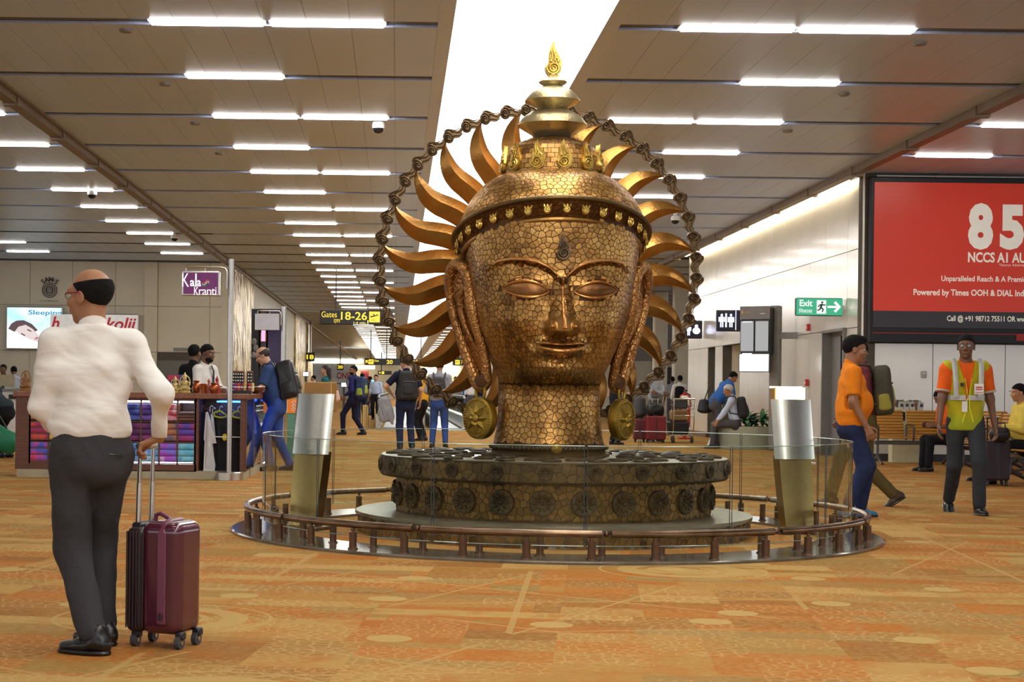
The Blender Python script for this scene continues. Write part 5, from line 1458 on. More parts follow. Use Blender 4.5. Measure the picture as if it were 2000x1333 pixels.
# right hand run of the kiosk: blue lit glass cases
RYL = 3.4
kb_((X1 - .35, KY + D + RYL / 2, .05), (.70, RYL, .10), 'plinth', M_plinth)
kb_((X1 - .35, KY + D + RYL / 2, TOPZ - .035), (.76, RYL, .07), 'counter_top', M_wood2, .01)
kb_((X1 - .45, KY + D + RYL / 2, .55), (.05, RYL, .9), 'back_panel', M_wood)
M_blueled = emis('blue_case_light', (70, 130, 255), 3.0)
for k in range(5):
    yy = KY + .02 + (D + RYL) * k / 4; kb_((X1 - .02, yy + .03, .55), (.05, .05, .90), 'case_post', M_wood)
for k in range(4):
    yy = KY + .05 + (D + RYL) * (k + .5) / 4
    g = MB(); L_ = (D + RYL) / 4 - .08
    g.box((X1 - kc, yy - KY, .55), (.008, L_, .86)); g.build('case_glass', M_bglass, kiosk, False)
    kb_((X1 - .22, yy, .955), (.3, L_, .02), 'case_light', M_blueled); kb_((X1 - .22, yy, .52), (.36, L_, .012), 'case_shelf', M_white)
    for j in range(3): kb_((X1 - .2, yy - L_ * .3 + j * L_ * .3, .60 + .03 * (j % 2)), (.14, .16, .14), 'boxed_goods', mat('goods_%d%d' % (k, j), [(60, 90, 200), (200, 60, 60), (220, 220, 230)][j], .5), .01)
# hanging clothes in the bay
rod = thing('clothes_rail', 'slanted wooden clothes rail inside the kiosk bay', 'clothes rail', ((XD + X1) / 2, KY + .3, 0))
rc = rod.location
MB().cyl((XD + .03 - rc.x, .0, .88), (XD + .42 - rc.x, .18, .70), .016, n=8).build('bar', M_wood2, rod)
for k in range(9):
    t = k / 8; MB().ball((XD + .05 - rc.x + .35 * t, .165 * t, .89 - .165 * t), .016, 8, 6).build('peg', M_wood2, rod)
def garment(label, pts, m, y, th=.05, hang=True, seed=0, nm='hanging_garment'):
    """outline in pixel coordinates on the kiosk front"""
    q = [P(a, b, KY + y) for a, b in pts]; c = sum(q, Vector()) / len(q)
    o = thing(nm, label, 'garment', (c.x, KY + y, c.z), 0, 'clothes hanging in the kiosk')
    n = len(q); r = random.Random(seed); v = []; rings = 5
    b = MB()
    for s_ in (-1, 1):
        v.append((0, s_ * th * .7, 0))
        for j in range(1, rings + 1):
            f = j / rings
            for i, p in enumerate(q):
                v.append(((p.x - c.x) * f, s_ * (th * .5 * (1 - f ** 3) + .012 * math.sin(7 * (p.x - c.x) * f * 9 + seed)) , (p.z - c.z) * f))
    N = 1 + rings * n; fs = []
    for s_ in (0, 1):
        o0 = s_ * N
        for i in range(n):
            fs.append((o0, o0 + 1 + i, o0 + 1 + (i + 1) % n))
            for j in range(rings - 1):
                a, b2 = o0 + 1 + j * n, o0 + 1 + (j + 1) * n; fs.append((a + i, b2 + i, b2 + (i + 1) % n, a + (i + 1) % n))
    e0 = 1 + (rings - 1) * n
    for i in range(n): fs.append((e0 + i, N + e0 + i, N + e0 + (i + 1) % n, e0 + (i + 1) % n))
    b.add(v, fs); b.build('fabric', m, o)
    if hang:
        t = max(q, key=lambda p: p.z); z = t.z - c.z
        MB().tube([(0, 0, z - .01), (0, 0, z + .05), (.02, 0, z + .075), (.035, 0, z + .055)], .006, 6).build('hanger', M_steel, o)
    return o
M_nvy = mat('navy_cloth', (30, 32, 44), .8); M_wcl = mat('white_cloth', (206, 204, 206), .8); M_blk = mat('black_cloth', (24, 23, 25), .85); M_ycl = mat('yellow_cloth', (226, 196, 40), .8)
garment('dark navy garment hanging behind the white shirts', [(391, 806), (398, 804), (402, 815), (401, 930), (384, 928), (385, 830)], M_nvy, .30, seed=1)
garment('white T-shirt hanging sideways at the kiosk, in front', [(402, 806), (406, 804), (415, 832), (423, 866), (415, 868), (421, 910), (417, 932), (397, 926), (400, 862), (398, 858)], M_wcl, .06, seed=2)
garment('second white T-shirt half hidden behind the first', [(412, 808), (417, 812), (422, 862), (416, 865), (420, 912), (408, 915), (407, 840)], M_wcl, .13, seed=3)
garment('yellow garment hanging behind the black T-shirt', [(470, 845), (479, 850), (482, 866), (476, 869), (474, 915), (480, 922), (474, 921), (468, 900)], M_ycl, .24, seed=5, hang=False)
bt_ = garment('large black T-shirt facing out with a small yellow badge', [(418, 812), (424, 816), (440, 820), (455, 815), (465, 817), (478, 826), (485, 834), (477, 853), (471, 850), (470, 924), (420, 926), (419, 855)], M_blk, .16, .07, seed=6)
MB().ball((KX(437) - bt_.location.x, -.06, P(437, 855, KY).z - bt_.location.z), (.03, .008, .045), 12, 8).build('badge', M_ycl, bt_)
for i, (px, py) in enumerate(((426, 811), (462, 812))):
    o = thing('hanger', 'yellow green plastic hanger above the black T-shirt, %s' % ('left' if i == 0 else 'right'), 'hanger', (KX(px), KY + .14, KZ(px, py)))
    MB().tube([(-.07, 0, .02), (-.03, 0, .04), (0, 0, .05), (.05, 0, .02), (.10, 0, -.02), (.02, 0, -.035), (-.06, 0, -.02)], .012, 6, closed=True).build('frame', mat('hanger_green', (190, 200, 60), .4), o)
    MB().tube([(0, 0, .05), (0, 0, .09), (.02, 0, .11), (.035, 0, .09)], .005, 6).build('hook', M_steel, o)
# pole with the shop sign
pole = thing('sign_pole', 'steel pole at the kiosk corner carrying the purple sign', 'pole', (KX(449), KY - .06, 0))
MB().lathe([(.16, .0), (.16, .09), (.15, .10), (.03, .10)], 28).build('base_plate', M_steel, pole)
MB().cyl((0, 0, .09), (0, 0, GZ(444, 507, KY)), .032, n=16).build('tube', M_steel, pole)
def polesign(px0, px1, py0, py1, Y, polex, label, face, nm='pole_sign'):
    k = Y / F; c = P((px0 + px1) / 2, (py0 + py1) / 2, Y); w, h = (px1 - px0) * k, (py1 - py0) * k
    o = thing(nm, label, 'sign', (c.x, Y - .06, c.z))
    MB().box((0, 0, 0), (w, .10, h), bev=.01).build('frame', M_steel, o, False)
    MB().box((0, -.052, 0), (w - .04, .012, h - .04)).build('face', face, o, False)
    dx = polex - c.x
    MB().tube([(-w * .42, 0, h / 2 + .05), (w / 2 + .0, 0, h / 2 + .05), (dx - .06, 0, h / 2 + .04), (dx - .035, 0, h / 2), (dx - .034, 0, -h * .2)], .012, 8).build('arm', M_steel, o)
    for q in (-.4, .1): MB().cyl((w * q, 0, h / 2), (w * q, 0, h / 2 + .05), .008, n=6).build('hook', M_steel, o)
    return o, k, c
M_purp = mat('sign_purple', (92, 26, 84), .35, 0, .2, 2, emit=.35)
o, k, c = polesign(357.5, 431, 531, 579, KY, KX(446), 'purple Kala Kranti sign with white letters on the kiosk pole', M_purp)
def st2(s, x, y, w, h, m=M_wht, **kw): text(s, 1, ((x - 394.2) * k, -.062, -(y - 555) * k), m, o, width=w * k, height=h * k, **kw)
st2('K', 365, 549, 13, 26); st2('a', 378, 555, 9, 12, bold=.02); st2('l', 385, 549, 3, 26); st2('a', 391, 555, 8, 12, bold=.02)
st2('K', 386, 570, 9, 16); st2('ranti', 408, 570, 34, 15, space=.9)
for i, cc in enumerate(((214, 110, 60), (240, 238, 230), (70, 150, 90))):
    MB().tube([((397 + t * 14 - 394.2) * k, -.062, -(553 + i * 3.2 - t * 3 + 2.2 * math.sin(t * 6.28) - 555) * k) for t in np.linspace(0, 1, 9)], 1.2 * k, 6, flat=.5).build('swoosh', mat('swoosh_%d' % i, cc, .5, emit=.3), o)
# ---- goods on the counter
M_gfig = mat('gilt_resin', (206, 182, 118), .35, .3, .15, 20); M_cop = mat('copper', (176, 96, 56), .28, .9, .08, 10); M_redc = mat('red_lacquer', (176, 36, 34), .4)
M_wfig = mat('carved_wood', (150, 104, 56), .5, 0, .15, 12)
def gfig(px, py0, py1, w, lb, y=.25, m=None, crown=True):
    Y = KY + y; k = Y / F; h = (py1 - py0) * k
    o = thing('figurine', lb, 'figurine', (GX(px, Y, py1), Y, TOPZ), 0, 'figurines on the kiosk counter'); m = m or M_gfig; W_ = w * k
    MB().lathe([(W_ * .5, 0), (W_ * .52, h * .06), (W_ * .42, h * .10), (W_ * .46, h * .14)], 20).build('base', m, o)
    b = MB(); b.ball((0, 0, h * .26), (W_ * .42, W_ * .30, h * .15), 14, 10); b.ball((0, 0, h * .45), (W_ * .27, W_ * .22, h * .20), 14, 10)
    for s_ in (-1, 1):
        b.ball((s_ * W_ * .30, -W_ * .12, h * .20), (W_ * .22, W_ * .2, h * .08), 10, 8)
        b.tube([(s_ * W_ * .2, 0, h * .55), (s_ * W_ * .42, -.01, h * .44), (s_ * W_ * .34, -W_ * .25, h * .34)], [W_ * .09, W_ * .07, W_ * .06], 8)
    b.build('body', m, o); MB().ball((0, -.004, h * .70), (W_ * .17, W_ * .16, h * .11), 14, 10).build('head', m, o)
    if crown: MB().lathe([(W_ * .17, h * .76), (W_ * .19, h * .79), (W_ * .12, h * .86), (W_ * .07, h * .93), (.002, h)], 14).build('crown', m, o)
    MB().tube([(W_ * .42 * math.cos(t), W_ * .12, h * .5 + h * .34 * math.sin(t)) for t in np.linspace(-.4, PI + .4, 15)], W_ * .05, 6).build('halo', m, o)
gfig(298, 722, 744, 20, 'small gilt seated figurine at the left, half behind the sleeve'); gfig(320, 716, 744, 22, 'gilt seated figurine second from left on the counter'); gfig(342, 711, 744, 20, 'gilt seated figurine with pointed crown in the middle'); gfig(361, 703, 744, 24, 'tallest gilt figurine beside the copper pots')
gfig(50, 697, 744, 22, 'carved wooden figurine at the left end of the counter', .3, M_wfig, False)
def pot(px, w, h, lb, prof, m=M_cop, y=.22, lid=False, handle=False):
    Y = KY + y; k = Y / F
    o = thing('pot', lb, 'pot', (GX(px, Y, 740), Y, TOPZ), 0, 'copper ware on the counter')
    MB().lathe([(r * w * k, z * h * k) for r, z in prof], 22, cap=False).build('body', m, o)
    MB().tube([(prof[-1][0] * w * k * math.cos(a), prof[-1][0] * w * k * math.sin(a), prof[-1][1] * h * k) for a in np.linspace(0, 2 * PI, 20, endpoint=False)], .006, 6, closed=True).build('rim', m, o)
    if lid: MB().lathe([(.3 * w * k, h * k), (.1 * w * k, 1.1 * h * k), (.08 * w * k, 1.18 * h * k), (.001, 1.2 * h * k)], 14).build('lid', m, o)
    if handle: MB().tube([(.45 * w * k, 0, .3 * h * k), (.75 * w * k, 0, .45 * h * k), (.7 * w * k, 0, .75 * h * k), (.4 * w * k, 0, .85 * h * k)], .006, 6).build('handle', m, o)
tum = [(.001, 0), (.38, 0), (.42, .5), (.5, 1.0)]; rnd = [(.001, 0), (.3, 0), (.5, .35), (.46, .7), (.3, .85), (.36, 1.0)]
pot(384, 17, 24, 'copper pot standing next to the tallest figurine', rnd, y=.35); pot(398, 13, 18, 'straight copper tumbler on the counter', tum, handle=True); pot(418, 18, 20, 'round copper pot in front of the red bottles', rnd, y=.2)
pot(424, 15, 28, 'red lacquer bottle on the kiosk counter', [(.001, 0), (.45, 0), (.4, .45), (.18, .75), (.22, .9), (.15, 1.0)], M_redc, .45, True); pot(408, 13, 24, 'red and white small bottle behind the tumbler', [(.001, 0), (.4, 0), (.42, .5), (.15, .75), (.18, 1.0)], mat('dusty_red', (178, 90, 84), .5), .5, True)
o = thing('leaflet_box', 'blue and red leaflet box standing behind the figurines', 'box', (KX(330), KY + .5, TOPZ)); k = KY / F
MB().box((0, 0, .10), (30 * k, .05, .26)).build('box_body', mat('leaflet_blue', (70, 66, 130), .4), o, False); MB().box((-.02, -.03, .19), (22 * k, .02, .07)).build('leaflet', mat('leaflet_red', (190, 50, 80), .4), o, False)
for i, (px, w, lb) in enumerate(((457, 26, 'jewellery board with rows of earrings beside the pole'), (479, 12, 'narrow jewellery board behind the pole'))):
    o = thing('jewellery_stand', lb, 'display stand', (KX(px), KY + .45 + .1 * i, TOPZ)); W_ = w * k; H_ = 46 * k
    MB().box((0, 0, H_ / 2), (W_, .03, H_), bev=.006).build('frame', M_wood2, o, False); MB().box((0, -.018, H_ / 2), (W_ * .84, .006, H_ * .86)).build('board', M_blk, o, False)
    er = MB().ball((0, 0, 0), (.009, .006, .012), 6, 4).mesh('earring_pair', M_white)
    for a in range(5 if i == 0 else 2):
        for b2 in range(6): link('earring_pair', er, o, (W_ * (-.34 + .17 * a) if i == 0 else W_ * (-.2 + .4 * a), -.025, H_ * (.15 + .14 * b2)))
for i, (px, cc, nm) in enumerate(((455, (150, 60, 140), 'purple'), (461, (200, 80, 60), 'coral'), (467, (120, 60, 90), 'plum'), (473, (206, 150, 70), 'mustard'), (483, (190, 60, 60), 'red'), (489, (206, 190, 130), 'cream'))):
    o = thing('scarf_roll', '%s rolled scarf standing on the counter by the jewellery board' % nm, 'scarf', (KX(px), KY + .25, TOPZ + .03), 0, 'rolled scarves on the counter'); mm = mat('roll_' + nm, cc, .7)
    MB().lathe([(.001, 0), (.018, 0), (.019, .10), (.012, .105), (.001, .10)], 12).build('roll', mm, o); MB().lathe([(.0195, .045), (.0195, .06)], 12, cap=False).build('band', M_white, o)
o = thing('counter_tray', 'long black tray under the rolled scarves', 'tray', (KX(466), KY + .25, TOPZ)); MB().box((0, 0, .014), (42 * k, .16, .028), bev=.006).build('tray_body', M_black, o, False); MB().box((0, -.085, .02), (42 * k, .01, .04)).build('lip', M_black, o, False)
o = thing('coin_dish', 'dark round bowl on the counter under the leaning man', 'bowl', (GX(498, 21.6, 728), 21.6, TOPZ)); MB().lathe([(.05, 0), (.13, .05), (.14, .09), (.125, .09), (.11, .05), (.04, .02)], 20).build('bowl_body', M_wood, o); MB().tube([(.135 * math.cos(a), .135 * math.sin(a), .09) for a in np.linspace(0, 6.28, 20, endpoint=False)], .008, 6, closed=True).build('rim', M_steel, o)
# ---- second kiosk further back
k2 = thing('shop_kiosk', 'second kiosk with tall dark purple panels and blank white sign', 'kiosk', (GX(520, 32), 32, 0)); cx2 = k2.location.x
def k2b(px0, px1, py0, py1, Y, nm, m, d=.1):
    a, b = P(px0, py0, Y), P(px1, py1, Y); MB().box(((a.x + b.x) / 2 - cx2, Y - 32, (a.z + b.z) / 2), (b.x - a.x, d, a.z - b.z)).build(nm, m, k2, False)
k2b(492, 507, 604, 872, 32.2, 'dark_panel', M_black); k2b(507, 521, 604, 872, 32.2, 'picture_panel', mat('panel_brown', (70, 56, 52), .4)); k2b(521, 551, 604, 872, 32.2, 'purple_panel', mat('panel_purple', (56, 44, 84), .35))
k2b(511, 518, 645, 667, 32.1, 'lit_panel', emis('panel_pink', (240, 170, 220), .9)); k2b(509, 520, 650, 668, 32.13, 'panel_mount', M_tan)
k2b(500, 545, 790, 868, 31.6, 'counter', M_wood, .6)
for i, (px, py) in enumerate(((497, 668), (500, 680), (496, 694))): MB().ball((P(px, py, 32.1).x - cx2, .05, P(px, py, 32.1).z), (.05, .03, .07), 10, 6).build('mask_ornament', M_grey, k2)
pole2 = thing('sign_pole', 'second steel pole carrying a blank white sign', 'pole', (GX(553.5, 31.5), 31.4, 0)); MB().cyl((0, 0, .08), (0, 0, GZ(553, 599, 31.4)), .05, n=14).build('tube', M_steel, pole2); MB().lathe([(.16, 0), (.16, .08), (.04, .09)], 20).build('base_plate', M_steel, pole2)
polesign(499, 546, 613, 646, 31.4, GX(551, 31.4), 'blank pale grey box sign on the second pole', mat('blank_sign_grey', (176, 174, 180), .4, emit=.15))
o = thing('promotion_stand', 'green promotion stand with an orange printed band behind the left plaque', 'stand', (GX(580, 27), 27, 0))
MB().box((0, 0, GZ(580, 768, 27) / 2), (34 * 27 / F, .3, GZ(580, 768, 27))).build('green_body', mat('promo_green', (96, 152, 126), .5), o, False); MB().box((0, -.155, GZ(580, 793, 27)), (34 * 27 / F, .02, .24)).build('orange_band', mat('promo_orange', (232, 132, 48), .5, emit=.1), o, False)
for r in range(3):
    for c_ in range(2): MB().tube([(-.04 + .10 * c_ + .03 * math.cos(t), -.17, GZ(580, 786 + 7 * r, 27) + .02 * math.sin(t)) for t in np.linspace(0, 5.2, 8)], .007, 5).build('print_mark', M_white, o)
# left edge: service counter with two people, bag
o = thing('service_counter', 'white service counter at the far left edge', 'counter', (GX(8, 36, 780), 36, 0))
MB().box((0, 0, .5), (.75, .6, 1.0), bev=.02).build('desk', M_white, o, False); MB().box((0, 0, 1.03), (.85, .7, .05)).build('desk_top', M_grey, o, False); MB().box((.05, -.1, 1.22), (.4, .04, .28)).build('monitor', M_plinth, o, False); MB().box((.30, -.32, .88), (.24, .03, .10)).build('card_reader', M_black, o, False); MB().box((.0, -.1, 1.08), (.06, .06, .08)).build('monitor_stand', M_dgrey, o, False)
o = thing('service_counter', 'cream counter panel beside the white service counter', 'counter', (GX(24, 37, 780), 37, 0)); MB().box((0, 0, .52), (.25, .5, 1.04), bev=.01).build('desk', mat('counter_cream', (206, 196, 160), .5), o, False); MB().box((0, -.05, 1.06), (.3, .5, .04)).build('desk_top', M_steel, o, False)
# ------------------------------------------------------------------ people
def skinmat(name, c): return mat(name, c, 0.5, 0, .05, 14, bump=.05, bs=90)
M_skin = skinmat('brown_skin', (150, 104, 74)); M_skin2 = skinmat('dark_brown_skin', (112, 76, 54)); M_skin3 = skinmat('light_skin', (198, 152, 122)); M_skin4 = skinmat('tan_skin', (172, 122, 88))
M_hair = mat('black_hair', (14, 12, 11), .8, 0, .2, 60, bump=.6, bs=160, spec=.2); M_hairg = mat('grey_hair', (196, 194, 192), .6, 0, .1, 60, bump=.4, bs=120); M_hairb = mat('brown_hair', (44, 30, 24), .5, 0, .2, 60, bump=.4)
M_eyew = mat('eye_white', (225, 220, 210), .25); M_iris = mat('dark_iris', (28, 18, 14), .2); M_lip = mat('lip', (124, 74, 62), .5)
M_shoe = mat('black_leather', (24, 22, 22), .3, 0, .05)
def fab(name, c, bump=.25, bs=160, var=.06): return mat(name, c, .85, 0, var, 10, bump=bump, bs=bs, spec=.2)
def rot(axis, deg): return np.array(Matrix.Rotation(math.radians(deg), 3, axis))
def ik(a, b, l1, l2, pole):
    a, b, pole = np.array(a, float), np.array(b, float), np.array(pole, float)
    d = b - a; L = np.linalg.norm(d); Lc = min(L, (l1 + l2) * .998); u = d / max(L, 1e-6)
    b = a + u * Lc
    x = (l1 * l1 - l2 * l2 + Lc * Lc) / (2 * Lc); h = math.sqrt(max(l1 * l1 - x * x, 0))
    p = pole - (pole @ u) * u; n = np.linalg.norm(p); p = p / n if n > 1e-6 else np.array([0, 1, 0])
    return a + u * x + p * h, b
def cat(parts):
    V, Fc, mi, o = [], [], [], 0
    for v, f, m in parts:
        V.append(np.asarray(v)); Fc.extend([[o + int(i) for i in q] for q in f]); mi.extend([m] * len(f)); o += len(v)
    return np.concatenate(V), Fc, mi
def hand_prims(w, d, n, side, curl, s):
    """palm and five fingers; d along the fingers, n out of the palm, thumb on the side given"""
    d = d / np.linalg.norm(d); n = n - (n @ d) * d; n /= np.linalg.norm(n); t = np.cross(d, n) * side
    pr = [s_cone(w - d * .02 * s, w + d * .075 * s, t, .026 * s, .020 * s, .038 * s, .014 * s)]
    for off, ln, r in ((-.030, .060, .0085), (-.010, .076, .0095), (.011, .080, .0095), (.031, .072, .0095)):
        a = w + (d * .078 + t * off) * s; c1, c2 = math.radians(curl), math.radians(curl * 2.1)
        b = a + (d * math.cos(c1) + n * math.sin(c1)) * ln * .48 * s; c = b + (d * math.cos(c2) + n * math.sin(c2)) * ln * .30 * s
        c3 = c2 + math.radians(curl * .7); e = c + (d * math.cos(c3) + n * math.sin(c3)) * ln * .22 * s
        pr += [s_caps(a, b, r * s, r * .95 * s), s_caps(b, c, r * .95 * s, r * .88 * s), s_caps(c, e, r * .88 * s, r * .8 * s)]
    a = w + (d * .022 + t * .028) * s; b = a + (d * .6 + t * .62 + n * .25) / .9 * .042 * s; c = b + (d * .86 + t * .2 + n * .4) * .032 * s
    pr += [s_caps(a, b, .0135 * s, .011 * s), s_caps(b, c, .011 * s, .0085 * s)]
    return pr
def person(label, H, loc, yaw, top, bottom, skin=M_skin, shoes=M_shoe, hair='short', hairm=None, hands=None, feet=None, pz=.93, lean=0, tilt=0, head=(0, 0),
           sleeve='short', hem=.97, girth=1.0, seed=1, vox=.016, hv=.0065, curl=22, palm=None, elbow=None, legs=True, beard=False, skirt=False, knees=None, twist=0, fold=.004, group=None, legw=1.0, sock=None, headscale=1.0, hdir=None, bust=False):
    s = H / 1.72; hairm = hairm or M_hair
    o = thing('person', label, 'person', (loc[0], loc[1], 0), math.radians(yaw), group)
    A = lambda *q: np.array(q, float)
    pel = A(0, 0, pz); R = rot('Z', twist) @ rot('Y', tilt) @ rot('X', -lean)
    up = lambda p: pel + R @ (np.array(p, float) - A(0, 0, .93))
    chest, neck = up((0, 0.0, 1.27)), up((0, -.015, 1.455)); hb = up((0, -.005, 1.50))
    HR_ = R @ rot('Z', head[0]) @ rot('X', head[1]) if lean < 30 else rot('Z', head[0]) @ rot('X', head[1])
    hc = hb + HR_ @ A(0, .012, .105)
    sh = {'L': up((-.175, -.01, 1.385)), 'R': up((.175, -.01, 1.385))}
    hands = dict({'L': (-.27, .05, .86), 'R': (.27, .05, .86)}, **(hands or {})); feet = dict({'L': (-.10, 0, 0, 6), 'R': (.10, 0, 0, -6)}, **(feet or {}))
    el, wr, kn, an, hip = {}, {}, {}, {}, {}
    for q, sg in (('L', -1), ('R', 1)):
        pe = (elbow or {}).get(q, (sg * .35, -1, -.2)); el[q], wr[q] = ik(sh[q], hands[q], .285, .255, pe)
        hip[q] = pel + A(sg * .088, 0, -.04); f = feet[q]
        kn[q], an[q] = ik(hip[q], A(f[0], f[1], f[2] + .085), .43, .42, (knees or {}).get(q, (0, 1, 0)))
    X = R @ A(1, 0, 0); X0 = A(1, 0, 0); g = girth
    S_ = lambda p: np.array(p) * s
    # body: trunk, limbs
    pr = [s_cone(S_(pel), S_(chest), X, .12 * s * g, .08 * s * g, .13 * s * g, .085 * s * g), s_caps(S_(neck - R @ A(0, 0, .05)), S_(hc - HR_ @ A(0, .02, .06)), .056 * s, .052 * s), s_caps(S_(sh['L']), S_(sh['R']), .05 * s, .05 * s)]
    for q in 'LR':
        pr += [s_caps(S_(sh[q]), S_(el[q]), .050 * s, .041 * s), s_caps(S_(el[q]), S_(wr[q]), .041 * s, .027 * s)] if sleeve != 'long' else [s_caps(S_(sh[q]), S_(el[q]), .036 * s, .030 * s), s_caps(S_(el[q]), S_(wr[q]), .030 * s, .026 * s)]
        if legs: pr += [s_caps(S_(hip[q]), S_(kn[q]), .07 * s, .05 * s), s_caps(S_(kn[q]), S_(an[q]), .048 * s, .036 * s)]
    V, Fc = nets(pr, vox * s * .8, .03 * s); parts = [(V, Fc, 0)]
    # head
    h = lambda *p: S_(hc + (HR_ @ A(*p)) * headscale); hs = s * headscale
    he = lambda c, r: s_ell(h(*c), A(*r) * hs, HR_)
    hp = [he((0, -.014, .030), (.075, .094, .088)), he((0, .024, -.040), (.060, .066, .074)), s_caps(h(0, .062, -.092), h(0, .058, -.088), .022 * hs, .024 * hs),
          s_caps(h(-.034, .072, .030), h(.034, .072, .030), .016 * hs, .016 * hs), s_caps(h(0, .082, .018), h(0, .104, -.022), .009 * hs, .0135 * hs), s_caps(h(-.013, .090, -.026), h(.013, .090, -.026), .010 * hs, .010 * hs),
          he((-.040, .058, -.022), (.026, .026, .024)), he((.040, .058, -.022), (.026, .026, .024)), s_caps(h(-.018, .081, -.056), h(.018, .081, -.056), .009 * hs, .009 * hs),
          s_caps(h(0, -.018, -.05), S_(neck), .054 * hs, .058 * s)]
    ears = [he((sg * .077, -.010, -.006), (.009, .020, .031)) for sg in (-1, 1)]
    def earpost(D, G):
        for e in ears: D = smin(D, e(G), .008 * s)
        for sg in (-1, 1): D = -smin(-D, he((sg * .086, -.004, -.004), (.006, .010, .018))(G), .004 * s)
        return D
    V, Fc = nets(hp, hv * hs, .016 * s, cuts=[(he((sg * .031, .092, .012), (.016, .016, .010)), .010 * s) for sg in (-1, 1)] + [(s_caps(h(-.02, .094, -.0575), h(.02, .094, -.0575), .003 * hs, .003 * hs), .003 * s)], post=earpost)
    parts.append((V, Fc, 0))
    for sg in (-1, 1):
        b = MB().ball((0, 0, 0), .0112 * hs, 10, 8); parts.append((np.array(b.v) + h(sg * .031, .071, .011), b.f, 1))
        b = MB().ball((0, 0, 0), .0068 * hs, 8, 6); parts.append((np.array(b.v) + h(sg * .031, .0768, .011), b.f, 2))
        V, Fc = nets([s_caps(h(sg * .014, .087, .029), h(sg * .046, .078, .031), .0042 * hs, .003 * hs)], .004 * hs, .004); parts.append((V, Fc, 4))
    V, Fc = nets([s_caps(h(-.020, .0885, -.052), h(.020, .0885, -.052), .0045 * hs, .0045 * hs), s_caps(h(-.016, .0885, -.0625), h(.016, .0885, -.0625), .0055 * hs, .0055 * hs)], .004 * hs, .004); parts.append((V, Fc, 3))
    # hands
    for q, sg in (('L', -1), ('R', 1)):
        d = wr[q] - el[q]; d = d / np.linalg.norm(d)
        if hdir and q in hdir: d = np.array(hdir[q], float)
        n = np.array((palm or {}).get(q, (-sg, .15, 0)), float)
        cu = curl[q] if isinstance(curl, dict) else curl
        t = np.cross(d, n); side = 1 if (t @ A(0, 1, .4)) > 0 else -1
        V, Fc = nets(hand_prims(S_(wr[q] + d * .012), d, n, side, cu, s), (.005 if hv < .007 else .0065) * s, .007 * s, pad=.015); parts.append((V, Fc, 0))
    V, Fc, mi = cat(parts)
    link('body', npmesh('body', V, Fc, [skin, M_eyew, M_iris, M_lip, hairm if hair != 'bald' else M_hair], mi), o)
    # hair
    if hair in ('short', 'long', 'band', 'fade'):
        sc_ = he((0, -.016, .034), (.083, .102, .094)); lo_, hi_ = sc_.lo, sc_.hi
        extra = []
        if hair == 'long': extra = [s_cone(h(0, -.075, .03), h(0, -.095, -.16), HR_ @ A(1, 0, 0), .075 * hs, .05 * hs, .055 * hs, .035 * hs), s_cone(h(.0, -.05, .03), h(0, -.06, -.08), HR_ @ A(1, 0, 0), .085 * hs, .06 * hs, .07 * hs, .04 * hs)]
        if hair == 'fade': extra = [he((0, .01, .095), (.066, .085, .040))]
        def hpost(D, G):
            q = (G / s - hc) @ HR_ / headscale; x, y, z = q[..., 0], q[..., 1], q[..., 2]
            line = np.where(y > .03, .048 + .35 * (y - .03), .048 - (.03 - y) * 1.1)      # hairline: high at the brow, low at the nape
            line = np.where(y < -.055, -.047, line)
            if hair == 'long': line = np.where(y < -.02, -.2, line)
            D = np.maximum(D, (line - z) * s)
            if hair == 'band': D = np.maximum(D, ((z - .062) - .10 * (-.02 - y)) * s); D = np.maximum(D, (y - .035) * s)
            return D
        V, Fc = nets([sc_] + extra, hv * hs, .012 * s, post=hpost, noise=folds(.0012 * s, 90, seed))
        link('hair', npmesh('hair', V, Fc, hairm), o)
    if hair == 'cap':
        capm = hairm
        def cpost(D, G):
            q = (G / s - hc) @ HR_; return np.maximum(D, (.040 - q[..., 2] - .1 * q[..., 1]) * s)
        V, Fc = nets([he((0, -.014, .036), (.086, .106, .098))], hv * hs, .01 * s, post=cpost); link('cap', npmesh('cap', V, Fc, capm), o)
        V, Fc = nets([s_cone(h(0, .07, .048), h(0, .15, .040), HR_ @ A(1, 0, 0), .07 * hs, .008 * hs, .055 * hs, .008 * hs)], hv * hs, .01); link('cap_brim', npmesh('cap_brim', V, Fc, capm), o)
        V, Fc = nets([he((0, -.02, .0), (.082, .096, .05))], hv * hs, .01 * s, post=lambda D, G: np.maximum(D, (((G / s - hc) @ HR_)[..., 1] - .0) * s)); link('hair', npmesh('hair', V, Fc, M_hairb), o)
    if beard:
        V, Fc = nets([he((0, .036, -.070), (.060, .060, .056))], hv * hs, .01 * s, post=lambda D, G: np.maximum(np.maximum(D, (((G / s - hc) @ HR_)[..., 2] + .045) * s), -he((0, .09, -.055), (.026, .03, .014))(G)))
        link('beard', npmesh('beard', V, Fc, hairm), o)
        V, Fc = nets([s_caps(h(-.022, .090, -.042), h(.022, .090, -.042), .0055 * hs, .0055 * hs)], .005 * hs, .004); link('moustache', npmesh('moustache', V, Fc, hairm), o)
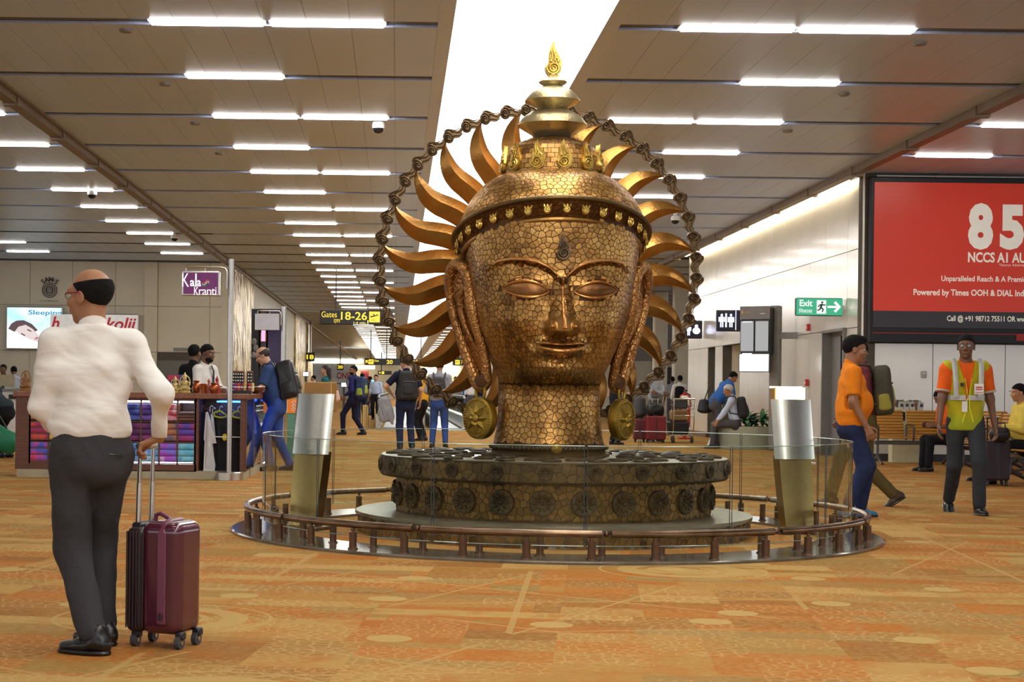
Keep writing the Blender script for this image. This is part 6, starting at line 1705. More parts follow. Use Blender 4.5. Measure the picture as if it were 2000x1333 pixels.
    # clothes
    if top is not None:
        hz = pel + A(0, 0, hem - .93)
        tp = [s_cone(S_(hz + A(0, 0, .04)), S_(up((0, .0, 1.06))), X0, .158 * g * s, .112 * g * s, .158 * g * s, .110 * g * s), s_cone(S_(up((0, .0, 1.04))), S_(chest), X, .158 * g * s, .110 * g * s, .172 * s * (g * .5 + .5), .112 * s * (g * .5 + .5)),
              s_caps(S_(sh['L'] + R @ A(.02, 0, -.01)), S_(sh['R'] - R @ A(.02, 0, .01)), .066 * s, .066 * s), s_caps(S_(up((-.03, -.015, 1.43))), S_(sh['L'] + R @ A(.01, 0, .0)), .058 * s, .058 * s), s_caps(S_(up((.03, -.015, 1.43))), S_(sh['R'] + R @ A(-.01, 0, .0)), .058 * s, .058 * s), s_cone(S_(up((0, -.005, 1.36))), S_(up((0, -.012, 1.455))), X, .12 * s, .085 * s, .072 * s, .068 * s)]
        if bust: tp += [s_ell(S_(up((sg * .075, .095, 1.24))), A(.065, .06, .065) * s) for sg in (-1, 1)]
        if g > 1.08: tp += [s_ell(S_(up((0, .05, 1.08))), A(.13, .12, .13) * s * g)]
        if sleeve != 'none':
            for q in 'LR':
                if sleeve == 'short': tp.append(s_caps(S_(sh[q]), S_(sh[q] + (el[q] - sh[q]) * .72), .069 * s, .066 * s))
                else: tp += [s_caps(S_(sh[q]), S_(el[q]), .065 * s, .051 * s), s_caps(S_(el[q]), S_(el[q] + (wr[q] - el[q]) * .93), .051 * s, .040 * s)]
        def tpost(D, G):
            q = G / s
            D = np.maximum(D, (hz[2] - q[..., 2]) * s) if lean < 30 else D
            n_ = R @ A(0, .42, 1.0); n_ /= np.linalg.norm(n_)
            D = np.maximum(D, ((q - up((0, -.012, 1.462))) @ n_) * s)
            if sleeve != 'none':
                for k_ in 'LR':
                    e, e0, fr = (el[k_], sh[k_], .80) if sleeve == 'short' else (wr[k_], el[k_], .985)
                    d = (e - e0) / np.linalg.norm(e - e0); c = e0 + (e - e0) * fr
                    rel = q - c; ax = rel @ d; rad = np.linalg.norm(rel - ax[..., None] * d, axis=-1)
                    D = np.where((rad < .10) & (ax < .12), np.maximum(D, ax * s), D)
            return D
        V, Fc = nets(tp, vox * s, .035 * s, noise=(lambda G: folds(fold * s, 14 / s, seed, (.7, .7, 1.2))(G) + folds(fold * .42 * s, 40 / s, seed + 3, (.5, .5, 1.3))(G)), post=tpost); link('top', npmesh('top', V, Fc, top), o)
        if sleeve == 'long' or True:
            cb = MB(); N_ = 24; vs = []
            for rr, zo in ((.072, -.022), (.064, .016), (.059, .016), (.064, -.022)):
                for a in np.linspace(0, 2 * PI, N_, endpoint=False): vs.append(S_(up((rr * math.cos(a), -.012 + rr * .94 * math.sin(a), 1.465 + zo * (1.15 - .25 * math.sin(a)) - .03 * math.sin(a)))))
            cb.add(vs, [(j * N_ + i, j * N_ + (i + 1) % N_, ((j + 1) % 4) * N_ + (i + 1) % N_, ((j + 1) % 4) * N_ + i) for j in range(4) for i in range(N_)])
            cb.build('collar', top, o)
    if bottom is not None and legs:
        bp = [s_cone(S_(pel + A(0, -.005, .045)), S_(pel + A(0, -.01, -.08)), X0, .150 * g * s, .108 * g * s, .164 * (g * .6 + .4) * s, .114 * (g * .5 + .5) * s)]
        for q in 'LR':
            bp += [s_caps(S_(hip[q]), S_(kn[q]), .092 * s * legw, .070 * s * legw), s_caps(S_(kn[q]), S_(an[q] + (kn[q] - an[q]) * .04), .069 * s * legw, .060 * s * legw)]
        if skirt: bp.append(s_cone(S_(pel), S_(A(0, 0, .25)), X0, .17 * s, .13 * s, .26 * s, .22 * s))
        def bpost(D, G):
            q = G / s; D = np.maximum(D, (q[..., 2] - pel[2] - .075) * s)
            for k_ in 'LR':
                d = (an[k_] - kn[k_]) / np.linalg.norm(an[k_] - kn[k_]); c = kn[k_] + (an[k_] - kn[k_]) * 1.06
                rel = q - c; ax = rel @ d; rad = np.linalg.norm(rel - ax[..., None] * d, axis=-1); D = np.where((rad < .11) & (ax < .12), np.maximum(D, ax * s), D)
            return D
        V, Fc = nets(bp, vox * s, .028 * s, noise=(lambda G: folds(fold * .8 * s, 13 / s, seed + 5, (1.1, 1.1, .7))(G) + folds(fold * .35 * s, 36 / s, seed + 8, (1.2, 1.2, .5))(G)), post=bpost); link('trousers', npmesh('trousers', V, Fc, bottom), o)
    if shoes is not None and legs:
        for q in 'LR':
            f = feet[q]; r = rot('Z', f[3]); pit = rot('X', f[4]) if len(f) > 4 else np.eye(3)
            c = lambda *p: S_(an[q] + r @ pit @ (A(*p) - A(0, 0, .085)))
            sp_ = [s_cone(c(0, -.055, .048), c(0, .05, .042), r @ A(1, 0, 0), .036 * s, .046 * s, .044 * s, .040 * s), s_cone(c(0, .05, .036), c(0, .145, .030), r @ A(1, 0, 0), .045 * s, .034 * s, .036 * s, .024 * s), s_caps(c(0, -.03, .06), c(0, -.02, .10), .042 * s, .043 * s)]
            nn = r @ pit @ A(0, 0, 1)
            V, Fc = nets(sp_, .009 * s, .02 * s, post=lambda D, G: np.maximum(D, ((c(0, 0, .002) - G) @ nn)))
            so = link('shoe', npmesh('shoe', V, Fc, shoes), o)
            MB().tube([c(.05 * math.cos(a) * (1 if math.sin(a) < 0 else .9), .045 + .125 * math.sin(a), .011) for a in np.linspace(0, 2 * PI, 20, endpoint=False)], .010 * s, 6, closed=True).build('sole', M_shoe, so)
    o['_j'] = 0; del o['_j']
    J = dict(s=s, hc=hc, HR=HR_, R=R, up=up, chest=chest, sh=sh, wr=wr, el=el, pel=pel, h=h, headscale=headscale)
    return o, J
def glasses(o, J, m, half=True):
    h = J['h']; s = J['s']; b = MB()
    for sg in (-1, 1):
        lens = [(sg * .033 + .021 * math.cos(a), .090 - .10 * abs(.021 * math.cos(a) * sg + .0), .010 + .014 * math.sin(a)) for a in np.linspace(0, 2 * PI, 16, endpoint=False)]
        b.tube([h(*p) for p in lens], .0016 * s, 6, closed=True)
        b.tube([h(sg * .055, .084, .014), h(sg * .080, .05, .016), h(sg * .083, -.005, .016), h(sg * .082, -.02, .004)], .0028 * s, 6)
    b.tube([h(-.012, .094, .013), h(0, .098, .016), h(.012, .094, .013)], .002 * s, 6)
    g = b.build('glasses', m, o)
    for sg in (-1, 1):
        MB().add([h(sg * .033 + .020 * math.cos(a), .0895, .010 + .013 * math.sin(a)) for a in np.linspace(0, 2 * PI, 14, endpoint=False)], [tuple(range(14))]).build('lens', M_lens, g, False)
M_lens = glassmat('spectacle_lens', (.9, .93, .95), 1.6)
def backpack(label, o, J, m, size=(.30, .19, .46), acc=None, front=False, group=None, drop=0.0):
    """worn pack: a thing of its own placed on the wearer's back"""
    s = J['s']; mw = Matrix.Rotation(o.rotation_euler.z, 3, 'Z'); R = Matrix(J['R'].tolist())
    c = J['up']((0, -.105 - size[1] * .46, 1.20 - drop)) * s; W = mw @ Vector(c) + o.location
    b = thing('backpack', label, 'backpack', W, 0, group); b.rotation_euler = (mw @ R).to_euler()
    w, d, h = [q * s for q in size]
    def pk_(D, G):
        q = G.copy(); t_ = np.clip(q[..., 2] / h, -.5, .5); q[..., 0] = q[..., 0] / (1 - .16 * t_ - .5 * np.maximum(t_ - .25, 0)); q[..., 1] = q[..., 1] / (1 - .25 * t_) + .1 * d * t_
        return rbox(q, (0, 0, 0), (w / 2, d / 2, h / 2), .055 * s) + folds(.005 * s, 16, 3)(G)
    V, Fc = nets([s_caps((0, 0, -h * .3), (0, 0, h * .3), w * .5, w * .5)], .013 * s, .03 * s, pad=.06, post=pk_)
    link('pack_body', npmesh('pack_body', V, Fc, m), b)
    V, Fc = nets([s_cone((0, -d * .42, -h * .25), (0, -d * .42, h * .02), (1, 0, 0), w * .36, d * .22, w * .33, d * .18)], .012 * s, .02 * s); link('front_pocket', npmesh('front_pocket', V, Fc, acc or m), b)
    MB().tube([(-w * .49, -d * .2, h * .12), (-w * .3, -d * .52, h * .13), (w * .3, -d * .52, h * .13), (w * .49, -d * .2, h * .12)], .010 * s, 6).build('compression_strap', M_dgrey, b)
    for q_ in (-1, 1):
        V, Fc = nets([s_cone((q_ * w * .5, 0, -h * .36), (q_ * w * .5, 0, -h * .1), (1, 0, 0), .025 * s, d * .36, .02 * s, d * .30)], .012 * s, .01); link('side_pocket', npmesh('side_pocket', V, Fc, acc or m), b)
    z = MB().tube([(-w * .40, -d * .25, -h * .05), (-w * .36, -d * .30, h * .22), (0, -d * .34, h * .36), (w * .36, -d * .30, h * .22), (w * .40, -d * .25, -h * .05)], .006 * s, 6); z.build('zip', M_dgrey, b)
    MB().tube([(-.03 * s, d * .2, h * .38), (-.025 * s, d * .2, h * .46), (.025 * s, d * .2, h * .46), (.03 * s, d * .2, h * .38)], .008 * s, 6).build('grab_loop', M_black, b)
    inv = (mw @ R).transposed()
    for sg, q in ((-1, 'L'), (1, 'R')):
        pts = [J['up']((sg * .10, -.13, 1.36 - drop)), J['up']((sg * .115, -.09, 1.462)), J['up']((sg * .12, .02, 1.484)), J['up']((sg * .125, .10, 1.42)), J['up']((sg * .13, .135, 1.28)), J['up']((sg * .165, .06, 1.13)), J['up']((sg * .15, -.12, 1.06 - drop))]
        pts = [inv @ ((mw @ Vector(p * s) + o.location) - W) for p in pts]
        MB().tube(pts, .017 * s, 6, flat=.6).build('strap', m, b)
    return b

def wrinkled(m, amp=.35):
    nt = m.node_tree; L = nt.links; b = nt.nodes['Principled BSDF']
    tc = nd(nt, 'ShaderNodeTexCoord'); mp = nd(nt, 'ShaderNodeMapping'); mp.inputs['Scale'].default_value = (3.2, 3.2, 9); mp.inputs['Rotation'].default_value = (.25, .35, .1)
    n = nd(nt, 'ShaderNodeTexNoise'); n.inputs['Scale'].default_value = 1.6; n.inputs['Detail'].default_value = 2; n.inputs['Distortion'].default_value = .5
    L.new(tc.outputs['Object'], mp.inputs[0]); L.new(mp.outputs[0], n.inputs['Vector'])
    bp = nd(nt, 'ShaderNodeBump'); bp.inputs['Strength'].default_value = amp; bp.inputs['Distance'].default_value = .09
    L.new(n.outputs[0], bp.inputs['Height'])
    for l in list(b.inputs['Normal'].links): L.new(l.from_socket, bp.inputs['Normal'])
    L.new(bp.outputs[0], b.inputs['Normal'])
    return m
F_white = fab('white_shirt', (226, 222, 214), .08, 420, .03); F_dpant = fab('charcoal_trousers', (58, 57, 59), .15); F_orange = fab('orange_cotton', (228, 128, 24)); F_jean = fab('dark_denim', (40, 50, 84), .3); F_olive = fab('olive_cotton', (96, 84, 48)); F_blue = fab('blue_cotton', (52, 74, 120)); F_bjean = fab('blue_denim', (58, 84, 150)); F_navy = fab('navy_cotton', (28, 32, 54)); F_teal = fab('teal_cotton', (30, 98, 98)); F_grey = fab('grey_cotton', (150, 152, 158)); F_bblue = fab('bright_blue_cotton', (48, 96, 166)); F_gpant = fab('grey_trousers', (82, 80, 84)); F_check = fab('maroon_check', (110, 50, 56), .3, 160, .3); F_yell = fab('yellow_cotton', (222, 196, 88)); F_pale = fab('pale_blue_cotton', (186, 198, 222)); F_black = fab('black_cotton', (24, 24, 28)); F_guard = fab('guard_orange', (226, 96, 26)); F_gp = fab('guard_trousers', (52, 54, 58))
F_deep = fab('indigo_jacket', (38, 38, 92))
def W2L(yaw, dx, dy):
    a = math.radians(-yaw); return (dx * math.cos(a) - dy * math.sin(a), dx * math.sin(a) + dy * math.cos(a))
for q_ in (F_white, F_dpant, F_orange, F_jean, F_guard, F_gp): wrinkled(q_, .13 if q_ is F_white else .10)
# 1. man in the white shirt, seen from behind, hand on his suitcase
mX, mY, mYaw = GX(178, 6.95), 6.95, 22
s1_ = 1.61 / 1.72
hand_w = (P(311, 858, 7.04).x - mX, 7.04 - mY); hl = W2L(mYaw, *hand_w)
hz_ = P(311, 856, 7.04).z
fl_ = W2L(mYaw, .04, -.10); fr_ = W2L(mYaw, .03, .16)
man, J = person('balding man in white shirt and charcoal trousers walking away, pulling a suitcase', 1.61, (mX, mY), mYaw, F_white, F_dpant, skinmat('man_skin', (156, 108, 74)), hair='band',
    hands={'L': (-.12, .24, 1.02), 'R': (hl[0] / s1_, hl[1] / s1_, hz_ / s1_)}, elbow={'L': (-.55, -1, -.1), 'R': (.25, -1, -.1)}, feet={'L': (fl_[0] / s1_, fl_[1] / s1_, 0, 48), 'R': (fr_[0] / s1_, fr_[1] / s1_, .0, 34)}, head=(42, -3), sleeve='long', hem=.965, girth=1.10, vox=.0105, hv=.0045, curl={'L': 30, 'R': 52}, palm={'R': (-.5, 0, -1)}, hdir={'R': (-.85, .15, -.35)}, fold=.0085, seed=4, legw=1.08, knees={'L': (-.2, 1, 0), 'R': (0, 1, 0)}, headscale=1.05)
glasses(man, J, mat('red_spectacles', (140, 24, 44), .3))
MB().tube([J['s'] * (J['pel'] + np.array([.06 + .07 * t, -.128 - .004 * math.sin(t * 3) + .028 * t * t, -.035 - .008 * t])) for t in np.linspace(0, 1, 8)], .0035, 6).build('pocket_welt', M_shoe, man)
# 2. walking guard in the yellow vest
gX, gY = GX(1886, 15.8), 15.8
F_vest = fab('hi_vis_yellow', (196, 206, 44), .3); M_refl = mat('reflective_tape', (178, 176, 170), .35, .2)
F_vest.node_tree.nodes['Principled BSDF'].inputs['Alpha'].default_value = .62
guard, J = person('man in yellow hi-vis vest over orange polo shirt walking towards the camera', 1.72, (gX, gY), 172, F_guard, F_gp, M_skin2, hands={'L': (-.27, .02, .84), 'R': (.265, .10, .83)}, feet={'L': (-.10, .20, 0, 8), 'R': (.10, -.24, .03, -6, -30)}, sleeve='short', hem=.90, vox=.012, hv=.005, seed=11, head=(-14, 0), fold=.004, girth=.94)
glasses(guard, J, M_dgrey)
s = J['s']; U = lambda *p: J['up'](p) * s
V, Fc = nets([s_cone(U(0, 0, .84), U(0, 0, 1.08), (1, 0, 0), .172 * s, .132 * s, .168 * s, .120 * s), s_cone(U(0, 0, 1.08), U(0, 0, 1.30), (1, 0, 0), .168 * s, .12 * s, .178 * s, .124 * s), s_caps(U(-.15, -.01, 1.405), U(.15, -.01, 1.405), .084 * s, .084 * s)], .012, .03, noise=folds(.004, 12, 9),
    post=lambda D, G: np.maximum(np.maximum(np.maximum(np.maximum(D, U(0, 0, .80)[2] - G[..., 2]), np.abs(G[..., 0]) - .215), G[..., 2] - 1.475 * s + .0), -np.maximum(np.abs(G[..., 0]) - (G[..., 2] - 1.16 * s) * .26, -G[..., 1] + .0)))
vest = link('hi_vis_vest', npmesh('hi_vis_vest', V, Fc, F_vest), guard)
for sg in (-1, 1):
    MB().tube([U(sg * .125, .02, 1.492), U(sg * .125, .09, 1.44), U(sg * .12, .128, 1.34), U(sg * .115, .132, 1.24), U(sg * .11, .130, 1.12)], .024 * s, 6, flat=.25).build('reflective_band', M_refl, vest)
    MB().tube([U(sg * .03, .128, 1.30), U(sg * .012, .132, 1.18), U(sg * .012, .130, 1.02), U(sg * .05, .126, .88)], .006 * s, 6).build('vest_edge', mat('vest_piping', (214, 224, 40), .5), vest)
MB().add([U(k_ * .176 * math.sin(a), k_ * .130 * math.cos(a) + .002, 1.115 + dz) for k_, dz in ((1, -.024), (1.03, -.024), (1.03, .024), (1, .024)) for a in np.linspace(-PI, PI, 40, endpoint=False)], [(j * 40 + i, j * 40 + (i + 1) % 40, ((j + 1) % 4) * 40 + (i + 1) % 40, ((j + 1) % 4) * 40 + i) for j in range(4) for i in range(40)]).build('reflective_band', M_refl, vest)
MB().box(U(-.095, .140, 1.20), (.085, .006, .10)).build('name_patch', M_white, vest, False)
text('PLEASE', 1, Vector(U(-.095, .145, 1.165)), M_red, vest, width=.07, height=.014, R=(0, 0, PI), bold=.03)
MB().box(U(-.095, .1445, 1.215), (.06, .002, .012)).box(U(-.095, .1445, 1.195), (.065, .002, .010)).build('patch_print', M_red, vest, False)
MB().tube([U(-.05, .08, 1.45), U(-.035, .125, 1.36), U(-.005, .137, 1.20), U(.02, .137, 1.10), U(.03, .125, 1.36), U(.05, .08, 1.45)], .006, 6).build('lanyard', F_guard, guard)
MB().box(U(.035, .140, 1.03), (.05, .005, .10)).build('id_card', M_white, guard, False); MB().box(U(.06, .138, 1.24), (.03, .02, .035)).build('badge', M_black, guard, False)
for q in 'LR':
    d = (J['el'][q] - J['sh'][q]); c = (J['sh'][q] + d * .755) * s; d = d / np.linalg.norm(d); x = np.cross(d, [0, 1, 0]); x /= np.linalg.norm(x); y = np.cross(d, x)
    MB().tube([c + (x * math.cos(a) + y * math.sin(a)) * .064 * s for a in np.linspace(0, 2 * PI, 18, endpoint=False)], .011, 6, closed=True).build('sleeve_band', M_refl, guard)
# 3. boy in the orange polo shirt, 4. man with olive backpack behind him
boy, J = person('boy in orange polo shirt and dark jeans standing by the glass, facing right', 1.66, (GX(1664, 15.1), 15.1), -98, F_orange, F_jean, M_skin, hair='fade', hands={'L': (-.25, .12, .86), 'R': (.24, .10, .88)}, hem=.87, girth=1.28, sleeve='short', vox=.012, hv=.005, seed=21, head=(0, -8), shoes=mat('blue_trainers', (60, 120, 160), .6), feet={'L': (-.10, .10, 0, 8), 'R': (.10, -.05, 0, -8)}, headscale=1.08)
pk, J = person('man in checked shirt and olive trousers striding behind the boy', 1.72, (GX(1690, 16.6), 16.6), 78, F_check, F_olive, M_skin2, hands={'L': (-.25, .2, .9), 'R': (.25, -.1, .88)}, feet={'L': (-.09, .34, .0, 6), 'R': (.09, -.30, .03, -4, -34)}, pz=.89, sleeve='long', vox=.014, seed=23, head=(10, -4), lean=6, shoes=mat('brown_boots', (62, 46, 34), .5))
backpack('olive green and black backpack worn behind the boy in orange', pk, J, mat('pack_dark_olive', (62, 56, 38), .7), (.30, .19, .50), mat('pack_olive', (150, 142, 46), .6))
# 5. man at the kiosk in blue
bm_, J = person('balding man in blue polo leaning on the kiosk counter, black backpack on', 1.72, (GX(541, 22.4), 22.4), 86, fab('slate_blue_polo', (50, 70, 112)), F_bjean, M_skin3, hair='band', hairm=M_hairb, lean=15, hands={'L': (-.20, .42, 1.13), 'R': (.10, .40, 1.13)}, elbow={'L': (-.5, -.3, -1), 'R': (.6, -.3, -1)}, feet={'L': (-.12, .05, 0, 5), 'R': (.12, -.18, 0, -8)}, hem=.86, girth=1.2, sleeve='short', vox=.014, seed=31, head=(0, -12))
glasses(bm_, J, M_black)
backpack('large black backpack on the man leaning at the kiosk', bm_, J, mat('shiny_black_pack', (26, 26, 28), .35), (.34, .26, .52))
# 6. sellers inside the kiosk
sl1, J = person('bearded seller in white shirt and dark tie inside the kiosk', 1.70, (GX(402, 21.9), 21.9), -118, F_white, F_dpant, M_skin2, hands={'L': (-.18, .30, 1.1), 'R': (.2, .28, 1.1)}, sleeve='long', vox=.016, beard=True, seed=33, head=(0, -10))
MB().tube([J['up']((0, .085, 1.44)) * J['s'], J['up']((0, .125, 1.36)) * J['s'], J['up']((0, .125, 1.1)) * J['s']], .022, 6, flat=.35).build('tie', M_black, sl1)
person('man in dark shirt behind the bearded seller, back turned', 1.72, (GX(379, 22.9), 22.9), -30, F_black, F_dpant, M_skin2, vox=.018, hv=.008, seed=34)
# 7. woman in teal, 8. man in indigo jacket
wm, J = person('woman in teal top with dark ponytail walking left behind the plaque', 1.62, (GX(636, 33.5), 33.5), 82, F_teal, F_dpant, M_skin3, hair='long', hairm=M_hairb, hands={'L': (-.22, .26, 1.0), 'R': (.22, .24, 1.0)}, sleeve='long', vox=.018, hv=.008, seed=41, hem=.9, bust=True)
hb_ = thing('handbag', 'pale pink handbag on the teal woman\'s shoulder', 'bag', (GX(651, 33.7), 33.55, 1.0)); V, Fc = nets([s_cone((0, 0, -.08), (0, 0, .08), (1, 0, 0), .15, .06, .12, .04)], .015, .03); link('bag_body', npmesh('bag_body', V, Fc, mat('pale_pink_leather', (214, 176, 160), .5)), hb_); MB().tube([(-.1, 0, .1), (-.05, 0, .3), (.0, 0, .34), (.06, 0, .28), (.1, 0, .1)], .01, 6).build('handle', M_tan, hb_)
im, J = person('man in indigo jacket with blue backpack glancing back near the walkway', 1.74, (GX(690, 40.7), 40.7), 70, F_deep, fab('dark_indigo_jeans', (26, 28, 52)), M_skin, hands={'L': (-.2, .15, .95), 'R': (.24, .0, .9)}, feet={'L': (-.09, .22, 0, 5), 'R': (.09, -.24, .0, -6)}, sleeve='long', vox=.02, hv=.008, seed=43, head=(50, 0), beard=True, pz=.91)
glasses(im, J, M_black); backpack('blue and lime backpack on the man in the indigo jacket', im, J, mat('pack_blue', (34, 52, 92), .6), (.30, .24, .5), mat('pack_lime', (150, 170, 60), .6))
# 9. man in navy polo and 10. man in grey shirt, both from behind
nm_, J = person('man in navy polo and jeans seen from behind with black backpack', 1.74, (GX(793, 30.2), 30.2), 8, F_navy, F_jean, M_skin3, hands={'L': (-.24, .16, 1.04), 'R': (.27, .06, .90)}, feet={'L': (-.11, -.08, 0, 6), 'R': (.13, .06, 0, -6)}, hem=.88, girth=1.2, vox=.016, hv=.007, seed=51, head=(48, 0), elbow={'L': (-1, -.6, 0)})
glasses(nm_, J, M_black); backpack('black backpack on the man in the navy polo', nm_, J, mat('pack_black', (30, 29, 30), .7), (.34, .22, .52))
jk = thing('jacket', 'grey jacket hanging over the arm of the man in navy', 'jacket', (GX(752, 30.1), 30.15, GZ(752, 800, 30.1))); V, Fc = nets([s_cone((0, 0, .16), (.03, 0, -.18), (1, 0, 0), .12, .08, .15, .06), s_caps((.08, -.02, .0), (.14, -.02, -.26), .06, .04)], .016, .03, noise=folds(.012, 16, 3)); link('fabric', npmesh('fabric', V, Fc, F_grey), jk); MB().tube([(-.08, -.05, .1), (-.04, -.075, -.02), (.02, -.07, -.18)], .012, 6).build('seam', F_grey, jk)
gm, J = person('man in grey shirt and jeans seen from behind with dark rucksack', 1.72, (GX(858, 32.2), 32.2), -4, F_grey, F_bjean, M_skin, hands={'L': (-.2, .22, 1.05), 'R': (.2, .22, 1.05)}, sleeve='long', hem=.88, girth=1.1, vox=.017, hv=.008, seed=53, head=(0, -14), feet={'L': (-.13, 0, 0, 8), 'R': (.13, 0, 0, -10)})
backpack('dark grey rucksack on the man in the grey shirt', gm, J, mat('pack_dgrey', (56, 54, 54), .7), (.26, .16, .40))
ym, J = person('person in mustard top holding a phone beside the navy polo man', 1.62, (GX(826, 36.5), 36.5), 60, fab('mustard_top', (222, 164, 40)), F_black, M_skin, sleeve='none', hands={'L': (-.1, .3, 1.02), 'R': (.2, .28, 1.0)}, vox=.02, hv=.009, seed=55, hem=.86)
ph = thing('phone', 'white smartphone in the hand of the person in mustard', 'phone', tuple(ym.matrix_basis @ Vector(J['wr']['R'] * J['s'] + np.array([-.02, .09, .02])))); MB().box((0, 0, 0), (.08, .012, .15), bev=.004).build('case', M_white, ph, False); MB().box((0, -.008, 0), (.07, .004, .13)).build('screen', M_black, ph, False)
# 11-14. people on the right
g2, J = person('man in light grey shirt standing behind the luggage, arms folded', 1.68, (GX(1280, 38), 38), -160, F_grey, F_gpant, M_skin2, hands={'L': (.10, .24, 1.16), 'R': (-.10, .22, 1.12)}, sleeve='long', girth=1.1, vox=.018, hv=.008, seed=61, head=(-30, -10), elbow={'L': (-1, -.2, -.4), 'R': (1, -.2, -.4)})
bw, J = person('woman in black sleeveless dress behind the right earring, arm bent', 1.62, (GX(1202, 35.5), 35.5), -60, F_black, F_black, M_skin3, hair='long', sleeve='none', hands={'L': (-.2, .28, 1.2), 'R': (.14, .32, 1.2)}, vox=.02, hv=.009, seed=63, bust=True, legw=1.1)
wl1, J = person('person in white shirt and dark waistcoat far behind the trolley', 1.68, (GX(1328, 50), 50), -10, F_white, F_black, M_skin2, sleeve='long', vox=.022, hv=.01, seed=64)
V, Fc = nets([s_cone(J['up']((0, 0, .98)) * J['s'], J['up']((0, 0, 1.3)) * J['s'], (1, 0, 0), .17, .125, .18, .125)], .02, .02); link('waistcoat', npmesh('waistcoat', V, Fc, F_black), wl1)
bb_, J = person('man in bright blue T-shirt bending forward over the seated man', 1.76, (GX(1397, 35.6), 35.6), -72, F_bblue, F_gpant, M_skin, lean=38, hands={'L': (-.1, .42, .82), 'R': (.22, .40, .72)}, feet={'L': (-.12, .08, 0, 0), 'R': (.12, -.1, 0, -4)}, hem=.90, vox=.017, hv=.007, seed=65, head=(0, -38), girth=1.1)
sb = thing('shoulder_bag', 'black shoulder bag behind the bending man', 'bag', (GX(1377, 35.7), 35.7, GZ(1377, 793, 35.7))); V, Fc = nets([s_cone((0, 0, -.1), (0, 0, .1), (1, 0, 0), .17, .07, .13, .05)], .016, .03); link('bag_body', npmesh('bag_body', V, Fc, M_black), sb); MB().tube([(-.02, -.05, .12), (.06, -.12, .4), (.16, -.1, .56)], .012, 6).build('strap', M_black, sb)
om, J = person('seated grey-haired man in white shirt with backpack, reaching to an orange bag', 1.70, (GX(1437, 33.75), 33.75), 78, F_pale, F_gpant, M_skin4, hairm=M_hairg, pz=.56, lean=12, hands={'L': (-.16, .40, .50), 'R': (.14, .42, .52)}, feet={'L': (-.12, .46, 0, 4), 'R': (.12, .40, 0, -4)}, sleeve='long', vox=.017, hv=.007, seed=67, head=(10, -6))
glasses(om, J, M_black); backpack('black backpack on the seated grey-haired man', om, J, mat('pack_black2', (26, 26, 30), .7), (.30, .2, .44))
ob = thing('carrier_bag', 'orange and white carrier bag held by the seated man', 'bag', (GX(1398, 34.3), 34.3, GZ(1398, 872, 34.3))); k = 34.3 / F
MB().prism([(-11 * k, 0), (5 * k, 0), (11 * k, 34 * k), (1 * k, 36 * k)], .14).build('bag_body', mat('carrier_orange', (232, 104, 40), .5), ob, False); MB().prism([(-15 * k, .0), (-10 * k, 0), (-1 * k, 32 * k), (-3 * k, 33 * k)], .12).build('white_side', M_white, ob, False); MB().tube([(2 * k, 0, 35 * k), (5 * k, 0, 47 * k), (9 * k, 0, 34 * k)], .008, 6).build('handle', mat('carrier_handle', (214, 70, 40), .5), ob)
# seated people at the right edge
yl, J = person('seated person in yellow top at the right edge', 1.66, (GX(2004, 21.2), 21.2), 90, F_yell, F_black, M_skin4, pz=.56, lean=8, hands={'L': (-.1, .36, .78), 'R': (.1, .38, .74)}, feet={'L': (-.1, .5, 0, 0), 'R': (.1, .58, .03, 0)}, sleeve='long', vox=.016, hv=.007, seed=71, girth=1.15, hair='short')
cp_, J = person('seated person in olive cap and pale shirt behind the dark suitcase', 1.66, (GX(1992, 25.2), 25.2), 75, F_pale, F_gpant, M_skin4, hair='cap', hairm=mat('olive_cap', (122, 100, 58), .8), pz=.55, hands={'L': (-.1, .36, .72), 'R': (.14, .36, .7)}, feet={'L': (-.1, .48, 0, 0), 'R': (.1, .48, 0, 0)}, sleeve='short', vox=.017, hv=.007, seed=73)
og, J = person('seated person in orange shirt half hidden behind the hi-vis guard', 1.64, (GX(1862, 24.6), 24.6), 100, F_guard, F_black, M_skin2, pz=.54, hands={'L': (-.14, .36, .72), 'R': (.14, .36, .72)}, feet={'L': (-.1, .46, 0, 0), 'R': (.1, .46, 0, 0)}, lean=16, vox=.018, hv=.008, seed=75, head=(0, -20))
# left edge counter staff and green bag carrier
person('dark haired person behind the white service counter, far left', 1.60, (GX(6, 37.4), 37.4), 170, F_black, F_black, M_skin2, vox=.022, hv=.009, seed=81)
person('second dark haired person at the service counter, head bowed', 1.58, (GX(27, 38.4), 38.4), 20, F_pale, F_black, M_skin2, vox=.022, hv=.009, seed=82, head=(0, -20))
fg, J = person('person in dark grey jacket stooping at the left edge beside the kiosk', 1.60, (GX(12, 25.4), 25.4), 60, fab('dark_teal_jacket', (52, 62, 66)), F_black, M_skin2, lean=50, pz=.80, hands={'L': (-.1, .4, .5), 'R': (.2, .35, .45)}, vox=.02, hv=.009, seed=83, sleeve='long')
gb = thing('duffel_bag', 'bright green bag at the left edge in front of the stooping person', 'bag', (GX(4, 24.6), 24.6, GZ(4, 858, 24.6))); V, Fc = nets([s_cone((-.16, 0, .06), (.14, 0, -.06), (0, 0, 1), .20, .14, .17, .13)], .018, .03, noise=folds(.008, 12, 4)); link('bag_body', npmesh('bag_body', V, Fc, mat('green_nylon', (20, 120, 84), .5)), gb); MB().tube([(-.1, 0, .2), (-.02, -.03, .34), (.1, 0, .12)], .014, 6).build('handle', M_black, gb)
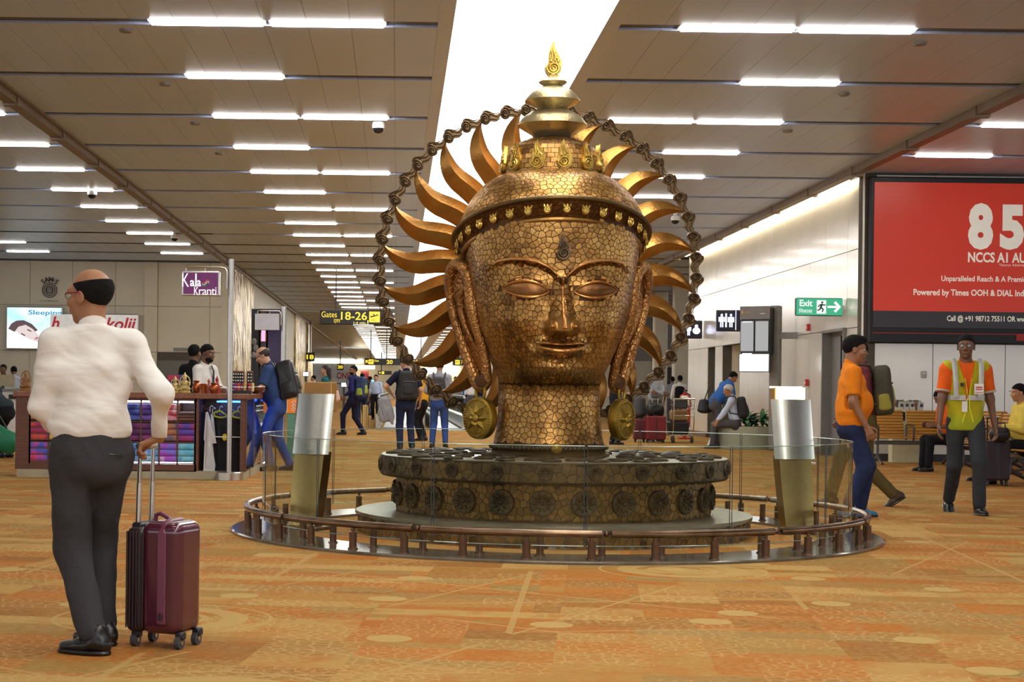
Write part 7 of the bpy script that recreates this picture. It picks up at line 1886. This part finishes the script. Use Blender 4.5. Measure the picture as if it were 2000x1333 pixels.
# distant passengers by the walkway
far = [(707, 58, 1.7, F_navy, 'distant passenger in dark clothes left of the walkway'), (734, 62, 1.7, F_pale, 'distant passenger in pale top beside the walkway'), (722, 72, 1.72, F_black, 'distant passenger in black top with white band near the 20 sign'), (890, 66, 1.7, F_grey, 'distant passenger in grey right of the grey-shirted man'), (906, 70, 1.68, F_bblue, 'distant passenger in blue below the left ear'), (920, 64, 1.7, F_white, 'distant passenger in white beside the left earring'), (938, 74, 1.66, F_black, 'distant passenger in black behind the left earring'), (612, 64, 1.66, F_white, 'distant passenger in white behind the teal woman'), (1313, 56, 1.7, F_grey, 'distant passenger in grey behind the luggage trolley')]
for i, (px, Y, H, tp_, lb) in enumerate(far):
    person(lb, H, (GX(px, Y), Y), [20, 170, 60, 190, 10, 150, 30, 90, 0][i], tp_, [F_jean, F_black, F_gpant][i % 3], [M_skin, M_skin3, M_skin2][i % 3], vox=.028, hv=.012, seed=90 + i, sleeve='long' if i % 2 else 'short', group='distant passengers')
# ------------------------------------------------------------------ luggage, furniture, plants
M_plum = mat('plum_shell', (78, 30, 46), .16, 0, .06, 5, coat=.6); M_plum2 = mat('plum_strap', (108, 52, 74), .35); M_pside = mat('dark_plum_side', (46, 30, 32), .35)
def suitcase(label, loc, rz, w, d, h, m, m2, handle=0.0, hand_m=None, wheels=True, ribs=True, soft=False):
    """shell case standing on casters; width x, depth y"""
    o = thing('suitcase', label, 'suitcase', (loc[0], loc[1], loc[2] if len(loc) > 2 else 0), rz); z0 = .07 if wheels else 0
    hw, hd = w / 2, d / 2
    V, Fc = nets([s_cone((-hw * .35, 0, z0 + h * .13), (-hw * .35, 0, z0 + h * .87), (1, 0, 0), hw * .62, hd * .98, hw * .62, hd * .98), s_cone((hw * .35, 0, z0 + h * .13), (hw * .35, 0, z0 + h * .87), (1, 0, 0), hw * .62, hd * .98, hw * .62, hd * .98)], .011, .02,
                 post=lambda D, G: np.maximum(D, np.maximum(np.maximum(np.abs(G[..., 0]) - hw, np.abs(G[..., 1]) - hd), np.abs(G[..., 2] - z0 - h / 2) - h / 2)) if False else rbox(G, (0, 0, z0 + h / 2), (hw, hd, h / 2), .035))
    link('shell', npmesh('shell', V, Fc, m), o)
    if ribs:
        for sy in (-1, 1):
            for k in range(5): MB().box((-hw * .6 + hw * .3 * k, sy * (hd + .001), z0 + h / 2), (.012, .008, h * .84), bev=.003).build('rib', m2, o, False)
    z = MB()
    for q in (-.012, .012): z.tube([(q, -hd - .002, z0 + .03), (q, -hd - .002, z0 + h - .03), (q, -hd + .03, z0 + h + .002), (q, hd - .03, z0 + h + .002), (q, hd + .002, z0 + h - .03), (q, hd + .002, z0 + .03)], .006, 6)
    z.build('zip', M_dgrey, o)
    MB().tube([(-.06, 0, z0 + h - .005), (-.05, 0, z0 + h + .025), (.05, 0, z0 + h + .025), (.06, 0, z0 + h - .005)], .012, 8).build('carry_handle', M_black, o)
    if wheels:
        for sx in (-1, 1):
            for sy in (-1, 1):
                wh = MB(); wh.cyl((sx * (hw - .045) - .012, sy * (hd - .04), .028), (sx * (hw - .045) + .012, sy * (hd - .04), .028), .028, n=14); wh = wh.build('wheel', M_dgrey, o)
                MB().box((sx * (hw - .045), sy * (hd - .04), .06), (.034, .04, .04), bev=.006).build('caster_fork', M_black, wh)
    if handle:
        for sx in (-1, 1): MB().cyl((sx * .065, hd - .03, z0 + h - .01), (sx * .065, hd - .03, z0 + h + handle), .010, n=10).build('handle_tube', hand_m or M_steel, o)
        MB().tube([(-.08, hd - .03, z0 + h + handle), (.08, hd - .03, z0 + h + handle)], .015, 8).build('grip', M_steel if hand_m else M_black, o)
    return o
# the man's case: narrow ribbed side towards the man, shell face towards the right
sc1 = thing('suitcase', 'glossy plum hard-shell suitcase with raised steel handle', 'suitcase', (GX(327, 7.12), 7.12, 0), math.radians(-22))
w_, d_, h_, z0 = .235, .215, .485, .06
V, Fc = nets([s_caps((0, 0, .1), (0, 0, .5), .2, .2)], .008, .02, pad=.08, post=lambda D, G: np.minimum(rbox(G, (.03, 0, z0 + h_ / 2), (w_ / 2 - .02, d_ / 2, h_ / 2), .045), 9))
link('shell', npmesh('shell', V, Fc, M_plum), sc1)
V, Fc = nets([s_caps((0, 0, .1), (0, 0, .5), .2, .2)], .008, .02, pad=.08, post=lambda D, G: rbox(G, (-.095, 0, z0 + h_ / 2 - .012), (.045, d_ / 2 - .004, h_ / 2 - .015), .03))
link('back_shell', npmesh('back_shell', V, Fc, M_pside), sc1)
for k in range(6): MB().box((-.128 + .016 * k, -d_ / 2 - .0005, z0 + h_ / 2 - .01), (.006, .008, h_ * .86), bev=.002).build('rib', M_pside, sc1, False)
MB().box((.045, -d_ / 2 - .002, z0 + h_ / 2), (.042, .012, h_ - .09), bev=.004).build('zip_band', M_plum2, sc1, False)
MB().tube([(.045, -d_ / 2 + .0, z0 + h_ - .05), (.045, -d_ / 2 + .02, z0 + h_ - .012), (.045, -.05, z0 + h_ + .002), (.045, .05, z0 + h_ + .002)], .018, 6, flat=.5).build('zip_band', M_plum2, sc1)
MB().box((.045, -d_ / 2 - .012, z0 + .08), (.02, .01, .03), bev=.003).build('zip_puller', M_pside, sc1, False)
MB().tube([(-.035, -.03, z0 + h_ - .004), (-.03, -.03, z0 + h_ + .022), (-.01, -.03, z0 + h_ + .03), (.03, -.03, z0 + h_ + .012), (.045, -.03, z0 + h_ - .004)], .010, 8).build('carry_handle', M_plum2, sc1)
hz2 = P(292, 874, 7.0).z
for i, yy in enumerate((-.055, .055)):
    MB().cyl((-.105, yy, z0 + h_ - .06), (-.10, yy, hz2), .0095, n=10).build('handle_tube', M_chrome, sc1)
    MB().cyl((-.105, yy, z0 + h_ - .06), (-.1025, yy, z0 + h_ + (hz2 - z0 - h_) * .5), .012, n=10).build('handle_sleeve', M_steel, sc1)
MB().tube([(-.10, -.07, hz2), (-.10, .07, hz2)], .014, 10).build('grip', M_steel, sc1)
MB().box((-.10, 0, z0 + h_ - .03), (.05, .16, .04), bev=.008).build('handle_well', M_black, sc1, False)
for sx in (-.10, .115):
    for sy in (-.075, .075):
        wh = MB().cyl((sx - .012, sy, .028), (sx + .012, sy, .028), .028, n=16).build('wheel', M_dgrey, sc1)
        MB().box((sx, sy + .012, .056), (.036, .045, .035), bev=.006).build('caster_fork', M_black, wh); MB().cyl((sx - .016, sy, .028), (sx + .016, sy, .028), .010, n=10).build('hub', M_steel, wh)
suitcase('dark purple soft suitcase with raised black handle near the benches', (GX(1944, 20.8), 20.8), 0, .33, .24, .50, mat('dark_purple_nylon', (50, 34, 44), .6), M_black, .30, M_black)
bg_ = thing('duffel_bag', 'small black bag strapped on the dark purple suitcase', 'bag', (GX(1955, 20.6), 20.62, .58)); V, Fc = nets([s_cone((-.06, 0, .08), (.06, 0, .08), (0, 0, 1), .09, .07, .09, .07)], .014, .02, noise=folds(.006, 14, 2)); link('bag_body', npmesh('bag_body', V, Fc, M_black), bg_); MB().tube([(-.07, 0, .15), (-.06, 0, .22), (.06, 0, .22), (.07, 0, .15)], .01, 6).build('handle', M_black, bg_)
suitcase('dark red suitcase with raised handle beside the grey-shirted man', (GX(1281, 37.2), 37.2), 0, .44, .26, .54, mat('dark_red_nylon', (122, 22, 32), .55), mat('dark_red_rib', (96, 18, 26), .6), .42)
suitcase('maroon suitcase left of the dark red one', (GX(1250, 37.4), 37.4), 0, .28, .24, .46, mat('maroon_nylon', (104, 28, 44), .55), mat('maroon_rib', (84, 22, 36), .6))
bk = thing('duffel_bag', 'black bag resting on the dark red suitcase', 'bag', (GX(1281, 37.25), 37.3, .61)); V, Fc = nets([s_cone((-.1, 0, .14), (.1, 0, .14), (0, 0, 1), .16, .11, .16, .11)], .018, .03, noise=folds(.01, 12, 6)); link('bag_body', npmesh('bag_body', V, Fc, M_black), bk); MB().tube([(-.12, -.1, .2), (0, -.13, .26), (.12, -.1, .2)], .012, 6).build('handle', M_dgrey, bk)
bk = thing('duffel_bag', 'tall dark bag standing on the maroon suitcase', 'bag', (GX(1248, 37.5), 37.5, .53)); V, Fc = nets([s_cone((0, 0, .14), (0, 0, .42), (1, 0, 0), .19, .12, .15, .10)], .018, .03, noise=folds(.01, 12, 8)); link('bag_body', npmesh('bag_body', V, Fc, M_dgrey), bk); MB().tube([(-.06, 0, .5), (0, 0, .56), (.06, 0, .5)], .012, 6).build('handle', M_black, bk)
# luggage trolley
tr = thing('luggage_trolley', 'chrome luggage trolley loaded with bags beside the red post', 'trolley', (GX(1326, 37.6), 37.6, 0), math.radians(8)); k = 37.6 / F
f_ = MB()
for sx in (-.24, .24):
    f_.tube([(sx, .5, .16), (sx, -.30, .16), (sx, -.36, .3), (sx * 1.04, -.42, .98), (sx, -.38, 1.02)], .016, 8)
f_.tube([(-.25, -.42, 1.0), (.25, -.42, 1.0)], .02, 8); f_.tube([(-.24, -.38, .62), (.24, -.38, .62)], .012, 8)
f_.build('frame', M_chrome, tr)
for i in range(5): MB().tube([(-.24, -.28 + .19 * i, .17), (.24, -.28 + .19 * i, .17)], .01, 6).build('deck_bar', M_chrome, tr)
bsk = MB()
for z in (.78, .86, .94): bsk.tube([(-.24, -.40, z), (-.22, -.14, z), (.22, -.14, z), (.24, -.40, z)], .007, 6)
for x in (-.2, -.07, .07, .2): bsk.tube([(x, -.14, .94), (x, -.14, .76), (x, -.38, .76)], .007, 6)
bsk.build('basket', M_chrome, tr)
for sx, sy in ((-.22, -.3), (.22, -.3), (0, .45)):
    wh = MB().cyl((sx - .02, sy, .075), (sx + .02, sy, .075), .075, n=16).build('wheel', M_dgrey, tr); MB().box((sx, sy, .14), (.06, .05, .04)).build('fork', M_steel, wh, False)
for (dx, dy, z, w, d, h, m, lb) in ((0, .08, .19, .46, .40, .30, M_black, 'black holdall on the trolley deck'), (.02, .10, .50, .40, .34, .24, mat('cardboard', (160, 128, 84), .8), 'brown carton on the trolley holdall'), (-.02, -.27, .78, .34, .22, .22, M_dgrey, 'dark bag in the trolley basket'), (.14, .12, .74, .16, .2, .34, M_white, 'pale wrapped parcel on the trolley carton')):
    b = thing('trolley_load', lb, 'luggage', (tr.location.x + dx, tr.location.y + dy, z)); V, Fc = nets([s_caps((0, 0, h / 2), (0, 0, h / 2 + .01), max(w, d) * .5, max(w, d) * .5)], .018, .02, pad=max(w, h) * .5, noise=None, post=lambda D, G: rbox(G, (0, 0, h / 2), (w / 2, d / 2, h / 2), .05) + folds(.006, 12, 4)(G)); link('bag_body', npmesh('bag_body', V, Fc, m), b)
    MB().tube([(-w * .2, -d * .2, h * .97), (0, -d * .25, h + .05), (w * .2, -d * .2, h * .97)], .01, 6).build('handle', M_black, b)
ex = thing('fire_point', 'tall red fire extinguisher post with white label', 'fire extinguisher', (GX(1338, 40.5), 40.5, 0)); 
MB().lathe([(.0, .30), (.13, .30), (.14, .34), (.14, 1.0), (.12, 1.08), (.05, 1.12), (.05, 1.16)], 20).build('cylinder', M_red, ex); MB().cyl((0, 0, 0), (0, 0, .32), .05, n=12).box((0, 0, .02), (.3, .3, .04)).build('stand', M_red, ex); MB().box((0, -.145, .95), (.15, .02, .2)).build('label_plate', M_white, ex, False); MB().box((0, -.06, 1.2), (.06, .2, .05)).tube([(0, 0, 1.15), (.12, 0, 1.1), (.15, 0, .8)], .018, 6).build('valve', M_black, ex)
# planter and leaves
pl = thing('planter', 'low round grey planter wall where the old man sits', 'planter', (GX(1455, 34.25), 34.25, 0))
R_ = .66; V_ = [(R_, .0), (R_ + .01, .38), (R_ + .02, .46), (R_ - .10, .46), (R_ - .12, .40), (.001, .40)]
MB().lathe(V_, 48, cap=False).build('wall', mat('planter_stone', (168, 170, 150), .5, 0, .06, 3), pl, ang=30); MB().lathe([(R_ - .12, .41), (.001, .43)], 32, cap=False).build('soil', M_skirt, pl)
M_leaf = mat('leaf_green', (42, 96, 52), .45, 0, .25, 5)
lf = []
for q in range(2):
    b = MB(); n = 8; vs = []
    for i in range(n + 1):
        f = i / n; w = .052 * math.sin(PI * (f * .92 + .06)) ** .8; x = .52 * f; z = .42 * f - (.34 + .2 * q) * f * f
        for t in (-1, 0, 1): vs.append((x, t * w, z - .014 * (1 - abs(t)) * 1.0))
    b.add(vs, [(i * 3 + j, (i + 1) * 3 + j, (i + 1) * 3 + j + 1, i * 3 + j + 1) for i in range(n) for j in range(2)]); lf.append(b.mesh('leaf', M_leaf))
rp = random.Random(4)
for i, (dx, dy, lb) in enumerate(((.02, -.02, 'leafy green plant at the front of the planter, beside the seated man'), (.33, -.18, 'leafy green plant at the front right of the planter'), (.2, .32, 'leafy green plant at the back of the planter'))):
    o = thing('potted_plant', lb, 'plant', (pl.location.x + dx, pl.location.y + dy, .42), 0, 'plants in the planter')
    MB().cyl((0, 0, 0), (0, 0, .12), .025, .015, 8).build('stem', M_leaf, o)
    for k in range(22):
        q = link('leaf', lf[k % 2], o, (0, 0, .04 + .06 * rp.random())); q.rotation_euler = (0, rp.uniform(-.9, .15), rp.uniform(0, 6.28)); sc_ = rp.uniform(.55, .85); q.scale = (sc_, sc_ * 1.2, sc_)
# benches: moulded seats with grooved backs
M_bench = mat('tan_bench', (192, 138, 58), .4, 0, .06, 6); M_bleg = mat('bench_metal', (92, 88, 84), .35, .7)
def bench(label, x, y, rz, n, wd=.58):
    o = thing('bench', label, 'bench', (x, y, 0), rz)
    MB().box((wd * (n - 1) / 2, 0, .36), (wd * n, .08, .06), bev=.01).build('beam', M_bleg, o, False)
    for i in range(n):
        b = MB(); nn = 9
        for k in range(nn): 
            t = k / (nn - 1); b.box((wd * i, .22 + .10 * t, .47 + .40 * t), (wd - .05, .03, .038), bev=.012, M=np_rot(-14))
        bk_ = b.build('backrest', M_bench, o); MB().box((wd * i, .285, .67), (wd - .07, .012, .42), M=np_rot(-14)).build('back_shell', M_bench, bk_, False)
        b = MB()
        for k in range(8): b.box((wd * i, .18 - .06 * k, .435 + .002 * k), (wd - .05, .052, .026), bev=.01)
        b.build('seat', M_bench, o)
    for i in range(n + 1):
        ax = wd * (i - .5); MB().tube([(ax, .20, .40), (ax, .20, .64), (ax, .12, .66), (ax, -.16, .64), (ax, -.20, .60), (ax, -.18, .40)], .018, 8).build('armrest', M_bleg, o)
    for i in range(0, n + 1, 2):
        ax = wd * (i - .5) + .05; MB().tube([(ax, .0, .36), (ax, .0, .12), (ax, -.26, .02)], .022, 8).tube([(ax, .0, .14), (ax, .26, .02)], .022, 8).build('leg', M_bleg, o)
    return o
def np_rot(deg): return Matrix.Rotation(math.radians(deg), 3, 'X')
bench('row of tan moulded seats along the white wall under the billboard', GX(1744, 26.9), 26.9, 0, 5)
bench('tan seats behind the hi-vis guard, turned sideways', GX(1872, 24.9), 24.3, math.radians(-80), 2)
bench('tan seats at the right edge under the yellow-shirted person', GX(2006, 21.2), 21.5, math.radians(-90), 3)
bench('tan seats at the right edge under the person in the cap', GX(1996, 25.2), 25.6, math.radians(-90), 2)
# newspaper rack
rk = thing('newspaper_rack', 'cream newspaper rack lettered JAMESON behind the benches', 'rack', (GX(1772, 27.9), 27.9, 0)); k = 27.9 / F
zt_ = GZ(1772, 800, 27.9)
MB().prism([(-32 * k, 0), (32 * k, 0), (32 * k, zt_ - .06), (0, zt_ - .02), (-32 * k, zt_ + .05)], .22).build('box_body', mat('rack_cream', (206, 200, 160), .5), rk, False); MB().box((-12 * k, -.115, zt_ - .12), (8 * k, .01, .15)).build('dark_panel', M_black, rk, False)
text('JAMESON', 1, (15 * k, -.116, zt_ - .11), M_logo, rk, width=22 * k, height=5 * k, bold=.02); MB().ball((10 * k, -.112, zt_ - .2), (.025, .005, .025), 10, 6).build('seal', mat('seal_orange', (190, 100, 50), .5), rk)
for i in range(14):
    pp = thing('newspaper', ('folded newspaper sticking out of the cream rack, number %s from the left' % ['one', 'two', 'three', 'four', 'five', 'six', 'seven', 'eight', 'nine', 'ten', 'eleven', 'twelve', 'thirteen', 'fourteen'][i]), 'newspaper', (rk.location.x + (-28 + 4.2 * i) * k, 27.9 + .05 * ((i * 7) % 3 - 1), zt_ - .05), 0, 'newspapers in the rack'); pp.rotation_euler = (0, math.radians(-14 + (i * 37) % 30), 0)
    MB().box((0, 0, .08), (.09, .02, .20 + .03 * (i % 3)), bev=.004).build('folded_sheets', mat('newsprint_%d' % i, [(196, 192, 180), (150, 140, 120), (110, 96, 84)][i % 3], .8), pp, False); MB().box((.01, -.012, .12), (.05, .004, .05)).build('print_block', [M_dgrey, M_red, M_grey][i % 3], pp, False)
# moving walkway and bollard
M_wstep = mat('walkway_tread', (132, 134, 134), .4, .5); M_bal = mat('walkway_side', (176, 178, 168), .25, .8)
for i, (px0, px1, lb) in enumerate(((740, 826, 'moving walkway with steel sides left of the grey-shirted man'), (845, 908, 'second moving walkway right of the grey-shirted man'))):
    Y0 = 47.0; xa, xb = GX(px0, Y0), GX(px1, Y0)
    o = thing('moving_walkway', lb, 'walkway', ((xa + xb) / 2, Y0, 0)); W_ = (xb - xa)
    MB().box((0, 30, .03), (W_ - .3, 60, .05)).build('tread', M_wstep, o, False)
    for sg in (-1, 1):
        MB().box((sg * W_ / 2, 30, .22), (.16, 60, .44), bev=.03).build('balustrade', M_bal, o, False)
        MB().tube([(sg * W_ / 2, .2, .4), (sg * W_ / 2, -.15, .6), (sg * W_ / 2, -.05, .88), (sg * W_ / 2, .4, .95), (sg * W_ / 2, 60, .95)], .045, 8).build('handrail', M_black, o)
        MB().box((sg * W_ / 2, 30.3, .68), (.02, 59, .5)).build('glass_side', M_glass, o, False)
    MB().box((0, -.35, .012), (W_, .7, .02)).build('landing_plate', M_steel, o, False)
bo = thing('bollard', 'round brass bollard before the moving walkway', 'bollard', (GX(714, 46.5), 46.5, 0)); MB().cyl((0, 0, 0), (0, 0, .66), .09, n=18).build('post', M_brass, bo); MB().lathe([(.09, .66), (.085, .69), (.001, .70)], 18).build('cap', M_brass, bo)
# far clutter: screens, red panel
o = thing('shop_booth', 'distant dark red shop panel under a bright light', 'kiosk', (GX(712, 150), 150, 0)); MB().box((0, 0, 2.2), (.75, .4, 1.3)).box((0, .1, .8), (.6, .3, 1.6)).build('red_panel', mat('far_red', (120, 40, 48), .5), o, False); MB().box((0, -.1, 3.2), (1.8, .8, .3)).build('light_cornice', M_cove, o, False)
for i, (px, py, Y) in enumerate(((703, 741, 62), (725, 746, 80), (740, 750, 80), (597, 731, 52), (672, 752, 50))):
    o = thing('information_screen', ['glowing blue screen left of the far red panel', 'glowing blue screen below the small far sign', 'second small blue screen beside the walkway', 'white glowing screen behind the leaning man\'s pack', 'white check-in screen behind the man in indigo'][i], 'screen', (GX(px, Y), Y, 0)); zz_ = GZ(px, py, Y); k = Y / F
    MB().box((0, 0, zz_), (12 * k, .08, 9 * k)).build('case', M_black, o, False); MB().box((0, -.05, zz_), (10.5 * k, .02, 7.5 * k)).build('screen', emis('far_screen_%d' % i, [(120, 200, 250), (230, 240, 255)][i > 2], 1.2), o, False); MB().cyl((0, 0, 0), (0, 0, zz_ - 4 * k), .04, n=8).build('post', M_dgrey, o)
